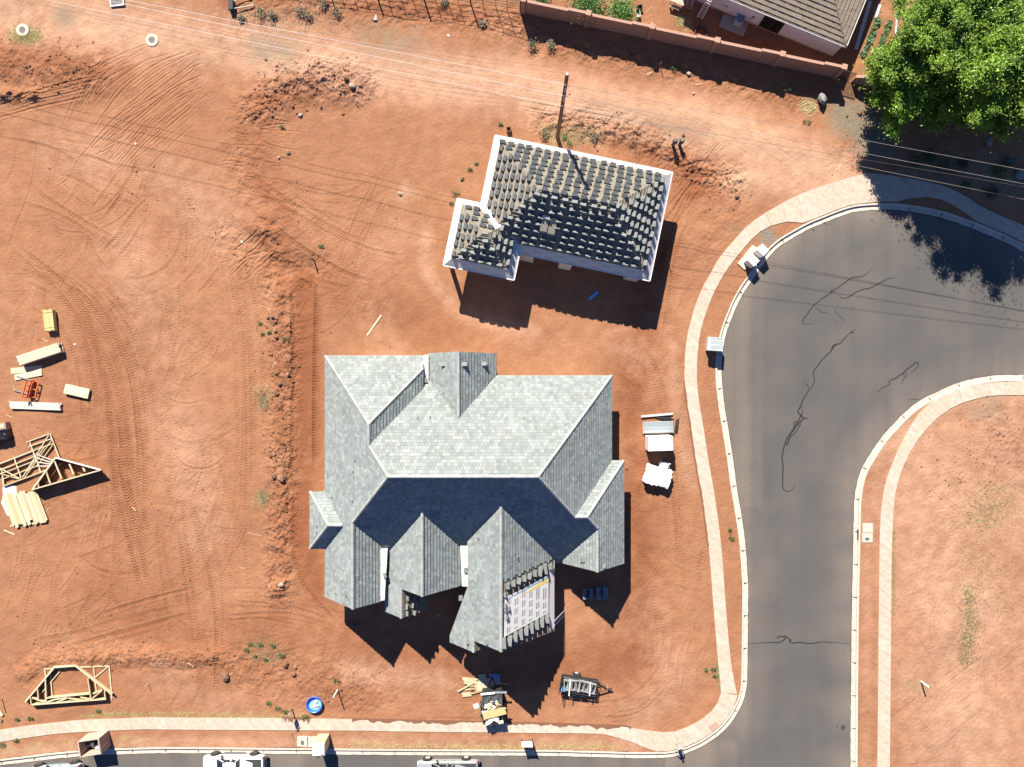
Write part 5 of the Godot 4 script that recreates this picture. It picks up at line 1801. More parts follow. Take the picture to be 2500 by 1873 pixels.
# ---------------------------------------------------------------- power line
func make_pole_and_wires() -> void:
	var base := E(1361, 335)
	var top := G(1385, 181, 13.8)
	var pole := thing("utility_pole", "brown wooden utility pole behind the unfinished house", "utility pole", base)
	var tl := top - base
	var mb := MB.new()
	mb.cyl(Vector3(0, -0.3, 0), tl, 0.20, 0.145, 12)
	part(mb, "post", M(0.20, 0.10, 0.05, 0.9, "wood", 1.0), pole)
	var cp := MB.new()
	cp.cyl(tl, tl + Vector3(0, 0.03, 0), 0.14, 0.10, 12)
	part(cp, "top_cap", M(0.55, 0.53, 0.5, 0.5), pole)
	for f in [0.905, 0.75, 0.6]:
		var ib := MB.new()
		var p := tl * (f as float)
		ib.cyl(p + Vector3(0, 0, 0.12), p + Vector3(0, 0, 0.34), 0.05, 0.07, 8)
		part(ib, "insulator", M(0.5, 0.48, 0.45, 0.4), pole)
	for f in [0.82, 0.68]:
		var ib := MB.new()
		var p := tl * (f as float)
		ib.bx(p.x + 0.02, p.y, p.z + 0.17, 0.14, 0.9, 0.06)
		part(ib, "number_plate", M(0.35, 0.36, 0.38, 0.5), pole)
	# wires: pixel at the far end and its height
	var ws := [
		[0.905, 310, 0, 11.4, 2500, 415, 10.8, 0.015, "topmost pale wire running from the pole over the dirt track"],
		[0.75, 258, 0, 9.6, 2500, 449, 9.4, 0.016, "middle pale wire running from the pole over the dirt track"],
		[0.6, 112, 0, 7.8, 2500, 487, 7.6, 0.015, "lower pale wire running from the pole over the dirt track"],
		[0.73, 40, 0, 6.8, 2500, 456, 8.4, 0.012, "thin dark wire strung just below the pale wires"],
	]
	var wi := 0
	for w in ws:
		var at := base + tl * (w[0] as float) + Vector3(0, 0, 0.3)
		if wi == 3: at = base + tl * 0.565 + Vector3(0, 0, 0.3)
		var l := G(w[1], w[2], w[3]); var r := G(w[4], w[5], w[6])
		l = at + (l - at) * 1.7; r = at + (r - at) * 1.35
		var node := thing("power_wire", w[8], "wire")
		var sp := 0
		for e in [[l, at], [at, r]]:
			var a: Vector3 = e[0]; var b: Vector3 = e[1]
			var pts := []
			for k in 25:
				var f := k / 24.0
				pts.append(a.lerp(b, f) - Vector3(0, 0.0, 0))
			var tb := MB.new()
			tb.tube(pts, w[7], 5)
			part(tb, "span", (M(0.62, 0.58, 0.56, 0.6) if sp == 0 else M(0.26, 0.23, 0.22, 0.6)) if wi < 3 else M(0.10, 0.08, 0.07, 0.7), node)
			sp += 1
		wi += 1

# ---------------------------------------------------------------- vehicles
func loft(mb: MB, st: Array) -> void: # rings of equal size, front to back
	for i in st.size() - 1:
		var a: Array = st[i]; var b: Array = st[i + 1]
		for k in a.size():
			var k2 := (k + 1) % a.size()
			mb.quad(a[k], b[k], b[k2], a[k2])
	var f: Array = st[0].duplicate(); mb.poly(f)
	var r: Array = st[st.size() - 1].duplicate(); r.reverse(); mb.poly(r)

func ring(x: float, w: float, yb: float, yt: float, crown: float) -> Array:
	return [Vector3(x, yb, w * 0.9), Vector3(x, yb + 0.18, w), Vector3(x, yt - 0.16, w), Vector3(x, yt - 0.05, w * 0.965), Vector3(x, yt, w * 0.88), Vector3(x, yt + crown, w * 0.4), Vector3(x, yt + crown, -w * 0.4), Vector3(x, yt, -w * 0.88), Vector3(x, yt - 0.05, -w * 0.965), Vector3(x, yt - 0.16, -w), Vector3(x, yb + 0.18, -w), Vector3(x, yb, -w * 0.9)]

# front looks towards -x
func car(called: String, label: String, cat: String, at: Vector3, turn: float, L: float, w: float, paint: Material, bed: bool, wheels: Array, r: float, rimm: Material) -> void:
	var o := thing(called, label, cat, at, turn)
	var h := L * 0.5
	var yt := 1.02 if bed else 0.98
	var mb := MB.new()
	loft(mb, [ring(-h, w * 0.74, 0.42, 0.72, 0.02), ring(-h + 0.1, w * 0.88, 0.34, 0.82, 0.03), ring(-h + 0.42, w * 0.96, 0.32, yt - 0.08, 0.05), ring(-h + 1.0, w * 0.99, 0.32, yt, 0.06), ring(-h + 1.55, w, 0.34, yt + 0.05, 0.05), ring(h - 0.5, w, 0.36, yt + 0.06, 0.01), ring(h - 0.12, w * 0.98, 0.38, yt + 0.05, 0.01), ring(h, w * 0.93, 0.42, yt - 0.05, 0.0)])
	part(mb, "body", paint, o)
	# cabin
	var x0 := -h + 1.45; var x1 := (0.75 if bed else h - 0.12)
	var xr0 := x0 + 0.85; var xr1 := x1 - (0.28 if bed else 0.35)
	var yc := yt + 0.05; var yr := yt + 0.66
	var gl := MB.new()
	loft(gl, [ring(x0, w * 0.88, yc - 0.12, yc + 0.02, 0.01), ring(xr0, w * 0.80, yc - 0.1, yr - 0.03, 0.0), ring(xr1, w * 0.80, yc - 0.1, yr - 0.03, 0.0), ring(x1, w * 0.88, yc - 0.12, yc + 0.02, 0.01)])
	part(gl, "window_glass", M(0.012, 0.016, 0.022, 0.08), o)
	var rf := MB.new()
	loft(rf, [ring(xr0 - 0.05, w * 0.72, yr - 0.28, yr - 0.03, 0.01), ring(xr0 + 0.2, w * 0.76, yr - 0.27, yr, 0.03), ring(xr1 - 0.2, w * 0.76, yr - 0.27, yr, 0.03), ring(xr1 + 0.05, w * 0.72, yr - 0.28, yr - 0.03, 0.01)])
	part(rf, "roof", paint, o)
	for s in [-1.0, 1.0]:
		for q in [[x0, xr0, 0.0], [x1, xr1, 0.0], [(xr0 + xr1) * 0.5 + 0.1, (xr0 + xr1) * 0.5 + 0.1, 0.0]]:
			pbar(o, "pillar", paint, Vector3(q[0], yc - 0.02, s * w * 0.88), Vector3(q[1], yr - 0.06, s * w * 0.79), 0.07, 0.06)
		pbar(o, "door_sill", paint, Vector3(x0, yc + 0.0, s * w * 0.90), Vector3(x1, yc + 0.0, s * w * 0.90), 0.05, 0.06)
		pbox(o, "running_board", M(0.10, 0.10, 0.11, 0.7), Vector3(0, 0.36, s * (w + 0.02)), Vector3(L * 0.36, 0.06, 0.18))
		var mr := MB.new()
		mr.bx(x0 + 0.55, yc + 0.12, s * (w + 0.10), 0.14, 0.18, 0.24)
		part(mr, "mirror", M(0.05, 0.05, 0.06, 0.5), o)
		for q in [-0.25, 0.55]: pbox(o, "door_handle", M(0.05, 0.05, 0.06, 0.5), Vector3(q, yt - 0.1, s * (w + 0.012)), Vector3(0.2, 0.04, 0.03))
		pbox(o, "headlight", M(0.7, 0.72, 0.75, 0.15), Vector3(-h + 0.17, 0.76, s * w * 0.72), Vector3(0.22, 0.14, 0.3))
		pbox(o, "taillight", M(0.28, 0.015, 0.012, 0.3), Vector3(h - 0.06, 0.92, s * w * 0.86), Vector3(0.16, 0.26, 0.16))
	if bed:
		var bl := MB.new()
		bl.bx((x1 + h) * 0.5, yt + 0.068, 0, h - x1 - 0.3, 0.012, w * 1.55)
		part(bl, "bed_liner", M(0.05, 0.055, 0.06, 0.8, "speck", 2.0), o)
		for s in [-1.0, 1.0]: pbox(o, "bed_rail", paint, Vector3((x1 + h) * 0.5, yt + 0.10, s * w * 0.87), Vector3(h - x1 - 0.1, 0.1, 0.13))
		pbox(o, "tailgate", paint, Vector3(h - 0.06, yt + 0.08, 0), Vector3(0.09, 0.12, w * 1.7))
	pbox(o, "rear_bumper", M(0.16, 0.16, 0.17, 0.4), Vector3(h + 0.06, 0.52, 0), Vector3(0.18, 0.2, w * 1.75))
	pbox(o, "front_bumper", M(0.10, 0.10, 0.11, 0.5), Vector3(-h + 0.03, 0.5, 0), Vector3(0.2, 0.2, w * 1.6))
	for x in wheels:
		for s in [-1.0, 1.0]:
			var ar := MB.new()
			ar.cyl(Vector3(x, r + 0.04, s * (w - 0.06)), Vector3(x, r + 0.04, s * (w + 0.012)), r + 0.09, r + 0.09, 20)
			part(ar, "wheel_arch", M(0.02, 0.02, 0.022, 0.8), o)
			var ty := MB.new()
			ty.cyl(Vector3(x, r, s * (w - 0.16)), Vector3(x, r, s * (w + 0.075)), r, r, 22)
			ty.cyl(Vector3(x, r, s * (w + 0.075)), Vector3(x, r, s * (w + 0.10)), r, r - 0.05, 22)
			var wh := part(ty, "wheel", M(0.028, 0.028, 0.03, 0.85), o)
			var rm := MB.new()
			rm.cyl(Vector3(x, r, s * (w + 0.085)), Vector3(x, r, s * (w + 0.112)), r * 0.6, r * 0.56, 18)
			part(rm, "rim", rimm, wh)

func make_vehicles() -> void:
	var y := ROAD_Y
	var white := M(0.80, 0.80, 0.80, 0.25)
	var silver := M(0.36, 0.37, 0.375, 0.3, "", 0.5, 0.3)
	var blue := M(0.33, 0.41, 0.45, 0.3, "", 0.5, 0.2)
	# white pickup: the wheels nearest the kerb touch the road at v 1836
	var p := G(576, 1836); p.y = y; p.z += 1.0
	car("pickup_truck", "white pickup truck with a dark load bed parked on the lower street", "truck", p, 0.0, 5.9, 0.98, white, true, [-1.88, 1.92], 0.39, M(0.12, 0.12, 0.125, 0.35, "", 0.5, 0.6))
	p = G(1094, 1847.5); p.y = y; p.z += 0.95
	car("pickup_truck", "silver pickup truck with bright wheel hubs parked on the lower street", "truck", p, 0.01, 5.9, 0.92, silver, true, [-1.95, 1.8], 0.40, M(0.6, 0.6, 0.6, 0.25, "", 0.5, 0.6))
	p = G(146, 1859); p.y = y; p.z += 1.0
	car("parked_car", "pale blue car with dark side sills parked by the open skip", "car", p, 0.07, 5.0, 0.95, blue, false, [-1.75, 1.72], 0.38, M(0.10, 0.10, 0.11, 0.4, "", 0.5, 0.5))

# ---------------------------------------------------------------- timber on the left lot
var pine := []
func turn_of(du: float, dv: float) -> float:
	return -atan2(dv, du)

func board_stack(called: String, label: String, u: float, v: float, dirv: Vector2, L: float, W: float, H: float, across: int, layers: int, ms: Array, group := "", jitter := 0.02, straps := true) -> Node3D:
	var c := G(u, v, H)
	c.y = ground_at(c.x, c.z)
	var o := thing(called, label, "timber stack", c, turn_of(dirv.x, dirv.y), group)
	for q in [-0.3, 0.3]: pbox(o, "bearer", ms[0], Vector3(L * q, 0.04, 0), Vector3(0.1, 0.1, W))
	var bh := (H - 0.09) / layers; var bw := W / across
	for l in layers:
		for a in across:
			# the core stays hidden: only outer boards are built
			if l < layers - 1 and a > 0 and a < across - 1 and layers > 3 and l > 0: continue
			pbox(o, "board", ms[rng.randi() % ms.size()], Vector3(rnd(-jitter, jitter) * 3.0, 0.09 + bh * (l + 0.5), -W * 0.5 + bw * (a + 0.5)), Vector3(L, bh * 0.94, bw * 0.965))
	if straps:
		for q in [-0.36, 0.36]: pbox(o, "strap", M(0.03, 0.03, 0.03, 0.6), Vector3(L * q, H + 0.004, 0), Vector3(0.03, 0.012, W + 0.02))
	return o

func plank(u0: float, v0: float, u1: float, v1: float, w: float, h: float, y: float, label: String, m: Material, group := "", called := "plank") -> MeshInstance3D:
	var a := E(u0, v0, y + h * 0.5); var b := E(u1, v1, y + h * 0.5)
	var mb := MB.new()
	var c := (a + b) * 0.5
	mb.bar(a - c, b - c, w, h)
	return one(mb, called, m, label, "plank", c, 0.0, group)

# members are pixel lines of a zoomed view (scale s, origin ou, ov) lying at height y
func truss(label: String, lines: Array, s: float, ou: float, ov: float, y: float, group: String, w := 0.13, h := 0.06, shift := Vector2.ZERO, ms := []) -> void:
	var o := thing("roof_truss", label, "truss", Vector3.ZERO, 0.0, group)
	var c := Vector3.ZERO
	var n := 0
	for l in lines:
		for q in [0, 2]:
			c += G(ou + l[q] / s, ov + l[q + 1] / s, y); n += 1
	c /= n
	c.y = ground_at(c.x, c.z)
	o.position = c + Vector3(shift.x, 0, shift.y)
	var k := 0
	for l in lines:
		var a := G(ou + l[0] / s, ov + l[1] / s, y) - Vector3(c.x, 0, c.z); var b := G(ou + l[2] / s, ov + l[3] / s, y) - Vector3(c.x, 0, c.z)
		a.y = y; b.y = y
		pbar(o, "chord" if k < 3 else "web", pine[rng.randi() % pine.size()] if ms.is_empty() or k > 2 else ms[k % ms.size()], a, b, w if k < 3 else w * 0.8, h - 0.003 * (k % 3))
		k += 1

func make_lumber_yard() -> void:
	pine = [M(0.66, 0.55, 0.34, 0.8, "wood", 0.9), M(0.70, 0.60, 0.40, 0.8, "wood", 0.9), M(0.60, 0.48, 0.28, 0.8, "wood", 0.9), M(0.73, 0.65, 0.46, 0.8, "wood", 0.9)]
	var yellow := [M(0.66, 0.55, 0.24, 0.8, "wood", 0.9), M(0.62, 0.50, 0.21, 0.8, "wood", 0.9)]
	var pale := [M(0.72, 0.62, 0.42, 0.8, "wood", 0.9), M(0.75, 0.66, 0.47, 0.8, "wood", 0.9)]
	var grey := [M(0.62, 0.58, 0.53, 0.8, "wood", 0.9), M(0.66, 0.62, 0.57, 0.8, "wood", 0.9)]
	board_stack("timber_stack", "square strapped stack of yellow boards standing alone on the red earth", 118.5, 782, Vector2(5.9, 51.7), 2.05, 0.95, 0.62, 6, 8, yellow)
	board_stack("timber_stack", "long stack of pale timber beams tied beside two loose boards", 93.7, 864.2, Vector2(550, -180), 4.2, 0.95, 0.72, 5, 4, [M(0.72, 0.60, 0.45, 0.8, "wood", 0.9), M(0.68, 0.56, 0.42, 0.8, "wood", 0.9)], "", 0.03, false)
	board_stack("timber_stack", "short stack of pale cream boards beside the orange fork carriage", 185.6, 955.4, Vector2(320, 75), 2.4, 0.93, 0.36, 3, 5, [M(0.78, 0.70, 0.50, 0.8, "wood", 0.9), M(0.74, 0.66, 0.46, 0.8, "wood", 0.9)], "", 0.008, false)
	board_stack("timber_stack", "low bundle of long whitish beams below the orange fork carriage", 87, 991, Vector2(670, 25), 4.9, 0.72, 0.24, 4, 2, grey, "", 0.06, false)
	plank(26, 906, 101, 899, 0.56, 0.05, 0.0, "flat cream sheet lying half in the shade of the long timber stack", pale[0], "", "wood_sheet")
	plank(36, 922, 102, 910, 0.54, 0.05, 0.052, "flat cream sheet lying under the fork tine", pale[1], "", "wood_sheet")
	# fork carriage
	var fc := thing("fork_carriage", "orange forklift carriage with two steel tines lying on the ground", "fork attachment")
	var om := M(0.62, 0.12, 0.03, 0.55); var steel := M(0.32, 0.30, 0.29, 0.45, "", 0.5, 0.4)
	var z := func(x: float, y: float, up: float) -> Vector3: return E(x / 5.523, 720 + y / 5.523, up)
	for yv in [0.14, 0.45, 0.95]:
		pbar(fc, "cross_bar", om, z.call(470 - yv * 40, 1160, yv), z.call(415 - yv * 40, 1385, yv), 0.12, 0.14)
	for q in [[470, 1160], [452, 1230], [436, 1300], [415, 1385]]:
		var a: Vector3 = z.call(q[0], q[1], 0.1)
		pbar(fc, "upright", om, a, a + Vector3(0.0, 0.95, 0), 0.08, 0.1)
	for q in [[500, 1160, 545, 1180], [478, 1270, 530, 1290], [450, 1385, 500, 1380]]:
		pbar(fc, "rear_bar", om, z.call(q[0], q[1], 0.35), z.call(q[2], q[3], 0.35), 0.08, 0.1)
	pbar(fc, "rear_bar", om, z.call(545, 1180, 0.35), z.call(500, 1380, 0.35), 0.08, 0.1)
	for q in [[455, 1160, 228, 1098], [400, 1338, 182, 1282]]:
		pbar(fc, "tine", steel, z.call(q[0], q[1], 0.14), z.call(q[2], q[3], 0.12), 0.13, 0.05)
	# wrapped bundle at the edge
	var wb := thing("wrapped_bundle", "cardboard and timber bundle half wrapped in black plastic", "bundle", E(6, 1054), 0.15)
	var bb := MB.new(); bb.bx(-0.6, 0.35, -0.1, 2.9, 0.7, 1.5)
	part(bb, "load", M(0.42, 0.30, 0.22, 0.85, "grain", 0.7), wb)
	var pbm := crumple(Vector3(-0.6, 0.38, 0.35), Vector3(3.05, 0.75, 0.95), 0.07, 9)
	part(pbm, "black_plastic", M(0.012, 0.012, 0.014, 0.2), wb)
	pbox(wb, "loose_board", pale[0], Vector3(-0.1, 0.73, -0.5), Vector3(1.6, 0.04, 0.4))
	# flat trusses stacked at the edge of the picture
	var fl := [[-60, 712, 400, 535], [38, 975, 580, 775], [20, 780, 45, 975], [-60, 795, 420, 605], [-60, 845, 450, 650], [20, 890, 478, 715], [180, 628, 262, 862], [372, 420, 510, 792], [335, 420, 630, 310], [362, 478, 650, 375], [382, 540, 665, 435], [628, 310, 748, 620], [608, 335, 282, 862], [652, 390, 302, 872], [665, 450, 480, 705], [560, 470, 340, 790], [-60, 720, 240, 880], [-60, 800, 232, 885]]
	for k in 3:
		truss("flat timber truss lying in the pile at the edge of the lot", fl, 5.178, 0, 1000, 0.05 + 0.085 * k, "flat trusses piled at the edge of the lot", 0.095, 0.07, Vector2(0.02 * k, -0.03 * k))
	var cr := [[480, 560, 690, 640], [470, 605, 690, 668], [470, 655, 690, 690], [470, 712, 690, 705]]
	for q in cr: plank(q[0] / 5.178, 1000 + q[1] / 5.178, q[2] / 5.178, 1000 + q[3] / 5.178, 0.09, 0.06, 0.22, "pale loose brace lying across the truss pile", grey[0], "pale braces across the truss pile", "brace")
	# triangular trusses in a stack
	var tr := [[415, 1010, 705, 610], [705, 610, 1275, 765], [415, 1012, 1275, 765], [590, 785, 640, 930], [695, 655, 782, 870], [880, 690, 938, 815], [1052, 735, 1078, 780], [480, 925, 495, 985]]
	for k in 8:
		truss("triangular timber roof truss lying in the stack beside the plank pile", tr, 5.178, 0, 1000, 0.06 + 0.13 * k, "triangular trusses in one stack", 0.10, 0.11, Vector2(0.03 * sin(k * 2.0), 0.02 * cos(k * 3.0)), [pine[3], M(0.74, 0.71, 0.64, 0.8), pine[1]] if k > 5 else [])
	# loose plank pile on a sheet of plastic
	var ps := MB.new()
	var base := []
	for q in [[35, 985], [150, 955], [205, 980], [210, 1060], [150, 1340], [95, 1340], [50, 1240], [20, 1180], [45, 1080]]:
		base.append(E(q[0] / 5.178, 1000 + q[1] / 5.178, 0.05))
	var pc := Vector3.ZERO
	for q in base: pc += q / base.size()
	for i in base.size():
		var a: Vector3 = base[i]; var b: Vector3 = base[(i + 1) % base.size()]
		ps.poly(up_facing([pc + Vector3(0, 0.08, 0), a, b]))
		ps.poly([a, a - Vector3(0, 0.1, 0), b - Vector3(0, 0.1, 0), b])
	one(ps, "plastic_sheet", M(0.72, 0.74, 0.78, 0.35), "white plastic sheet spread under the loose plank pile", "plastic sheet")
	var n := 16
	for k in n:
		var f := k / float(n - 1)
		var s0 := Vector2(lerpf(60, 462, f) + rnd(-6, 6), lerpf(1085, 1015, f) + rnd(-35, 30))
		var s1 := s0 + Vector2(140, 385) * rnd(0.88, 1.05)
		plank(s0.x / 5.178, 1000 + s0.y / 5.178, s1.x / 5.178, 1000 + s1.y / 5.178, 0.30, 0.035, 0.16 + 0.018 * (k % 3), "broad yellow plank in the loose pile on the plastic sheet", pine[k % 4], "planks in the loose pile")
	for k in 5:
		var f := k / 4.0
		plank((90 + 330 * f) / 5.178, 1000 + (1120 - 60 * f) / 5.178, (210 + 330 * f) / 5.178, 1000 + (1440 - 90 * f) / 5.178, 0.3, 0.05, 0.1, "plank at the bottom of the loose pile on the plastic sheet", pine[k % 4], "bottom planks of the loose pile")
	plank(130 / 5.178, 1000 + 1470 / 5.178, 430 / 5.178, 1000 + 1440 / 5.178, 0.16, 0.05, 0.02, "plank sticking out across the foot of the loose pile", pine[3])
	plank(45 / 5.178, 1000 + 1525 / 5.178, 182 / 5.178, 1000 + 1580 / 5.178, 0.10, 0.04, 0.0, "single short plank on bare earth below the loose pile", pine[3])
	# bundle of room trusses lying near the lower street
	var bt := [[410, 832, 1385, 757], [340, 797, 705, 365], [990, 330, 1462, 695], [700, 350, 990, 330], [600, 500, 612, 800], [1150, 500, 1190, 768], [610, 745, 1165, 690], [430, 740, 590, 800], [620, 800, 735, 760], [735, 760, 880, 740], [745, 800, 880, 745], [890, 745, 1040, 775], [1050, 735, 1180, 770], [1190, 765, 1330, 650], [1215, 690, 1330, 650], [410, 740, 420, 832], [1365, 660, 1375, 755], [500, 630, 510, 760]]
	for k in 5:
		truss("timber attic truss with slanted sides lying near the lower footpath", bt, 5.294, 0, 1560, 0.08 + 0.11 * k, "attic trusses in one bundle", 0.12, 0.095, Vector2(-0.015 * k, 0.03 * k))
	var fr := [[580, 385, 1415, 345], [1415, 345, 1452, 775], [580, 385, 600, 500], [1215, 360, 1260, 760], [1395, 360, 1240, 490], [655, 400, 680, 770], [775, 420, 500, 740], [760, 385, 980, 350]]
	for k in 2:
		truss("square timber frame lying under the attic trusses", fr, 5.294, 0, 1560, 0.04 + 0.0 * k + 0.06 * k, "square frames under the attic trusses", 0.12, 0.055)
	plank(0, 1735, 8, 1746, 0.28, 0.05, 0.12, "yellow offcut at the edge of the lot near the footpath", pine[1])
	plank(-14, 1752, 6, 1760, 0.3, 0.12, 0.0, "dark offcut lying beside the yellow offcut", M(0.2, 0.14, 0.08, 0.85))
	plank(896, 819, 931, 769.7, 0.15, 0.05, 0.0, "single yellow plank lying between the two houses", pine[3])
	make_offcuts()
	plank(985, 1836.5, 1049, 1836.5, 0.13, 0.1, -0.13, "yellow plank lying in the gutter of the lower street", pine[3])

# thin offcuts and laths lying about
func make_offcuts() -> void:
	for q in [[104, 827, 118, 834, 0.05], [322, 1238, 331, 1247, 0.05], [584, 1385, 594, 1389, 0.05], [557, 1650, 569, 1641, 0.06], [645, 1615, 657, 1607, 0.06], [462, 1616, 475, 1627, 0.12], [667, 896, 673, 884, 0.06], [1068, 1500, 1076, 1506, 0.06], [605, 1300, 640, 1310, 0.03], [112, 1250, 118, 1241, 0.05], [30, 940, 34, 952, 0.05], [14, 1012, 30, 1020, 0.04], [1580, 178, 1594, 172, 0.08], [1700, 205, 1716, 201, 0.06], [1590, 55, 1596, 66, 0.06], [1575, 35, 1591, 18, 0.05]]:
		plank(q[0], q[1], q[2], q[3], q[4], 0.03, 0.0, "thin pale offcut lying loose on the bare earth", pine[rng.randi() % 4], "thin offcuts on the bare earth", "offcut")

# a box with a crumpled skin (wrapped goods, plastic)
func crumple(c: Vector3, s: Vector3, amp: float, n := 8) -> MB:
	var mb := MB.new()
	var f := FastNoiseLite.new()
	f.seed = rng.randi() % 9999
	f.frequency = 1.4
	var h := s * 0.5
	var bend := func(p: Vector3) -> Vector3:
		return c + p + Vector3(f.get_noise_3d(p.x * 2, p.y * 2, p.z * 2), f.get_noise_3d(p.x * 2 + 40, p.y * 2, p.z * 2), f.get_noise_3d(p.x * 2, p.y * 2 + 40, p.z * 2)) * amp * 2.0
	for ax in 3:
		for sg in [-1.0, 1.0]:
			for i in n:
				for j in n:
					var q := []
					for e in [[i, j], [i + 1, j], [i + 1, j + 1], [i, j + 1]]:
						var a: float = -1.0 + 2.0 * e[0] / n; var b: float = -1.0 + 2.0 * e[1] / n
						var p := Vector3(sg, a, b) if ax == 0 else (Vector3(b, sg, a) if ax == 1 else Vector3(a, b, sg))
						q.append(bend.call(p * h))
					if sg < 0: q.reverse()
					mb.poly(q)
	return mb

# ---------------------------------------------------------------- utilities along the street
func make_utilities() -> void:
	var conc := M(0.60, 0.50, 0.41, 0.9, "grain", 0.4)
	# transformers on their slab
	var slab := MB.new()
	var pts := []
	for q in [[1837, 598], [1869, 616], [1818, 659], [1801, 643]]: pts.append(G(q[0], q[1], 0.14))
	slab.prism(up_facing(pts), Vector3(0, -0.25, 0))
	var sl := one(slab, "concrete_pad", conc, "concrete pad under the two white transformer boxes", "pad")
	var d := G(1853, 620) - G(1829, 645)
	var tn := atan2(-d.z, d.x)
	var i := 0
	for q in [[1853, 616], [1830, 641]]:
		var p := G(q[0], q[1], 0.14)
		var o := thing("transformer_box", ["white transformer box nearer the gravel patch", "white transformer box on the lower end of the pad"][i], "transformer", p, tn, "transformer boxes on the pad")
		var mb := MB.new(); mb.bx(0, 0.55, 0, 0.78, 1.1, 0.86)
		part(mb, "case", M(0.72, 0.72, 0.68, 0.6), o)
		var lb := MB.new(); lb.hexa([Vector3(-0.43, 1.1, 0.47), Vector3(0.43, 1.1, 0.47), Vector3(0.43, 1.1, -0.47), Vector3(-0.43, 1.1, -0.47), Vector3(-0.38, 1.2, 0.42), Vector3(0.38, 1.2, 0.42), Vector3(0.38, 1.2, -0.42), Vector3(-0.38, 1.2, -0.42)])
		part(lb, "lid", M(0.78, 0.78, 0.75, 0.6), o)
		var hb := MB.new(); hb.bx(0.2, 0.6, 0.45, 0.06, 0.2, 0.05)
		part(hb, "handle", M(0.2, 0.2, 0.2, 0.5), o)
		i += 1
	# cabinet with a ribbed top
	var p := G(1737, 842, 0.0)
	var cb := thing("utility_cabinet", "grey utility cabinet with a ribbed metal top beside the kerb", "cabinet", p, -0.07)
	var mb2 := MB.new(); mb2.bx(0.05, 0.72, 0, 1.2, 1.44, 1.24)
	part(mb2, "case", M(0.42, 0.44, 0.43, 0.6), cb)
	for k in 6:
		var c := Color(1, 1, 1)
		pbox(cb, "roof_rib", [M(0.32, 0.38, 0.39, 0.6), M(0.40, 0.46, 0.46, 0.6)][k % 2], Vector3(0.14, 1.47 + 0.02 * (k % 2), -0.55 + 0.22 * k), Vector3(1.16, 0.07, 0.19))
	pbox(cb, "front_flap", M(0.60, 0.54, 0.46, 0.8), Vector3(-0.60, 1.35, 0), Vector3(0.26, 0.25, 1.28))
	# pads with meter lids
	for q in [[739, 1810, 0.0, 1.05, "concrete meter pad with a dark lid beside the portable toilet"], [762, 1811, 0.0, 0.95, "plain concrete pad half under the portable toilet"], [2117, 1313, 0.0, 1.02, "concrete meter pad with a dark lid on the verge across the street"], [2118, 1289, 0.0, 1.02, "plain concrete pad with faint violet paint beside the meter pad"]]:
		var pd := thing("meter_pad", q[4], "pad", G(q[0], q[1]))
		pbox(pd, "slab", M(0.63, 0.53, 0.44, 0.9, "grain", 0.4), Vector3(0, 0.0, 0), Vector3(q[3], 0.13, 0.9 if q[0] > 2000 else 1.0))
		if "lid" in q[4]: pbox(pd, "lid", M(0.09, 0.095, 0.09, 0.7), Vector3(-0.02, 0.07, 0.12), Vector3(0.4 if q[0] > 2000 else 0.28, 0.02, 0.26 if q[0] > 2000 else 0.4))
		elif q[0] > 2000:
			for k in 3: pbox(pd, "paint_mark", M(0.52, 0.42, 0.62, 0.9), Vector3(0.0, 0.067, -0.2 + 0.14 * k), Vector3(0.34, 0.008, 0.05))
	var inl := MB.new()
	inl.box(Transform3D(Basis(Vector3.UP, 0.01), G(2096, 1306) + Vector3(0, -0.055, 0)), Vector3(0.14, 0.13, 1.05))
	one(inl, "drain_inlet", M(0.01, 0.01, 0.01, 0.9), "dark slot of a storm drain in the kerb beside the meter pad", "drain")
	# manholes in the dirt track
	for q in [[57, 75, "round concrete manhole collar with dark cover among dry weeds"], [371, 98, "round concrete manhole collar half buried in the dust"]]:
		var mh := thing("manhole", q[2], "manhole", E(q[0], q[1]))
		var rb := MB.new()
		rb.lathe(Vector3(0, -0.05, 0), [[0.62, 0.0], [0.62, 0.13], [0.57, 0.15], [0.32, 0.15], [0.30, 0.10]], 24)
		part(rb, "collar", M(0.64, 0.55, 0.44, 0.9, "grain", 0.5), mh)
		var lb := MB.new()
		lb.cyl(Vector3(0, -0.05, 0), Vector3(0, 0.085, 0), 0.305, 0.305, 20)
		part(lb, "cover", M(0.17, 0.155, 0.14, 0.7, "speck", 2.0), mh)
	# ribbed metal grate at the top edge
	var gt := thing("metal_grate", "ribbed grey metal grate in a white frame beside the dirt track", "grate", E(287, 4), 0.12)
	for k in 12: pbox(gt, "bar", M(0.22, 0.23, 0.24, 0.5), Vector3(-0.55 + 0.1 * k, 0.1, -0.1), Vector3(0.05, 0.06, 1.0))
	for q in [[0, 0.45, 1.35, 0.12], [0, -0.65, 1.35, 0.12]]: pbox(gt, "frame", M(0.6, 0.58, 0.55, 0.7), Vector3(q[0], 0.1, q[1]), Vector3(q[2], 0.12, q[3]))
	for q in [-0.64, 0.64]: pbox(gt, "frame", M(0.6, 0.58, 0.55, 0.7), Vector3(q, 0.1, -0.1), Vector3(0.1, 0.12, 1.0))
	# two black capped pedestals on the bank
	i = 0
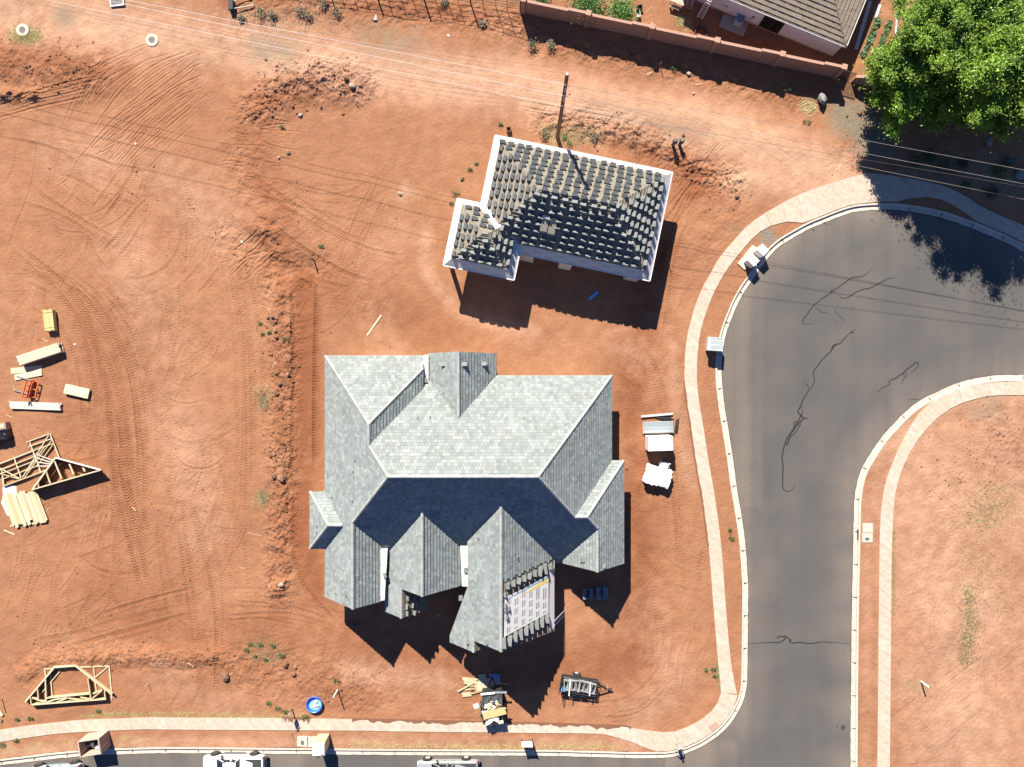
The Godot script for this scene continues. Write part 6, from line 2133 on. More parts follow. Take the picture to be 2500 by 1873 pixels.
	for q in [[1644, 349], [1661, 347]]:
		var o := thing("cable_pedestal", ["black capped cable pedestal with a hooked white mark", "black capped cable pedestal with a ring shaped white mark"][i], "pedestal", E(q[0] - 3, q[1] + 8), 0.1)
		var pm := MB.new(); pm.lathe(Vector3(0, -0.1, 0), [[0.17, 0.0], [0.17, 1.05]], 12)
		part(pm, "post", M(0.10, 0.08, 0.075, 0.7), o)
		var cm := MB.new(); cm.lathe(Vector3(0, 0.95, 0), [[0.23, 0.0], [0.24, 0.25], [0.20, 0.38], [0.1, 0.43], [0.0, 0.44]], 14)
		part(cm, "cap", M(0.025, 0.027, 0.03, 0.6), o)
		var wm := MB.new()
		if i == 0: wm.tube([Vector3(-0.08, 1.395, 0.05), Vector3(0.04, 1.4, -0.03), Vector3(0.1, 1.38, 0.02)], 0.022, 5)
		else: wm.tube([Vector3(-0.06, 1.395, 0.06), Vector3(-0.03, 1.395, -0.08), Vector3(0.07, 1.395, -0.06), Vector3(0.05, 1.395, 0.05)], 0.02, 5)
		part(wm, "mark", M(0.6, 0.6, 0.58, 0.6), o)
		i += 1

# ---------------------------------------------------------------- things on the site
func post(u: float, v: float, h: float, w: float, m: Material, label: String, lean := Vector2.ZERO) -> void:
	var mb := MB.new()
	mb.bar(Vector3(0, -0.1, 0), Vector3(lean.x, h, lean.y), w, w)
	one(mb, "stake", m, label, "stake", E(u, v))

func make_site_things() -> void:
	var white := M(0.78, 0.77, 0.75, 0.6)
	# portable toilet
	var p := E(800, 1793); p.y = 0.0
	var pt := thing("portable_toilet", "white roofed beige portable toilet on the verge of the lower street", "portable toilet", p + Vector3(-0.35, 0, 0.45), 0.02)
	pbox(pt, "base", M(0.2, 0.2, 0.2, 0.8), Vector3(0, 0.05, 0), Vector3(1.12, 0.14, 1.12))
	pbox(pt, "cabin", M(0.60, 0.48, 0.30, 0.6), Vector3(0, 1.08, 0), Vector3(1.08, 1.98, 1.08))
	for q in [-0.35, 0.0, 0.35]: pbox(pt, "panel_rib", M(0.56, 0.45, 0.28, 0.6), Vector3(q, 1.08, -0.55), Vector3(0.08, 1.9, 0.03))
	pbox(pt, "door", M(0.52, 0.42, 0.27, 0.6), Vector3(0.55, 1.05, 0), Vector3(0.03, 1.8, 0.75))
	var rf := MB.new(); rf.hexa([Vector3(-0.6, 2.07, 0.6), Vector3(0.6, 2.07, 0.6), Vector3(0.6, 2.07, -0.6), Vector3(-0.6, 2.07, -0.6), Vector3(-0.5, 2.22, 0.5), Vector3(0.5, 2.22, 0.5), Vector3(0.5, 2.22, -0.5), Vector3(-0.5, 2.22, -0.5)])
	part(rf, "roof", white, pt)
	var vp := MB.new(); vp.cyl(Vector3(0.38, 2.0, 0.38), Vector3(0.38, 2.4, 0.38), 0.05, 0.05, 8)
	part(vp, "vent_pipe", M(0.08, 0.08, 0.08, 0.6), pt)
	# open skip with rubbish
	var sk := thing("open_skip", "tan open topped metal skip with rubbish inside standing over the kerb", "skip", G(243, 1805), 0.16)
	var tan_ := M(0.56, 0.42, 0.34, 0.75, "grain", 0.5)
	for q in [[0.0, -0.72, 2.1, 0.06], [0.0, 0.72, 2.1, 0.06]]: pbox(sk, "side_wall", tan_, Vector3(q[0], 0.85, q[1]), Vector3(q[2], 1.75, q[3]))
	for q in [-1.02, 1.02]: pbox(sk, "end_wall", M(0.40, 0.27, 0.23, 0.75, "grain", 0.5), Vector3(q, 0.85, 0), Vector3(0.06, 1.75, 1.44))
	pbox(sk, "floor", M(0.05, 0.04, 0.04, 0.9), Vector3(0, 0.15, 0), Vector3(2.0, 0.1, 1.4))
	pbar(sk, "hinge_bar", M(0.5, 0.48, 0.45, 0.5), Vector3(1.08, 0.3, 0.2), Vector3(1.08, 1.5, 0.2), 0.05, 0.05)
	for q in [[-0.97, 0.0, 0.1, 1.5], [0.97, 0.0, 0.1, 1.5]]: pbox(sk, "rim", tan_, Vector3(q[0], 1.74, q[1]), Vector3(q[2], 0.07, q[3]))
	var rb := MB.new()
	for k in 26:
		rb.col = [Color(0.6, 0.52, 0.4), Color(0.7, 0.68, 0.64), Color(0.3, 0.22, 0.15), Color(0.05, 0.05, 0.06), Color(0.2, 0.22, 0.26)][rng.randi() % 5]
		rb.box(Transform3D(Basis(Vector3(rnd(-1, 1), rnd(-1, 1), rnd(-1, 1)).normalized(), rnd(0, 3)), Vector3(rnd(-0.75, 0.75), rnd(0.3, 0.8), rnd(-0.45, 0.5))), Vector3(rnd(0.2, 0.8), rnd(0.03, 0.15), rnd(0.15, 0.4)))
	var rbm := one(rb, "rubbish", VC(0.85), "mixed scrap filling the tan open skip", "rubbish", G(243, 1805), 0.16)
	rbm.set_meta("kind", "stuff")
	# round blue pool
	var po := thing("paddling_pool", "round blue plastic paddling pool holding stones and scraps", "pool", E(769, 1717), 0.3)
	var pb := MB.new()
	pb.lathe(Vector3.ZERO, [[0.66, 0.0], [0.74, 0.36], [0.80, 0.40], [0.76, 0.42], [0.70, 0.38], [0.62, 0.05]], 28)
	part(pb, "rim", M(0.03, 0.14, 0.62, 0.4), po)
	var pf := MB.new(); pf.cyl(Vector3(0, 0.02, 0), Vector3(0, 0.07, 0), 0.64, 0.64, 28)
	part(pf, "bottom", M(0.22, 0.45, 0.78, 0.5), po)
	for k in 8:
		var b := MB.new()
		b.box(Transform3D(Basis(Vector3(rnd(-1, 1), 1, rnd(-1, 1)).normalized(), rnd(0, 3)), Vector3.ZERO), Vector3(rnd(0.1, 0.3), 0.08, rnd(0.08, 0.2)))
		one(b, "scrap", [M(0.68, 0.6, 0.52, 0.8), M(0.72, 0.72, 0.72, 0.7), M(0.5, 0.36, 0.28, 0.9)][k % 3], "small pale scrap lying in the blue paddling pool", "scrap", E(769, 1717) + Vector3(rnd(-0.35, 0.35), 0.13, rnd(-0.35, 0.35)), 0.0, "scraps in the paddling pool")
	# sign on a post, and the wide board sign
	var sg := thing("lot_sign", "white lot sign hanging from a post above the lower footpath", "sign", E(713, 1731))
	pbox(sg, "post", M(0.12, 0.11, 0.1, 0.7), Vector3(0, 0.95, 0), Vector3(0.09, 2.1, 0.09))
	pbox(sg, "arm", M(0.12, 0.11, 0.1, 0.7), Vector3(0.0, 1.9, 0), Vector3(0.5, 0.07, 0.07), Basis(Vector3.UP, 0.9))
	pbox(sg, "panel", white, Vector3(0.0, 1.45, 0), Vector3(0.5, 0.62, 0.03), Basis(Vector3.UP, 0.9))
	var bs := thing("board_sign", "wide white board sign on two dark posts beside the lower street", "sign", E(1286, 1804))
	for q in [-0.5, 0.5]: pbox(bs, "post", M(0.10, 0.08, 0.07, 0.8), Vector3(q, 0.85, 0), Vector3(0.09, 1.9, 0.09))
	pbox(bs, "panel", white, Vector3(0, 1.25, -0.07), Vector3(1.02, 1.05, 0.03))
	# stakes
	post(824.5, 1684, 1.75, 0.09, white, "tall white stake near the blue paddling pool")
	post(2248.5, 1663.5, 1.3, 0.12, white, "white stake on the empty lot across the street")
	post(766, 636, 1.25, 0.10, M(0.14, 0.07, 0.05, 0.9), "dark stake beside the dug pit")
	post(4, 1707, 1.3, 0.07, M(0.3, 0.22, 0.15, 0.9), "thin stake at the edge of the lot by the attic trusses")
	post(1632, 645, 0.8, 0.06, M(0.1, 0.08, 0.07, 0.9), "short dark stake beside the shadow of the unfinished house")
	post(363, 1668, 0.7, 0.04, M(0.6, 0.58, 0.55, 0.8), "thin pale stake on the trodden lot")
	post(712, 1790, 0.7, 0.04, M(0.2, 0.15, 0.1, 0.8), "thin brown stake on the verge beside the meter pad")
	post(1612, 158, 0.9, 0.06, M(0.2, 0.12, 0.08, 0.9), "thin brown stake under the block wall")
	# metal sheets, pipes, beam
	var ms := thing("metal_sheet_bundle", "bundle of grey metal roof sheets on end blocks", "metal bundle", E(1606, 1043), 0.03)
	for q in [-1.42, 1.42]: pbox(ms, "end_block", M(0.42, 0.32, 0.2, 0.85), Vector3(q, 0.1, 0.05), Vector3(0.16, 0.22, 1.1))
	for k in 3: pbox(ms, "sheet", M(0.30 + 0.03 * k, 0.36 + 0.03 * k, 0.38 + 0.03 * k, 0.4, "", 0.5, 0.3), Vector3(0, 0.30 + 0.015 * k, -0.36 + 0.37 * k), Vector3(2.85, 0.1, 0.355))
	for q in [-0.54, 0.54]: pbox(ms, "edge_rail", M(0.5, 0.52, 0.52, 0.4), Vector3(0, 0.34, q), Vector3(2.95, 0.08, 0.05))
	for k in 7:
		var mb := MB.new()
		mb.cyl(Vector3(-0.45, 0.05, -0.16), Vector3(0.45, 0.05, 0.16), 0.05, 0.05, 8)
		one(mb, "black_pipe", M(0.02, 0.02, 0.022, 0.5), "short black pipe in the heap above the metal sheets", "pipe", E(1608 + k * 4.3, 1020 + (k % 2) * 3.0, 0.05 * (k % 2)), 0.1 * sin(k * 3.0), "black pipes above the metal sheets")
	for k in 3:
		var mb := MB.new()
		mb.cyl(Vector3(-0.08, 0.05, 0.7), Vector3(0.08, 0.05, -0.7), 0.05, 0.05, 8)
		one(mb, "black_pipe", M(0.02, 0.02, 0.022, 0.5), "longer black pipe standing off the end of the metal sheets", "pipe", E(1649 + k * 3.2, 1042 - k * 1.5), 0.0, "black pipes at the end of the metal sheets")
	plank(1565, 1017, 1641, 1010, 0.2, 0.12, 0.1, "pale weathered beam lying above the metal sheets", M(0.66, 0.64, 0.62, 0.8, "wood", 0.9), "", "beam")
	# white wrapped pallets
	var w1 := thing("wrapped_pallet", "tall neat white wrapped pallet beside the finished house", "pallet", E(1603, 1079), 0.03)
	pbox(w1, "pallet", M(0.4, 0.3, 0.19, 0.85, "wood", 0.9), Vector3(0, 0.07, 0), Vector3(2.3, 0.14, 1.35))
	part(crumple(Vector3(0, 1.05, 0), Vector3(2.32, 1.8, 1.36), 0.015, 6), "wrapping", M(0.84, 0.83, 0.80, 0.5), w1)
	var w2 := thing("wrapped_pallet", "low rumpled white wrapped pallet with torn plastic", "pallet", E(1603, 1161), -0.27)
	pbox(w2, "pallet", M(0.4, 0.3, 0.19, 0.85, "wood", 0.9), Vector3(0, 0.07, 0), Vector3(2.3, 0.14, 1.6))
	part(crumple(Vector3(0, 0.58, 0), Vector3(2.4, 0.9, 1.75), 0.11, 10), "wrapping", M(0.84, 0.83, 0.80, 0.45), w2)
	part(crumple(Vector3(0.35, 0.55, -1.1), Vector3(0.8, 0.5, 0.7), 0.16, 7), "torn_plastic", M(0.7, 0.72, 0.78, 0.35), w2)
	# pallets of tiles in the shade
	for q in [[1437.5, 1451, 0.0, 1.05, "smaller pallet of blue grey tiles in the shade of the right gable"], [1471, 1449, 0.02, 1.25, "larger pallet of blue grey tiles in the shade of the right gable"]]:
		var tp := thing("tile_pallet", q[4], "pallet", E(q[0] - 4, q[1] - 6), q[2])
		pbox(tp, "pallet", M(0.4, 0.3, 0.19, 0.85, "wood", 0.9), Vector3(0, 0.07, 0), Vector3(q[3], 0.14, q[3]))
		for a in 2:
			for b in 4:
				pbox(tp, "tile_block", [M(0.22, 0.25, 0.29, 0.8, "speck", 2.0), M(0.26, 0.29, 0.33, 0.8, "speck", 2.0)][(a + b) % 2], Vector3((a - 0.5) * q[3] * 0.5, 0.5, (b - 1.5) * q[3] * 0.24), Vector3(q[3] * 0.40, 0.72, q[3] * 0.225))
		var rl := MB.new(); rl.cyl(Vector3(0, 0.9, -0.3), Vector3(0, 0.9, 0.3), 0.13, 0.13, 12)
		part(rl, "strap_roll", M(0.02, 0.02, 0.025, 0.6), tp)
	# blue bucket
	var bk := thing("bucket", "blue plastic bucket standing in the shade of the left gables", "bucket", E(869, 1523))
	var bb := MB.new(); bb.lathe(Vector3.ZERO, [[0.0, 0.02], [0.16, 0.0], [0.2, 0.42], [0.18, 0.42], [0.15, 0.05], [0.0, 0.05]], 16)
	part(bb, "tub", M(0.10, 0.2, 0.42, 0.4), bk)
	var bh := MB.new(); bh.tube([Vector3(-0.2, 0.4, 0), Vector3(-0.14, 0.52, 0.1), Vector3(0.1, 0.52, 0.12), Vector3(0.2, 0.4, 0)], 0.012, 5)
	part(bh, "handle", M(0.3, 0.3, 0.3, 0.4), bk)
	# blue work platform in the shade of the unfinished house
	var bp := thing("work_platform", "narrow blue work platform lying in the shade of the unfinished house", "platform", E(1449, 722), turn_of(23, -19))
	pbox(bp, "deck", M(0.16, 0.36, 0.62, 0.6), Vector3(0, 0.12, 0), Vector3(1.2, 0.03, 0.26))
	for q in [-0.15, 0.15]: pbox(bp, "side_rail", M(0.12, 0.30, 0.58, 0.5), Vector3(0, 0.11, q), Vector3(1.22, 0.08, 0.04))
	for q in [-0.5, 0.5]: pbox(bp, "foot", M(0.3, 0.3, 0.3, 0.5), Vector3(q, 0.04, 0), Vector3(0.05, 0.1, 0.3))
	# rusty box behind the house, white litter
	var bx := MB.new()
	for q in [[0, -0.2, 0.44, 0.04], [0, 0.2, 0.44, 0.04], [-0.2, 0, 0.04, 0.36], [0.2, 0, 0.04, 0.36]]: bx.bx(q[0], 0.2, q[1], q[2], 0.42, q[3])
	one(bx, "rusty_box", M(0.2, 0.11, 0.06, 0.9), "small rusty open box behind the unfinished house", "box", E(1242, 318), 0.1)
	var lt := MB.new(); lt.bx(0, 0.02, 0, 0.5, 0.03, 0.45, 0.4)
	one(lt, "cardboard_sheet", white, "white square sheet lying beside the scrap trailer", "sheet", E(1162.5, 1724))
	for q in [[1095, 88, "small white paper scrap on the dirt track"], [184, 841, "tiny white paper scrap near the timber stacks"], [330, 351, "white stone chip on the trodden lot"], [590, 590, "pale litter on the trodden lot"]]:
		var mb := MB.new(); mb.bx(0, 0.03, 0, 0.2, 0.05, 0.13, rnd(0, 3))
		one(mb, "paper_scrap", white, q[2], "litter", E(q[0], q[1]))
	# field corner: old tank with poles
	var tk := thing("feed_trough", "dark old feed trough with two long pale poles at the field edge", "trough", E(568, 17))
	pbox(tk, "tub", M(0.04, 0.04, 0.045, 0.8), Vector3(0, 0.3, 0), Vector3(0.45, 0.6, 1.0))
	for q in [[-0.35, 1.9, -0.75], [0.35, 2.1, 0.2]]: pbar(tk, "pole", M(0.45, 0.42, 0.36, 0.85), Vector3(0.1, 0.35, q[0]), Vector3(q[1], 0.15, q[2] - 0.3), 0.08, 0.08)
	var tm := MB.new(); tm.hexa([Vector3(-0.25, 0, 0.3), Vector3(0.2, 0, 0.3), Vector3(0.2, 0, -0.3), Vector3(-0.05, 0, -0.3), Vector3(-0.2, 0.12, 0.25), Vector3(0.15, 0.12, 0.25), Vector3(0.12, 0.12, -0.2), Vector3(0, 0.12, -0.2)])
	one(tm, "metal_scrap", M(0.28, 0.28, 0.29, 0.5), "grey wedge of sheet metal under the wire fence", "scrap metal", E(917, 44))
	# crates behind the wall
	for q in [[1560, 22, 0.5, 0.35, 0.4, 0.03, "dark crate behind the block wall beside the bushes"], [1556, 36, 0.42, 0.75, 0.35, 0.5, "pale crate behind the block wall beside the bushes"]]:
		var cr := thing("crate", q[6], "crate", E(q[0], q[1]), 0.2)
		for s in [[0, -q[3] / 2, q[2], 0.04], [0, q[3] / 2, q[2], 0.04], [-q[2] / 2, 0, 0.04, q[3]], [q[2] / 2, 0, 0.04, q[3]]]: pbox(cr, "side", M(q[5], q[5] * 0.95, q[5] * 0.85, 0.7), Vector3(s[0], q[4] / 2, s[1]), Vector3(s[2], q[4], s[3]))
		pbox(cr, "bottom", M(q[5] * 0.6, q[5] * 0.6, q[5] * 0.5, 0.8), Vector3(0, 0.05, 0), Vector3(q[2], 0.05, q[3]))
	make_scrap_trailer()
	make_scaffold_trailer()

func make_scrap_trailer() -> void:
	var c := E(1203, 1714)
	var o := thing("dump_trailer", "black dump trailer heaped with building scrap near the lower footpath", "trailer", c, 0.03)
	var bm := M(0.03, 0.032, 0.035, 0.5)
	pbox(o, "floor", bm, Vector3(0, 0.5, 0), Vector3(1.8, 0.1, 3.1))
	for s in [-1.0, 1.0]:
		pbox(o, "side_wall", bm, Vector3(s * 0.92, 0.9, 0), Vector3(0.06, 0.85, 3.1))
		for k in 5: pbox(o, "rib", bm, Vector3(s * 0.98, 0.9, -1.3 + 0.65 * k), Vector3(0.06, 0.8, 0.08))
		pbox(o, "top_rail", M(0.06, 0.065, 0.07, 0.4), Vector3(s * 0.92, 1.34, 0), Vector3(0.1, 0.06, 3.12))
		for z in [0.1, 0.9]:
			var w := MB.new()
			w.cyl(Vector3(s * 1.0, 0.36, z), Vector3(s * 1.2, 0.36, z), 0.36, 0.36, 16)
			var wh := part(w, "wheel", M(0.025, 0.025, 0.027, 0.85), o)
			var r := MB.new(); r.cyl(Vector3(s * 1.19, 0.36, z), Vector3(s * 1.215, 0.36, z), 0.2, 0.18, 12)
			part(r, "rim", M(0.5, 0.5, 0.5, 0.4), wh)
	for z in [-1.55, 1.55]: pbox(o, "end_wall", bm, Vector3(0, 0.9, z), Vector3(1.86, 0.85, 0.06))
	pbar(o, "tongue", bm, Vector3(-0.5, 0.5, -1.5), Vector3(0, 0.5, -2.6), 0.1, 0.12)
	pbar(o, "tongue", bm, Vector3(0.5, 0.5, -1.5), Vector3(0, 0.5, -2.6), 0.1, 0.12)
	pbox(o, "jack", bm, Vector3(0, 0.3, -2.55), Vector3(0.1, 0.62, 0.1))
	# tarpaulin and heap
	var tp := MB.new()
	var n := 8
	for i in n:
		for j in 4:
			var q := []
			for e in [[i, j], [i + 1, j], [i + 1, j + 1], [i, j + 1]]:
				q.append(Vector3(-0.85 + 1.75 * e[0] / n, 1.32 + 0.07 * sin(e[0] * 1.9 + e[1] * 1.3), -1.45 + 1.0 * e[1] / 4))
			tp.poly(up_facing(q))
	one(tp, "tarpaulin", M(0.055, 0.065, 0.07, 0.55), "dark grey tarpaulin over the front of the scrap trailer", "tarpaulin", c, 0.03)
	var hb := MB.new()
	var pal := [Color(0.68, 0.6, 0.45), Color(0.74, 0.72, 0.68), Color(0.55, 0.42, 0.25), Color(0.35, 0.22, 0.13), Color(0.78, 0.77, 0.76), Color(0.08, 0.08, 0.09), Color(0.6, 0.52, 0.38)]
	for k in 70:
		hb.col = pal[rng.randi() % pal.size()]
		var px := rnd(-0.75, 0.8); var pz := rnd(-0.55, 1.4)
		hb.box(Transform3D(Basis(Vector3(rnd(-0.3, 0.3), 1, rnd(-0.3, 0.3)).normalized(), rnd(0, 3.1)), Vector3(px, rnd(1.0, 1.5) - 0.12 * absf(px), pz)), Vector3(rnd(0.15, 0.75), rnd(0.02, 0.12), rnd(0.08, 0.32)))
	var hp := one(hb, "scrap_heap", VC(0.85), "mixed heap of plasterboard, paper and wood scraps filling the black trailer", "scrap heap", c, 0.03)
	hp.set_meta("kind", "stuff")
	var z := func(x: float, y: float, h: float) -> Vector3: return G(1110 + x / 10.36, 1640 + y / 10.36, h)
	var add := func(x0: float, y0: float, x1: float, y1: float, w: float, t: float, h: float, m: Material, label: String, called: String, group: String) -> void:
		var a: Vector3 = z.call(x0, y0, h); var b: Vector3 = z.call(x1, y1, h)
		var mb := MB.new()
		var cc := (a + b) * 0.5
		mb.bar(a - cc, b - cc, w, t)
		one(mb, called, m, label, "board", cc, 0.0, group)
	var osb := M(0.66, 0.50, 0.22, 0.85, "speck", 1.2)
	add.call(720, 1130, 1290, 985, 0.68, 0.03, 1.62, osb, "yellow sheet of board laid across the scrap trailer", "board_sheet", "")
	add.call(1240, 945, 1310, 925, 0.12, 0.03, 1.66, osb, "small yellow offcut sticking out past the trailer side", "offcut", "")
	add.call(860, 1235, 1070, 1185, 0.28, 0.05, 1.45, white_m(), "white board end hanging over the tail of the scrap trailer", "board_sheet", "")
	add.call(690, 1035, 850, 1025, 0.26, 0.05, 1.5, white_m(), "white strip under the yellow sheet on the trailer", "board_sheet", "")
	add.call(660, 575, 1010, 540, 0.18, 0.06, 1.48, white_m(), "white flashing laid across the front of the scrap trailer", "flashing", "")
	add.call(1000, 530, 1320, 525, 0.16, 0.06, 1.45, M(0.25, 0.27, 0.28, 0.4), "grey metal tube laid across the front of the scrap trailer", "tube", "")
	# boards and plywood thrown down in front of the trailer
	var gr := "boards thrown down in front of the scrap trailer"
	var ply := M(0.50, 0.46, 0.34, 0.85, "grain", 0.8)
	for s in [[600, 60, 800, 300, 0.12], [800, 140, 1150, 330, 0.16], [700, 260, 1000, 420, 0.2]]:
		var a := E(1110 + s[0] / 10.36, 1640 + s[1] / 10.36, s[4]); var b := E(1110 + s[2] / 10.36, 1640 + s[3] / 10.36, s[4])
		var mb := MB.new()
		mb.box(Transform3D(Basis(Vector3.UP, 0.12), Vector3.ZERO), Vector3(absf(b.x - a.x), 0.02, absf(b.z - a.z)))
		one(mb, "plywood_sheet", ply, "plywood sheet lying flat in the scrap beside the trailer", "plywood", (a + b) * 0.5, 0.0, "plywood sheets beside the trailer")
	var bt := crumple(Vector3.ZERO, Vector3(1.0, 0.3, 0.6), 0.14, 7)
	one(bt, "blue_tarp", M(0.2, 0.25, 0.42, 0.5), "crumpled blue tarp on the plywood sheets", "tarp", E(1209, 1652, 0.25))
	var lines := [[190, 155, 600, 200, 0.16], [200, 190, 560, 250, 0.14], [230, 235, 550, 290, 0.14], [235, 275, 460, 315, 0.12], [80, 485, 450, 285, 0.14], [110, 475, 400, 440, 0.12], [570, 250, 550, 490, 0.34], [640, 260, 620, 470, 0.3], [690, 290, 680, 460, 0.28], [750, 320, 740, 450, 0.3], [190, 535, 420, 530, 0.12], [190, 570, 420, 560, 0.12], [195, 612, 430, 595, 0.14], [380, 560, 890, 425, 0.14], [400, 430, 540, 415, 0.16], [410, 465, 540, 455, 0.14], [370, 370, 520, 360, 0.18], [1140, 290, 1395, 320, 0.12], [980, 460, 1400, 470, 0.08]]
	var k := 0
	for l in lines:
		var a := E(1110 + l[0] / 10.36, 1640 + l[1] / 10.36, 0.05 + 0.035 * (k % 5)); var b := E(1110 + l[2] / 10.36, 1640 + l[3] / 10.36, 0.05 + 0.035 * (k % 5))
		var mb := MB.new()
		var cc := (a + b) * 0.5
		mb.bar(a - cc, b - cc, l[4], 0.04)
		one(mb, "scrap_board", pine[k % 4] if k < 13 else M(0.5, 0.36, 0.22, 0.85, "wood", 0.9), "yellow board in the scrap thrown down beside the trailer", "board", cc, 0.0, gr)
		k += 1

func white_m() -> StandardMaterial3D:
	return M(0.80, 0.79, 0.77, 0.55)

func make_scaffold_trailer() -> void:
	var c := E(1412, 1666)
	var turn := turn_of(88, 13)
	var o := thing("scaffold_trailer", "black open trailer loaded with metal scaffold frames", "trailer", c, turn)
	var bm := M(0.03, 0.03, 0.032, 0.55)
	pbox(o, "deck", M(0.07, 0.065, 0.06, 0.9, "wood", 0.9), Vector3(0, 0.55, 0), Vector3(3.5, 0.06, 1.5))
	for s in [-1.0, 1.0]:
		for y in [0.6, 0.95]: pbar(o, "side_rail", bm, Vector3(-1.75, y, s * 0.77), Vector3(1.75, y, s * 0.77), 0.06, 0.06)
		for x in [-1.75, -0.9, 0.0, 0.9, 1.75]: pbar(o, "rail_post", bm, Vector3(x, 0.5, s * 0.77), Vector3(x, 0.98, s * 0.77), 0.05, 0.05)
		for x in ([-0.3, 0.55] if s > 0 else [-0.35]):
			var w := MB.new()
			w.cyl(Vector3(x, 0.36, s * 0.80), Vector3(x, 0.36, s * 1.03), 0.36, 0.36, 18)
			var wh := part(w, "wheel", M(0.03, 0.03, 0.03, 0.85), o)
			var r := MB.new(); r.cyl(Vector3(x, 0.36, s * 1.02), Vector3(x, 0.36, s * 1.05), 0.2, 0.16, 14)
			part(r, "rim", M(0.6, 0.6, 0.6, 0.3), wh)
			pbox(o, "mudguard", bm, Vector3(x, 0.76, s * 0.92), Vector3(0.6, 0.04, 0.26))
	for x in [-1.75, 1.75]: pbar(o, "end_rail", bm, Vector3(x, 0.95, -0.77), Vector3(x, 0.95, 0.77), 0.06, 0.06)
	# raised ramp at the back
	for z in [-0.7, -0.2, 0.3, 0.75]: pbar(o, "ramp_bar", bm, Vector3(-1.8, 0.55, z), Vector3(-1.95, 1.9, z), 0.045, 0.045)
	for y in [0.8, 1.3, 1.85]: pbar(o, "ramp_cross_bar", bm, Vector3(-1.8 - 0.1 * (y - 0.55), y, -0.72), Vector3(-1.8 - 0.1 * (y - 0.55), y, 0.77), 0.045, 0.045)
	# drawbar
	for z in [-0.6, 0.6]: pbar(o, "drawbar", M(0.12, 0.05, 0.035, 0.7), Vector3(1.7, 0.5, z), Vector3(3.1, 0.48, 0.0), 0.09, 0.1)
	pbox(o, "jack", M(0.3, 0.3, 0.3, 0.5), Vector3(2.8, 0.35, -0.12), Vector3(0.1, 0.7, 0.1))
	pbox(o, "coupling", bm, Vector3(3.15, 0.48, 0), Vector3(0.25, 0.12, 0.12))
	# scaffold frames: ladders of tube lying on the deck
	var wm := [M(0.40, 0.40, 0.39, 0.45), M(0.28, 0.28, 0.28, 0.45), M(0.20, 0.21, 0.22, 0.45)]
	for k in 9:
		var fr := thing("scaffolding_section", "grey metal scaffold frame stacked on the open trailer", "scaffolding", c, turn, "scaffold frames on the open trailer")
		var y := 0.66 + 0.075 * k
		var ox := -0.75 if k % 2 == 0 else 0.78
		var tilt := rnd(-0.15, 0.15)
		var B := Basis(Vector3.UP, tilt)
		for z in [-0.48, 0.42]:
			pbar(fr, "tube", wm[k % 3], Vector3(ox, y, z * 1.0 - 0.02) + B * Vector3(-0.85, 0, 0), Vector3(ox, y, z - 0.02) + B * Vector3(0.85, 0, 0), 0.045, 0.045)
		for q in 5:
			var x := -0.75 + 0.375 * q + rnd(-0.08, 0.08)
			pbar(fr, "rung", wm[(k + q) % 3], Vector3(ox, y + 0.01, 0) + B * Vector3(x, 0, -0.48), Vector3(ox, y + 0.01, 0) + B * Vector3(x, 0, 0.42), 0.035, 0.035)
	for q in [[-1.0, 0.9], [0.95, 0.62]]:
		var mb := MB.new()
		mb.bar(Vector3(q[0], 1.36, -0.72), Vector3(q[0] + 0.1, 1.36, q[1]), 0.09, 0.04)
		one(mb, "white_strut", white_m(), "white strut laid across the scaffold frames", "strut", c, turn, "white struts across the scaffold frames")
	var bb := crumple(Vector3(-1.45, 0.85, 0.5), Vector3(0.5, 0.3, 0.35), 0.08, 6)
	one(bb, "blue_bag", M(0.06, 0.25, 0.45, 0.5), "blue plastic bag at the back of the open trailer", "bag", c, turn)
	var sc := MB.new()
	for k in 34:
		sc.col = [Color(0.6, 0.6, 0.6), Color(0.1, 0.18, 0.32), Color(0.05, 0.05, 0.05), Color(0.35, 0.36, 0.36)][rng.randi() % 4]
		sc.box(Transform3D(Basis(Vector3.UP, rnd(-0.3, 0.3)), Vector3(rnd(-1.6, 1.6), rnd(0.62, 0.8), rnd(0.3, 0.7))), Vector3(rnd(0.1, 0.35), 0.06, rnd(0.04, 0.12)))
	var so := one(sc, "scaffold_fittings", VC(0.6), "loose scaffold clamps and fittings along the trailer side", "fittings", c, turn)
	so.set_meta("kind", "stuff")

# ---------------------------------------------------------------- stones and weeds
func rock_mesh(seed_: int, sq := 0.7) -> ArrayMesh:
	var mb := MB.new()
	var f := FastNoiseLite.new()
	f.seed = seed_
	f.frequency = 0.9
	var rows := 5; var cols := 9
	var pt := func(i: int, j: int) -> Vector3:
		var th := PI * i / rows; var ph := TAU * (j % cols) / cols
		var d := Vector3(sin(th) * cos(ph), cos(th), -sin(th) * sin(ph))
		var r := 0.5 * (1.0 + 0.55 * f.get_noise_3dv(d * 1.3))
		return Vector3(d.x, d.y * sq, d.z) * r
	for i in rows:
		for j in cols:
			var q := [pt.call(i, j), pt.call(i + 1, j), pt.call(i + 1, j + 1), pt.call(i, j + 1)]
			if i == 0: mb.poly([q[0], q[1], q[2]])
			elif i == rows - 1: mb.poly([q[0], q[1], q[3]])
			else: mb.poly(q)
	return mb.mesh()

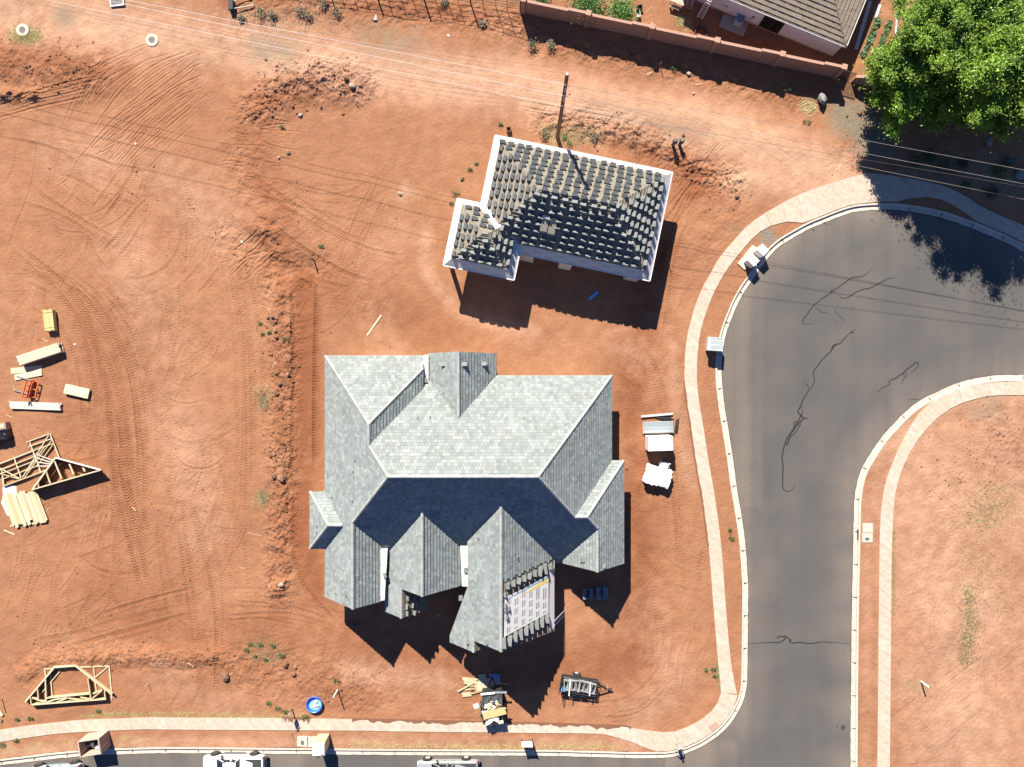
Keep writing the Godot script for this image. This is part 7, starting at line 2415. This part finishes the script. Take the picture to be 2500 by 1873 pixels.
func make_rocks_and_weeds() -> void:
	var red := [M(0.27, 0.135, 0.082, 0.95, "speck", 1.5), M(0.25, 0.118, 0.066, 0.95, "speck", 1.5), M(0.34, 0.205, 0.145, 0.95, "speck", 1.5)]
	var meshes := []
	for i in 6: meshes.append(rock_mesh(100 + i))
	var list := [
		[552, 1649, 0.85, "large red boulder with a sharp edge on the trampled lot", 0], [697, 1622, 0.6, "round red boulder above the large sharp one", 1], [721, 1629, 0.36, "small round stone beside the red boulder", 2], [717, 1646, 0.5, "crumbling red stone below the boulders", 3],
		[671, 1161, 0.62, "square red boulder on the earth bank", 0], [687, 1167, 0.66, "tall pale red boulder casting a dark shadow on the earth bank", 2], [663, 1111, 0.45, "red stone on the bank below the green weeds", 1], [671, 1109, 0.35, "red stone touching its larger neighbour on the bank", 2],
		[656, 776, 0.4, "red stone at the upper end of the earth bank", 0], [667, 775, 0.33, "small red stone at the upper end of the earth bank", 1], [674, 808, 0.4, "red stone on the upper bank", 2], [676, 823, 0.45, "round red stone on the upper bank", 0], [674, 786, 0.35, "flat red stone on the upper bank", 1], [663, 865, 0.4, "red stone on the middle bank", 0],
		[677, 910, 0.5, "red stone on the middle bank beside dark clods", 1], [703, 915, 0.5, "pale red stone at the trench edge", 2], [684, 937, 0.45, "crumbly red stone on the middle bank", 0], [677, 960, 0.42, "red stone low on the middle bank", 1], [690, 1425, 0.5, "white stone on top of the spoil heap", 2],
		[848, 197, 0.6, "red boulder on the spoil heap by the dirt track", 0], [862, 215, 0.55, "pale boulder on the spoil heap by the dirt track", 2], [734, 282, 0.42, "pale stone at the foot of the spoil heap", 2], [667, 285, 0.35, "stone on the scraped bank below the spoil heap", 1], [784, 262, 0.3, "small stone on the side of the spoil heap", 0],
		[1530, 1144, 0.3, "single round stone beside the finished house", 0], [2099, 277, 0.42, "round red stone on the gravel by the gate", 1], [2068, 282, 0.28, "small dark stone at the edge of the gravel", 0], [832, 1683, 0.3, "round stone beside the white stake", 1], [800, 1712, 0.3, "round stone beside the blue pool", 0],
		[1668, 330, 0.3, "small stone on the bank near the pedestals", 1], [1799, 480, 0.5, "dark red clod on the bank above the apron", 0], [681, 385, 0.3, "pale stone on the scraped bank", 2], [704, 372, 0.4, "pale red stone on the scraped bank", 2], [976, 473, 0.4, "white lump of plaster on the pale patch", 2], [1695, 225, 0.3, "pale stone on the dirt track", 2], [1683, 178, 0.45, "pale flat stone below the block wall", 2]]
	for r in list:
		var o := mi(meshes[rng.randi() % 6], "stone", red[r[4] % 3] if r[4] != 2 or "red" in r[3] else M(0.46, 0.37, 0.30, 0.95, "speck", 1.5), self)
		o.position = E(r[0], r[1], r[2] * 0.2)
		o.rotation.y = rnd(0, 6)
		o.scale = Vector3(r[2], r[2] * 0.85, r[2] * rnd(0.8, 1.15))
		tag(o, r[3], "stone")
	var gb := mi(rock_mesh(77, 0.9), "boulder", M(0.30, 0.30, 0.29, 0.9, "speck", 1.2), self)
	gb.position = E(2007, 243, 0.3)
	gb.scale = Vector3(0.85, 1.0, 1.15)
	gb.rotation.y = 0.4
	tag(gb, "upright grey boulder at the edge of the wall's shadow", "boulder")
	var gb2 := mi(rock_mesh(78, 0.8), "boulder", M(0.32, 0.31, 0.29, 0.9, "speck", 1.2), self)
	gb2.position = E(2414, 348, 0.2); gb2.scale = Vector3(0.6, 0.6, 1.0)
	tag(gb2, "pale boulder under the trees by the power lines", "boulder")
	var gb3 := mi(rock_mesh(79, 0.8), "boulder", M(0.30, 0.33, 0.35, 0.9, "speck", 1.2), self)
	gb3.position = E(2492, 428, 0.25); gb3.scale = Vector3(1.5, 1.0, 1.1)
	tag(gb3, "broad blue grey boulder in the shade near the footpath", "boulder")
	# loose clods: too many to count
	var areas := [[[640, 250, 700, 205, 860, 195], 60, 260, 0.16, "loose clods on the spoil heap by the dirt track"], [[670, 760, 690, 900, 685, 1050, 690, 1200, 680, 1330, 690, 1440], 46, 420, 0.13, "loose clods along the earth bank beside the trench"], [[640, 1640, 760, 1690, 900, 1690], 70, 220, 0.1, "loose pebbles around the boulders near the pool"], [[1380, 300, 1500, 320, 1700, 420, 1790, 480], 60, 320, 0.12, "loose clods on the bank behind the unfinished house"], [[0, 150, 230, 190], 70, 220, 0.12, "loose clods on the dark bank by the manhole"], [[1868, 565, 1882, 590], 26, 700, 0.05, "grey gravel spread beside the transformer pad"], [[2090, 280, 2140, 330], 60, 1200, 0.05, "brown gravel spread in front of the gate"], [[2450, 1000, 2420, 1120, 2300, 1200], 110, 260, 0.1, "loose clods on the empty lot across the street"], [[100, 1560, 560, 1620], 60, 260, 0.11, "loose clods along the ridge near the attic trusses"], [[300, 400, 900, 700], 260, 200, 0.09, "scattered clods on the trodden lot"], [[200, 1100, 560, 1500], 240, 160, 0.08, "scattered pebbles on the lot by the timber"]]
	for a in areas:
		var line := resample(P2(a[0]), 60)
		var mm := MultiMesh.new()
		mm.transform_format = MultiMesh.TRANSFORM_3D
		mm.mesh = meshes[rng.randi() % 6]
		mm.instance_count = a[2]
		for k in a[2]:
			var q: Vector2 = line[rng.randi() % 61] + Vector2(rng.randfn() * 0.5, rng.randfn() * 0.5) * a[1]
			var s: float = a[3] * (0.45 + rng.randf() * rng.randf() * 1.9)
			mm.set_instance_transform(k, Transform3D(Basis(Vector3.UP, rnd(0, 6)).scaled(Vector3(s, s * 0.8, s)), E(q.x, q.y, s * 0.15)))
		var o := MultiMeshInstance3D.new()
		o.multimesh = mm
		o.material_override = M(0.24, 0.215, 0.205, 0.95) if "grey gravel" in a[4] else (M(0.24, 0.20, 0.15, 0.95) if "brown gravel" in a[4] else red[rng.randi() % 2])
		o.name = numbered("loose_stones")
		add_child(o)
		tag(o, a[4], "loose stones", "", "stuff")
	# single green weeds
	var wl := [[1148, 414, 0.33], [1112, 472, 0.42], [1102, 496, 0.32], [1129, 438, 0.25], [1163, 400, 0.22], [1222, 304, 0.28], [613, 1573, 0.34], [601, 1585, 0.38], [635, 1573, 0.34], [668, 1575, 0.34], [689, 1599, 0.36], [648, 1610, 0.28], [623, 1602, 0.26], [820, 1661, 0.5], [656, 1716, 0.3], [678, 1729, 0.4], [697, 1738, 0.44], [745, 1747, 0.5], [76, 1752, 0.36], [43, 1756, 0.28], [40, 1809, 0.36], [6, 1818, 0.4], [242, 1734, 0.28], [784, 601, 0.36], [635, 788, 0.32], [642, 816, 0.26], [659, 811, 0.24], [1786, 1315, 0.42], [1782, 1294, 0.3], [1646, 166, 0.45], [1919, 217, 0.65], [1972, 297, 0.5], [1723, 1634, 0.3], [1742, 1634, 0.36], [1747, 1650, 0.3], [1390, 350, 0.5], [1378, 338, 0.4], [690, 310, 0.3], [700, 828, 0.4]]
	for w in wl:
		shrub(E(w[0], w[1]), w[2], 0.55, Color(0.075, 0.125, 0.035), 90, "weed", "small round green weed growing on bare red earth", "weed", "green weeds on the bare earth", 0.06)
	for w in [[637, 32, 0.8], [665, 40, 0.6], [735, 28, 0.9], [755, 42, 0.6], [790, 8, 0.8], [822, 32, 0.7], [590, 45, 0.5], [1085, 10, 0.6], [1180, 60, 0.5], [1300, 110, 0.7], [1345, 108, 0.6], [1330, 330, 0.7], [1450, 335, 0.6]]:
		shrub(E(w[0], w[1]), w[2], 0.6, Color(0.17, 0.15, 0.09), 210, "dry_bush", "dry grey green bush near the field fence or bank", "bush", "dry bushes by the fence and bank", 0.08)
	# dry grass and thin weeds as ground cover
	for a in [[[200, 1748, 330, 1742, 500, 1749, 700, 1750], 5, 700, Color(0.36, 0.29, 0.12), "dry yellow grass along the edge of the lower footpath"], [[860, 1822, 1000, 1824, 1500, 1826], 7, 700, Color(0.45, 0.36, 0.17), "dry straw on the verge of the lower street"], [[2362, 1440, 2368, 1540, 2355, 1620], 26, 900, Color(0.17, 0.145, 0.07), "thin green weeds in a strip on the empty lot"], [[2385, 1270, 2450, 1220], 60, 900, Color(0.24, 0.2, 0.1), "thin dry weeds on the empty lot near the bend"], [[40, 85, 90, 92], 24, 700, Color(0.25, 0.22, 0.08), "dry weeds round the manhole"], [[640, 965, 645, 985], 22, 260, Color(0.19, 0.17, 0.08), "thin weeds beside the earth bank"], [[640, 1205, 640, 1228], 22, 260, Color(0.19, 0.17, 0.08), "thin weeds low beside the earth bank"], [[1968, 252, 1985, 262], 18, 500, Color(0.5, 0.4, 0.2), "pale straw patch beside the grey boulder"], [[610, 1578, 690, 1605], 34, 500, Color(0.26, 0.2, 0.1), "sparse weeds round the green tufts"], [[1330, 315, 1380, 340, 1450, 325], 28, 800, Color(0.30, 0.24, 0.12), "dry grass at the foot of the utility pole"], [[1655, 45, 1680, 62], 16, 260, Color(0.32, 0.30, 0.12), "weeds at the edge of the yard shade"], [[1750, 1620, 1758, 1680], 6, 160, Color(0.22, 0.2, 0.08), "weeds along the corner footpath"], [[560, 30, 700, 40, 850, 45], 40, 900, Color(0.26, 0.2, 0.13), "dry scrub along the field edge"], [[2183, 1300, 2180, 1500], 5, 220, Color(0.28, 0.22, 0.1), "dry tufts along the footpath of the empty lot"], [[2190, 1650, 2260, 1700], 40, 200, Color(0.3, 0.24, 0.1), "sparse straw round the white stake"], [[2350, 1330, 2500, 1500], 90, 500, Color(0.22, 0.19, 0.08), "scattered weeds on the empty lot"]]:
		var line := resample(P2(a[0]), 50)
		var mb := MB.new()
		for k in a[2]:
			var q: Vector2 = line[rng.randi() % 51] + Vector2(rng.randfn(), rng.randfn()) * (a[1] * 0.5)
			var p := E(q.x, q.y)
			var t := rnd(0.7, 1.25)
			mb.col = Color(a[3].r * t, a[3].g * t, a[3].b * t)
			for j in 3:
				var an := rnd(0, TAU); var l := rnd(0.07, 0.17)
				var d := Vector3(cos(an), 0.55, sin(an)) * l
				var s := Vector3(-sin(an), 0, cos(an)) * 0.018
				mb.poly(up_facing([p - s, p + s, p + d]))
		var o := one(mb, "dry_grass", leaf_mat(), a[4], "grass")
		o.set_meta("kind", "stuff")

# ---------------------------------------------------------------- the person on the corner
func make_person() -> void:
	var base := G(1653, 1811)
	base.y = 0.062
	var o := thing("person", "person in a grey green shirt and grey trousers walking on the corner footpath", "person", base, PI + 0.25)
	# joints: x right, y up, z forward; one arm held out
	var J := {"hip": Vector3(0, 0.93, 0), "chest": Vector3(0, 1.28, 0.02), "neck": Vector3(0, 1.47, 0.03), "head": Vector3(0, 1.62, 0.06), "crown": Vector3(0, 1.68, 0.04), "sl": Vector3(-0.18, 1.40, 0.02), "sr": Vector3(0.18, 1.40, 0.02), "el": Vector3(-0.30, 1.14, -0.06), "er": Vector3(0.36, 1.22, 0.12), "wl": Vector3(-0.28, 0.90, 0.06), "wr": Vector3(0.40, 1.12, 0.34), "hl": Vector3(-0.09, 0.90, 0), "hr": Vector3(0.09, 0.90, 0), "kl": Vector3(-0.10, 0.50, 0.14), "kr": Vector3(0.10, 0.48, -0.02), "al": Vector3(-0.11, 0.09, 0.22), "ar": Vector3(0.11, 0.11, -0.28), "tl": Vector3(-0.12, 0.045, 0.38), "tr": Vector3(0.12, 0.05, -0.13)}
	var bones := [["hip", "chest", 0.145, 0.155], ["chest", "neck", 0.135, 0.062], ["neck", "head", 0.055, 0.06], ["head", "crown", 0.092, 0.092], ["sl", "sr", 0.075, 0.075], ["sl", "el", 0.058, 0.046], ["el", "wl", 0.043, 0.03], ["sr", "er", 0.058, 0.046], ["er", "wr", 0.043, 0.03], ["hl", "hr", 0.12, 0.12], ["hl", "kl", 0.095, 0.062], ["kl", "al", 0.06, 0.042], ["hr", "kr", 0.095, 0.062], ["kr", "ar", 0.06, 0.042], ["al", "tl", 0.045, 0.036], ["ar", "tr", 0.045, 0.036]]
	# hands: palm and five short fingers
	for s in [["wl", Vector3(0.0, -1, 0.25)], ["wr", Vector3(0.15, -0.25, 1)]]:
		var w: Vector3 = J[s[0]]
		var d: Vector3 = s[1].normalized()
		var sd := d.cross(Vector3(1, 0.2, 0)).normalized()
		J[s[0] + "p"] = w + d * 0.075
		bones.append([s[0], s[0] + "p", 0.028, 0.034])
		for f in 4:
			var b0: Vector3 = w + d * 0.09 + sd * (f - 1.5) * 0.021
			J[s[0] + "f%d" % f] = b0
			J[s[0] + "g%d" % f] = b0 + d * (0.055 - 0.008 * absf(f - 1.3)) + Vector3(0, 0, 0.012)
			bones.append([s[0] + "f%d" % f, s[0] + "g%d" % f, 0.0095, 0.008])
		J[s[0] + "t0"] = w + d * 0.035 + sd * 0.03
		J[s[0] + "t1"] = w + d * 0.075 + sd * 0.062
		bones.append([s[0] + "t0", s[0] + "t1", 0.011, 0.009])
	var segs := []
	for b in bones: segs.append([J[b[0]], J[b[1]], b[2], b[3]])
	var st := MB.new()
	nets(st, segs, Vector3(-0.55, -0.02, -0.45), Vector3(0.6, 1.82, 0.55), 0.026, func(p: Vector3) -> Color:
		if p.y > 1.46: return Color(0.42, 0.25, 0.17)
		if p.y > 0.92 and absf(p.x) < 0.4 and p.z < 0.2 and not (p.x < -0.2 and p.y < 1.1): return Color(0.30, 0.40, 0.37)
		if p.y < 0.1: return Color(0.08, 0.07, 0.06)
		if (p.x < -0.2 or p.x > 0.25) and p.y > 0.7: return Color(0.42, 0.25, 0.17)
		return Color(0.26, 0.26, 0.25))
	part(st, "body", VC(0.85), o)
	var hr := MB.new()
	hr.lathe(Vector3(0, 1.665, 0.035), [[0.104, -0.03], [0.106, 0.03], [0.085, 0.085], [0.04, 0.112], [0.0, 0.118]], 14)
	part(hr, "hair", M(0.02, 0.017, 0.015, 0.7), o)
	var fa := MB.new()
	fa.bx(0, 1.62, 0.158, 0.026, 0.05, 0.03)
	part(fa, "nose", M(0.42, 0.25, 0.17, 0.8), o)
	for s in [-1.0, 1.0]:
		var ea := MB.new(); ea.lathe(Vector3(s * 0.095, 1.63, 0.04), [[0.0, -0.03], [0.016, 0.0], [0.0, 0.03]], 8)
		part(ea, "ear", M(0.42, 0.25, 0.17, 0.8), o)
		var ey := MB.new(); ey.lathe(Vector3(s * 0.034, 1.645, 0.143), [[0.0, -0.008], [0.009, 0.0], [0.0, 0.008]], 8)
		part(ey, "eye", M(0.05, 0.04, 0.035, 0.4), o)
	var mo := MB.new(); mo.bx(0, 1.578, 0.142, 0.045, 0.01, 0.014)
	part(mo, "mouth", M(0.3, 0.12, 0.1, 0.7), o)

# surface nets round tapered capsules
func nets(mb: MB, segs: Array, lo: Vector3, hi: Vector3, cell: float, colour: Callable) -> void:
	var n := Vector3i(ceili((hi.x - lo.x) / cell), ceili((hi.y - lo.y) / cell), ceili((hi.z - lo.z) / cell))
	var sx := n.x + 1; var sy := n.y + 1; var sz := n.z + 1
	var f := PackedFloat32Array()
	f.resize(sx * sy * sz)
	f.fill(1.0)
	var k := 0.03
	for s in segs:
		var a: Vector3 = s[0]; var b: Vector3 = s[1]
		var pad: float = maxf(s[2], s[3]) + 0.07
		var mn := ((a.min(b) - Vector3.ONE * pad - lo) / cell).floor(); var mx := ((a.max(b) + Vector3.ONE * pad - lo) / cell).ceil()
		var ab := b - a
		var l2 := maxf(ab.length_squared(), 1e-8)
		for z in range(maxi(0, int(mn.z)), mini(n.z, int(mx.z)) + 1):
			for y in range(maxi(0, int(mn.y)), mini(n.y, int(mx.y)) + 1):
				for x in range(maxi(0, int(mn.x)), mini(n.x, int(mx.x)) + 1):
					var p := lo + Vector3(x, y, z) * cell
					var t := clampf((p - a).dot(ab) / l2, 0, 1)
					var d := p.distance_to(a + ab * t) - lerpf(s[2], s[3], t)
					var i := (z * sy + y) * sx + x
					var o := f[i]
					var hh := clampf(0.5 + 0.5 * (o - d) / k, 0, 1)
					f[i] = lerpf(o, d, hh) - k * hh * (1.0 - hh)
	var ids := {}
	var verts := []
	for z in n.z:
		for y in n.y:
			for x in n.x:
				var m := 0
				var acc := Vector3.ZERO
				var c := 0
				var vals := []
				for q in 8:
					var val := f[((z + (q >> 2)) * sy + y + ((q >> 1) & 1)) * sx + x + (q & 1)]
					vals.append(val)
					if val < 0: m |= 1 << q
				if m == 0 or m == 255: continue
				for e in [[0, 1], [2, 3], [4, 5], [6, 7], [0, 2], [1, 3], [4, 6], [5, 7], [0, 4], [1, 5], [2, 6], [3, 7]]:
					var va: float = vals[e[0]]; var vb: float = vals[e[1]]
					if (va < 0) == (vb < 0): continue
					var t := va / (va - vb)
					var pa := Vector3(e[0] & 1, (e[0] >> 1) & 1, e[0] >> 2); var pb := Vector3(e[1] & 1, (e[1] >> 1) & 1, e[1] >> 2)
					acc += pa.lerp(pb, t); c += 1
				ids[Vector3i(x, y, z)] = verts.size()
				verts.append(lo + (Vector3(x, y, z) + acc / c) * cell)
	var nrm := []
	nrm.resize(verts.size())
	nrm.fill(Vector3.ZERO)
	var tris := []
	for key in ids:
		var x: int = key.x; var y: int = key.y; var z: int = key.z
		var v0 := f[(z * sy + y) * sx + x]
		for ax in 3:
			var v1: float = f[(z * sy + y) * sx + x + 1] if ax == 0 else (f[(z * sy + y + 1) * sx + x] if ax == 1 else f[((z + 1) * sy + y) * sx + x])
			if (v0 < 0) == (v1 < 0): continue
			var u := Vector3i(0, 1, 0) if ax == 0 else (Vector3i(0, 0, 1) if ax == 1 else Vector3i(1, 0, 0))
			var w := Vector3i(0, 0, 1) if ax == 0 else (Vector3i(1, 0, 0) if ax == 1 else Vector3i(0, 1, 0))
			var q := [key, key - u, key - u - w, key - w]
			var ok := true
			for c in q: ok = ok and ids.has(c)
			if not ok: continue
			var r := q.map(func(c): return ids[c])
			if v0 > 0: r.reverse()
			tris.append([r[0], r[1], r[2]]); tris.append([r[0], r[2], r[3]])
	for t in tris:
		var nn: Vector3 = (verts[t[1]] - verts[t[0]]).cross(verts[t[2]] - verts[t[0]])
		for q in t: nrm[q] += nn
	var b0 := mb.v.size()
	for i in verts.size():
		mb.col = colour.call(verts[i])
		mb.vert(verts[i], nrm[i].normalized())
	for t in tris: mb.ix.append_array([b0 + t[0], b0 + t[2], b0 + t[1]])
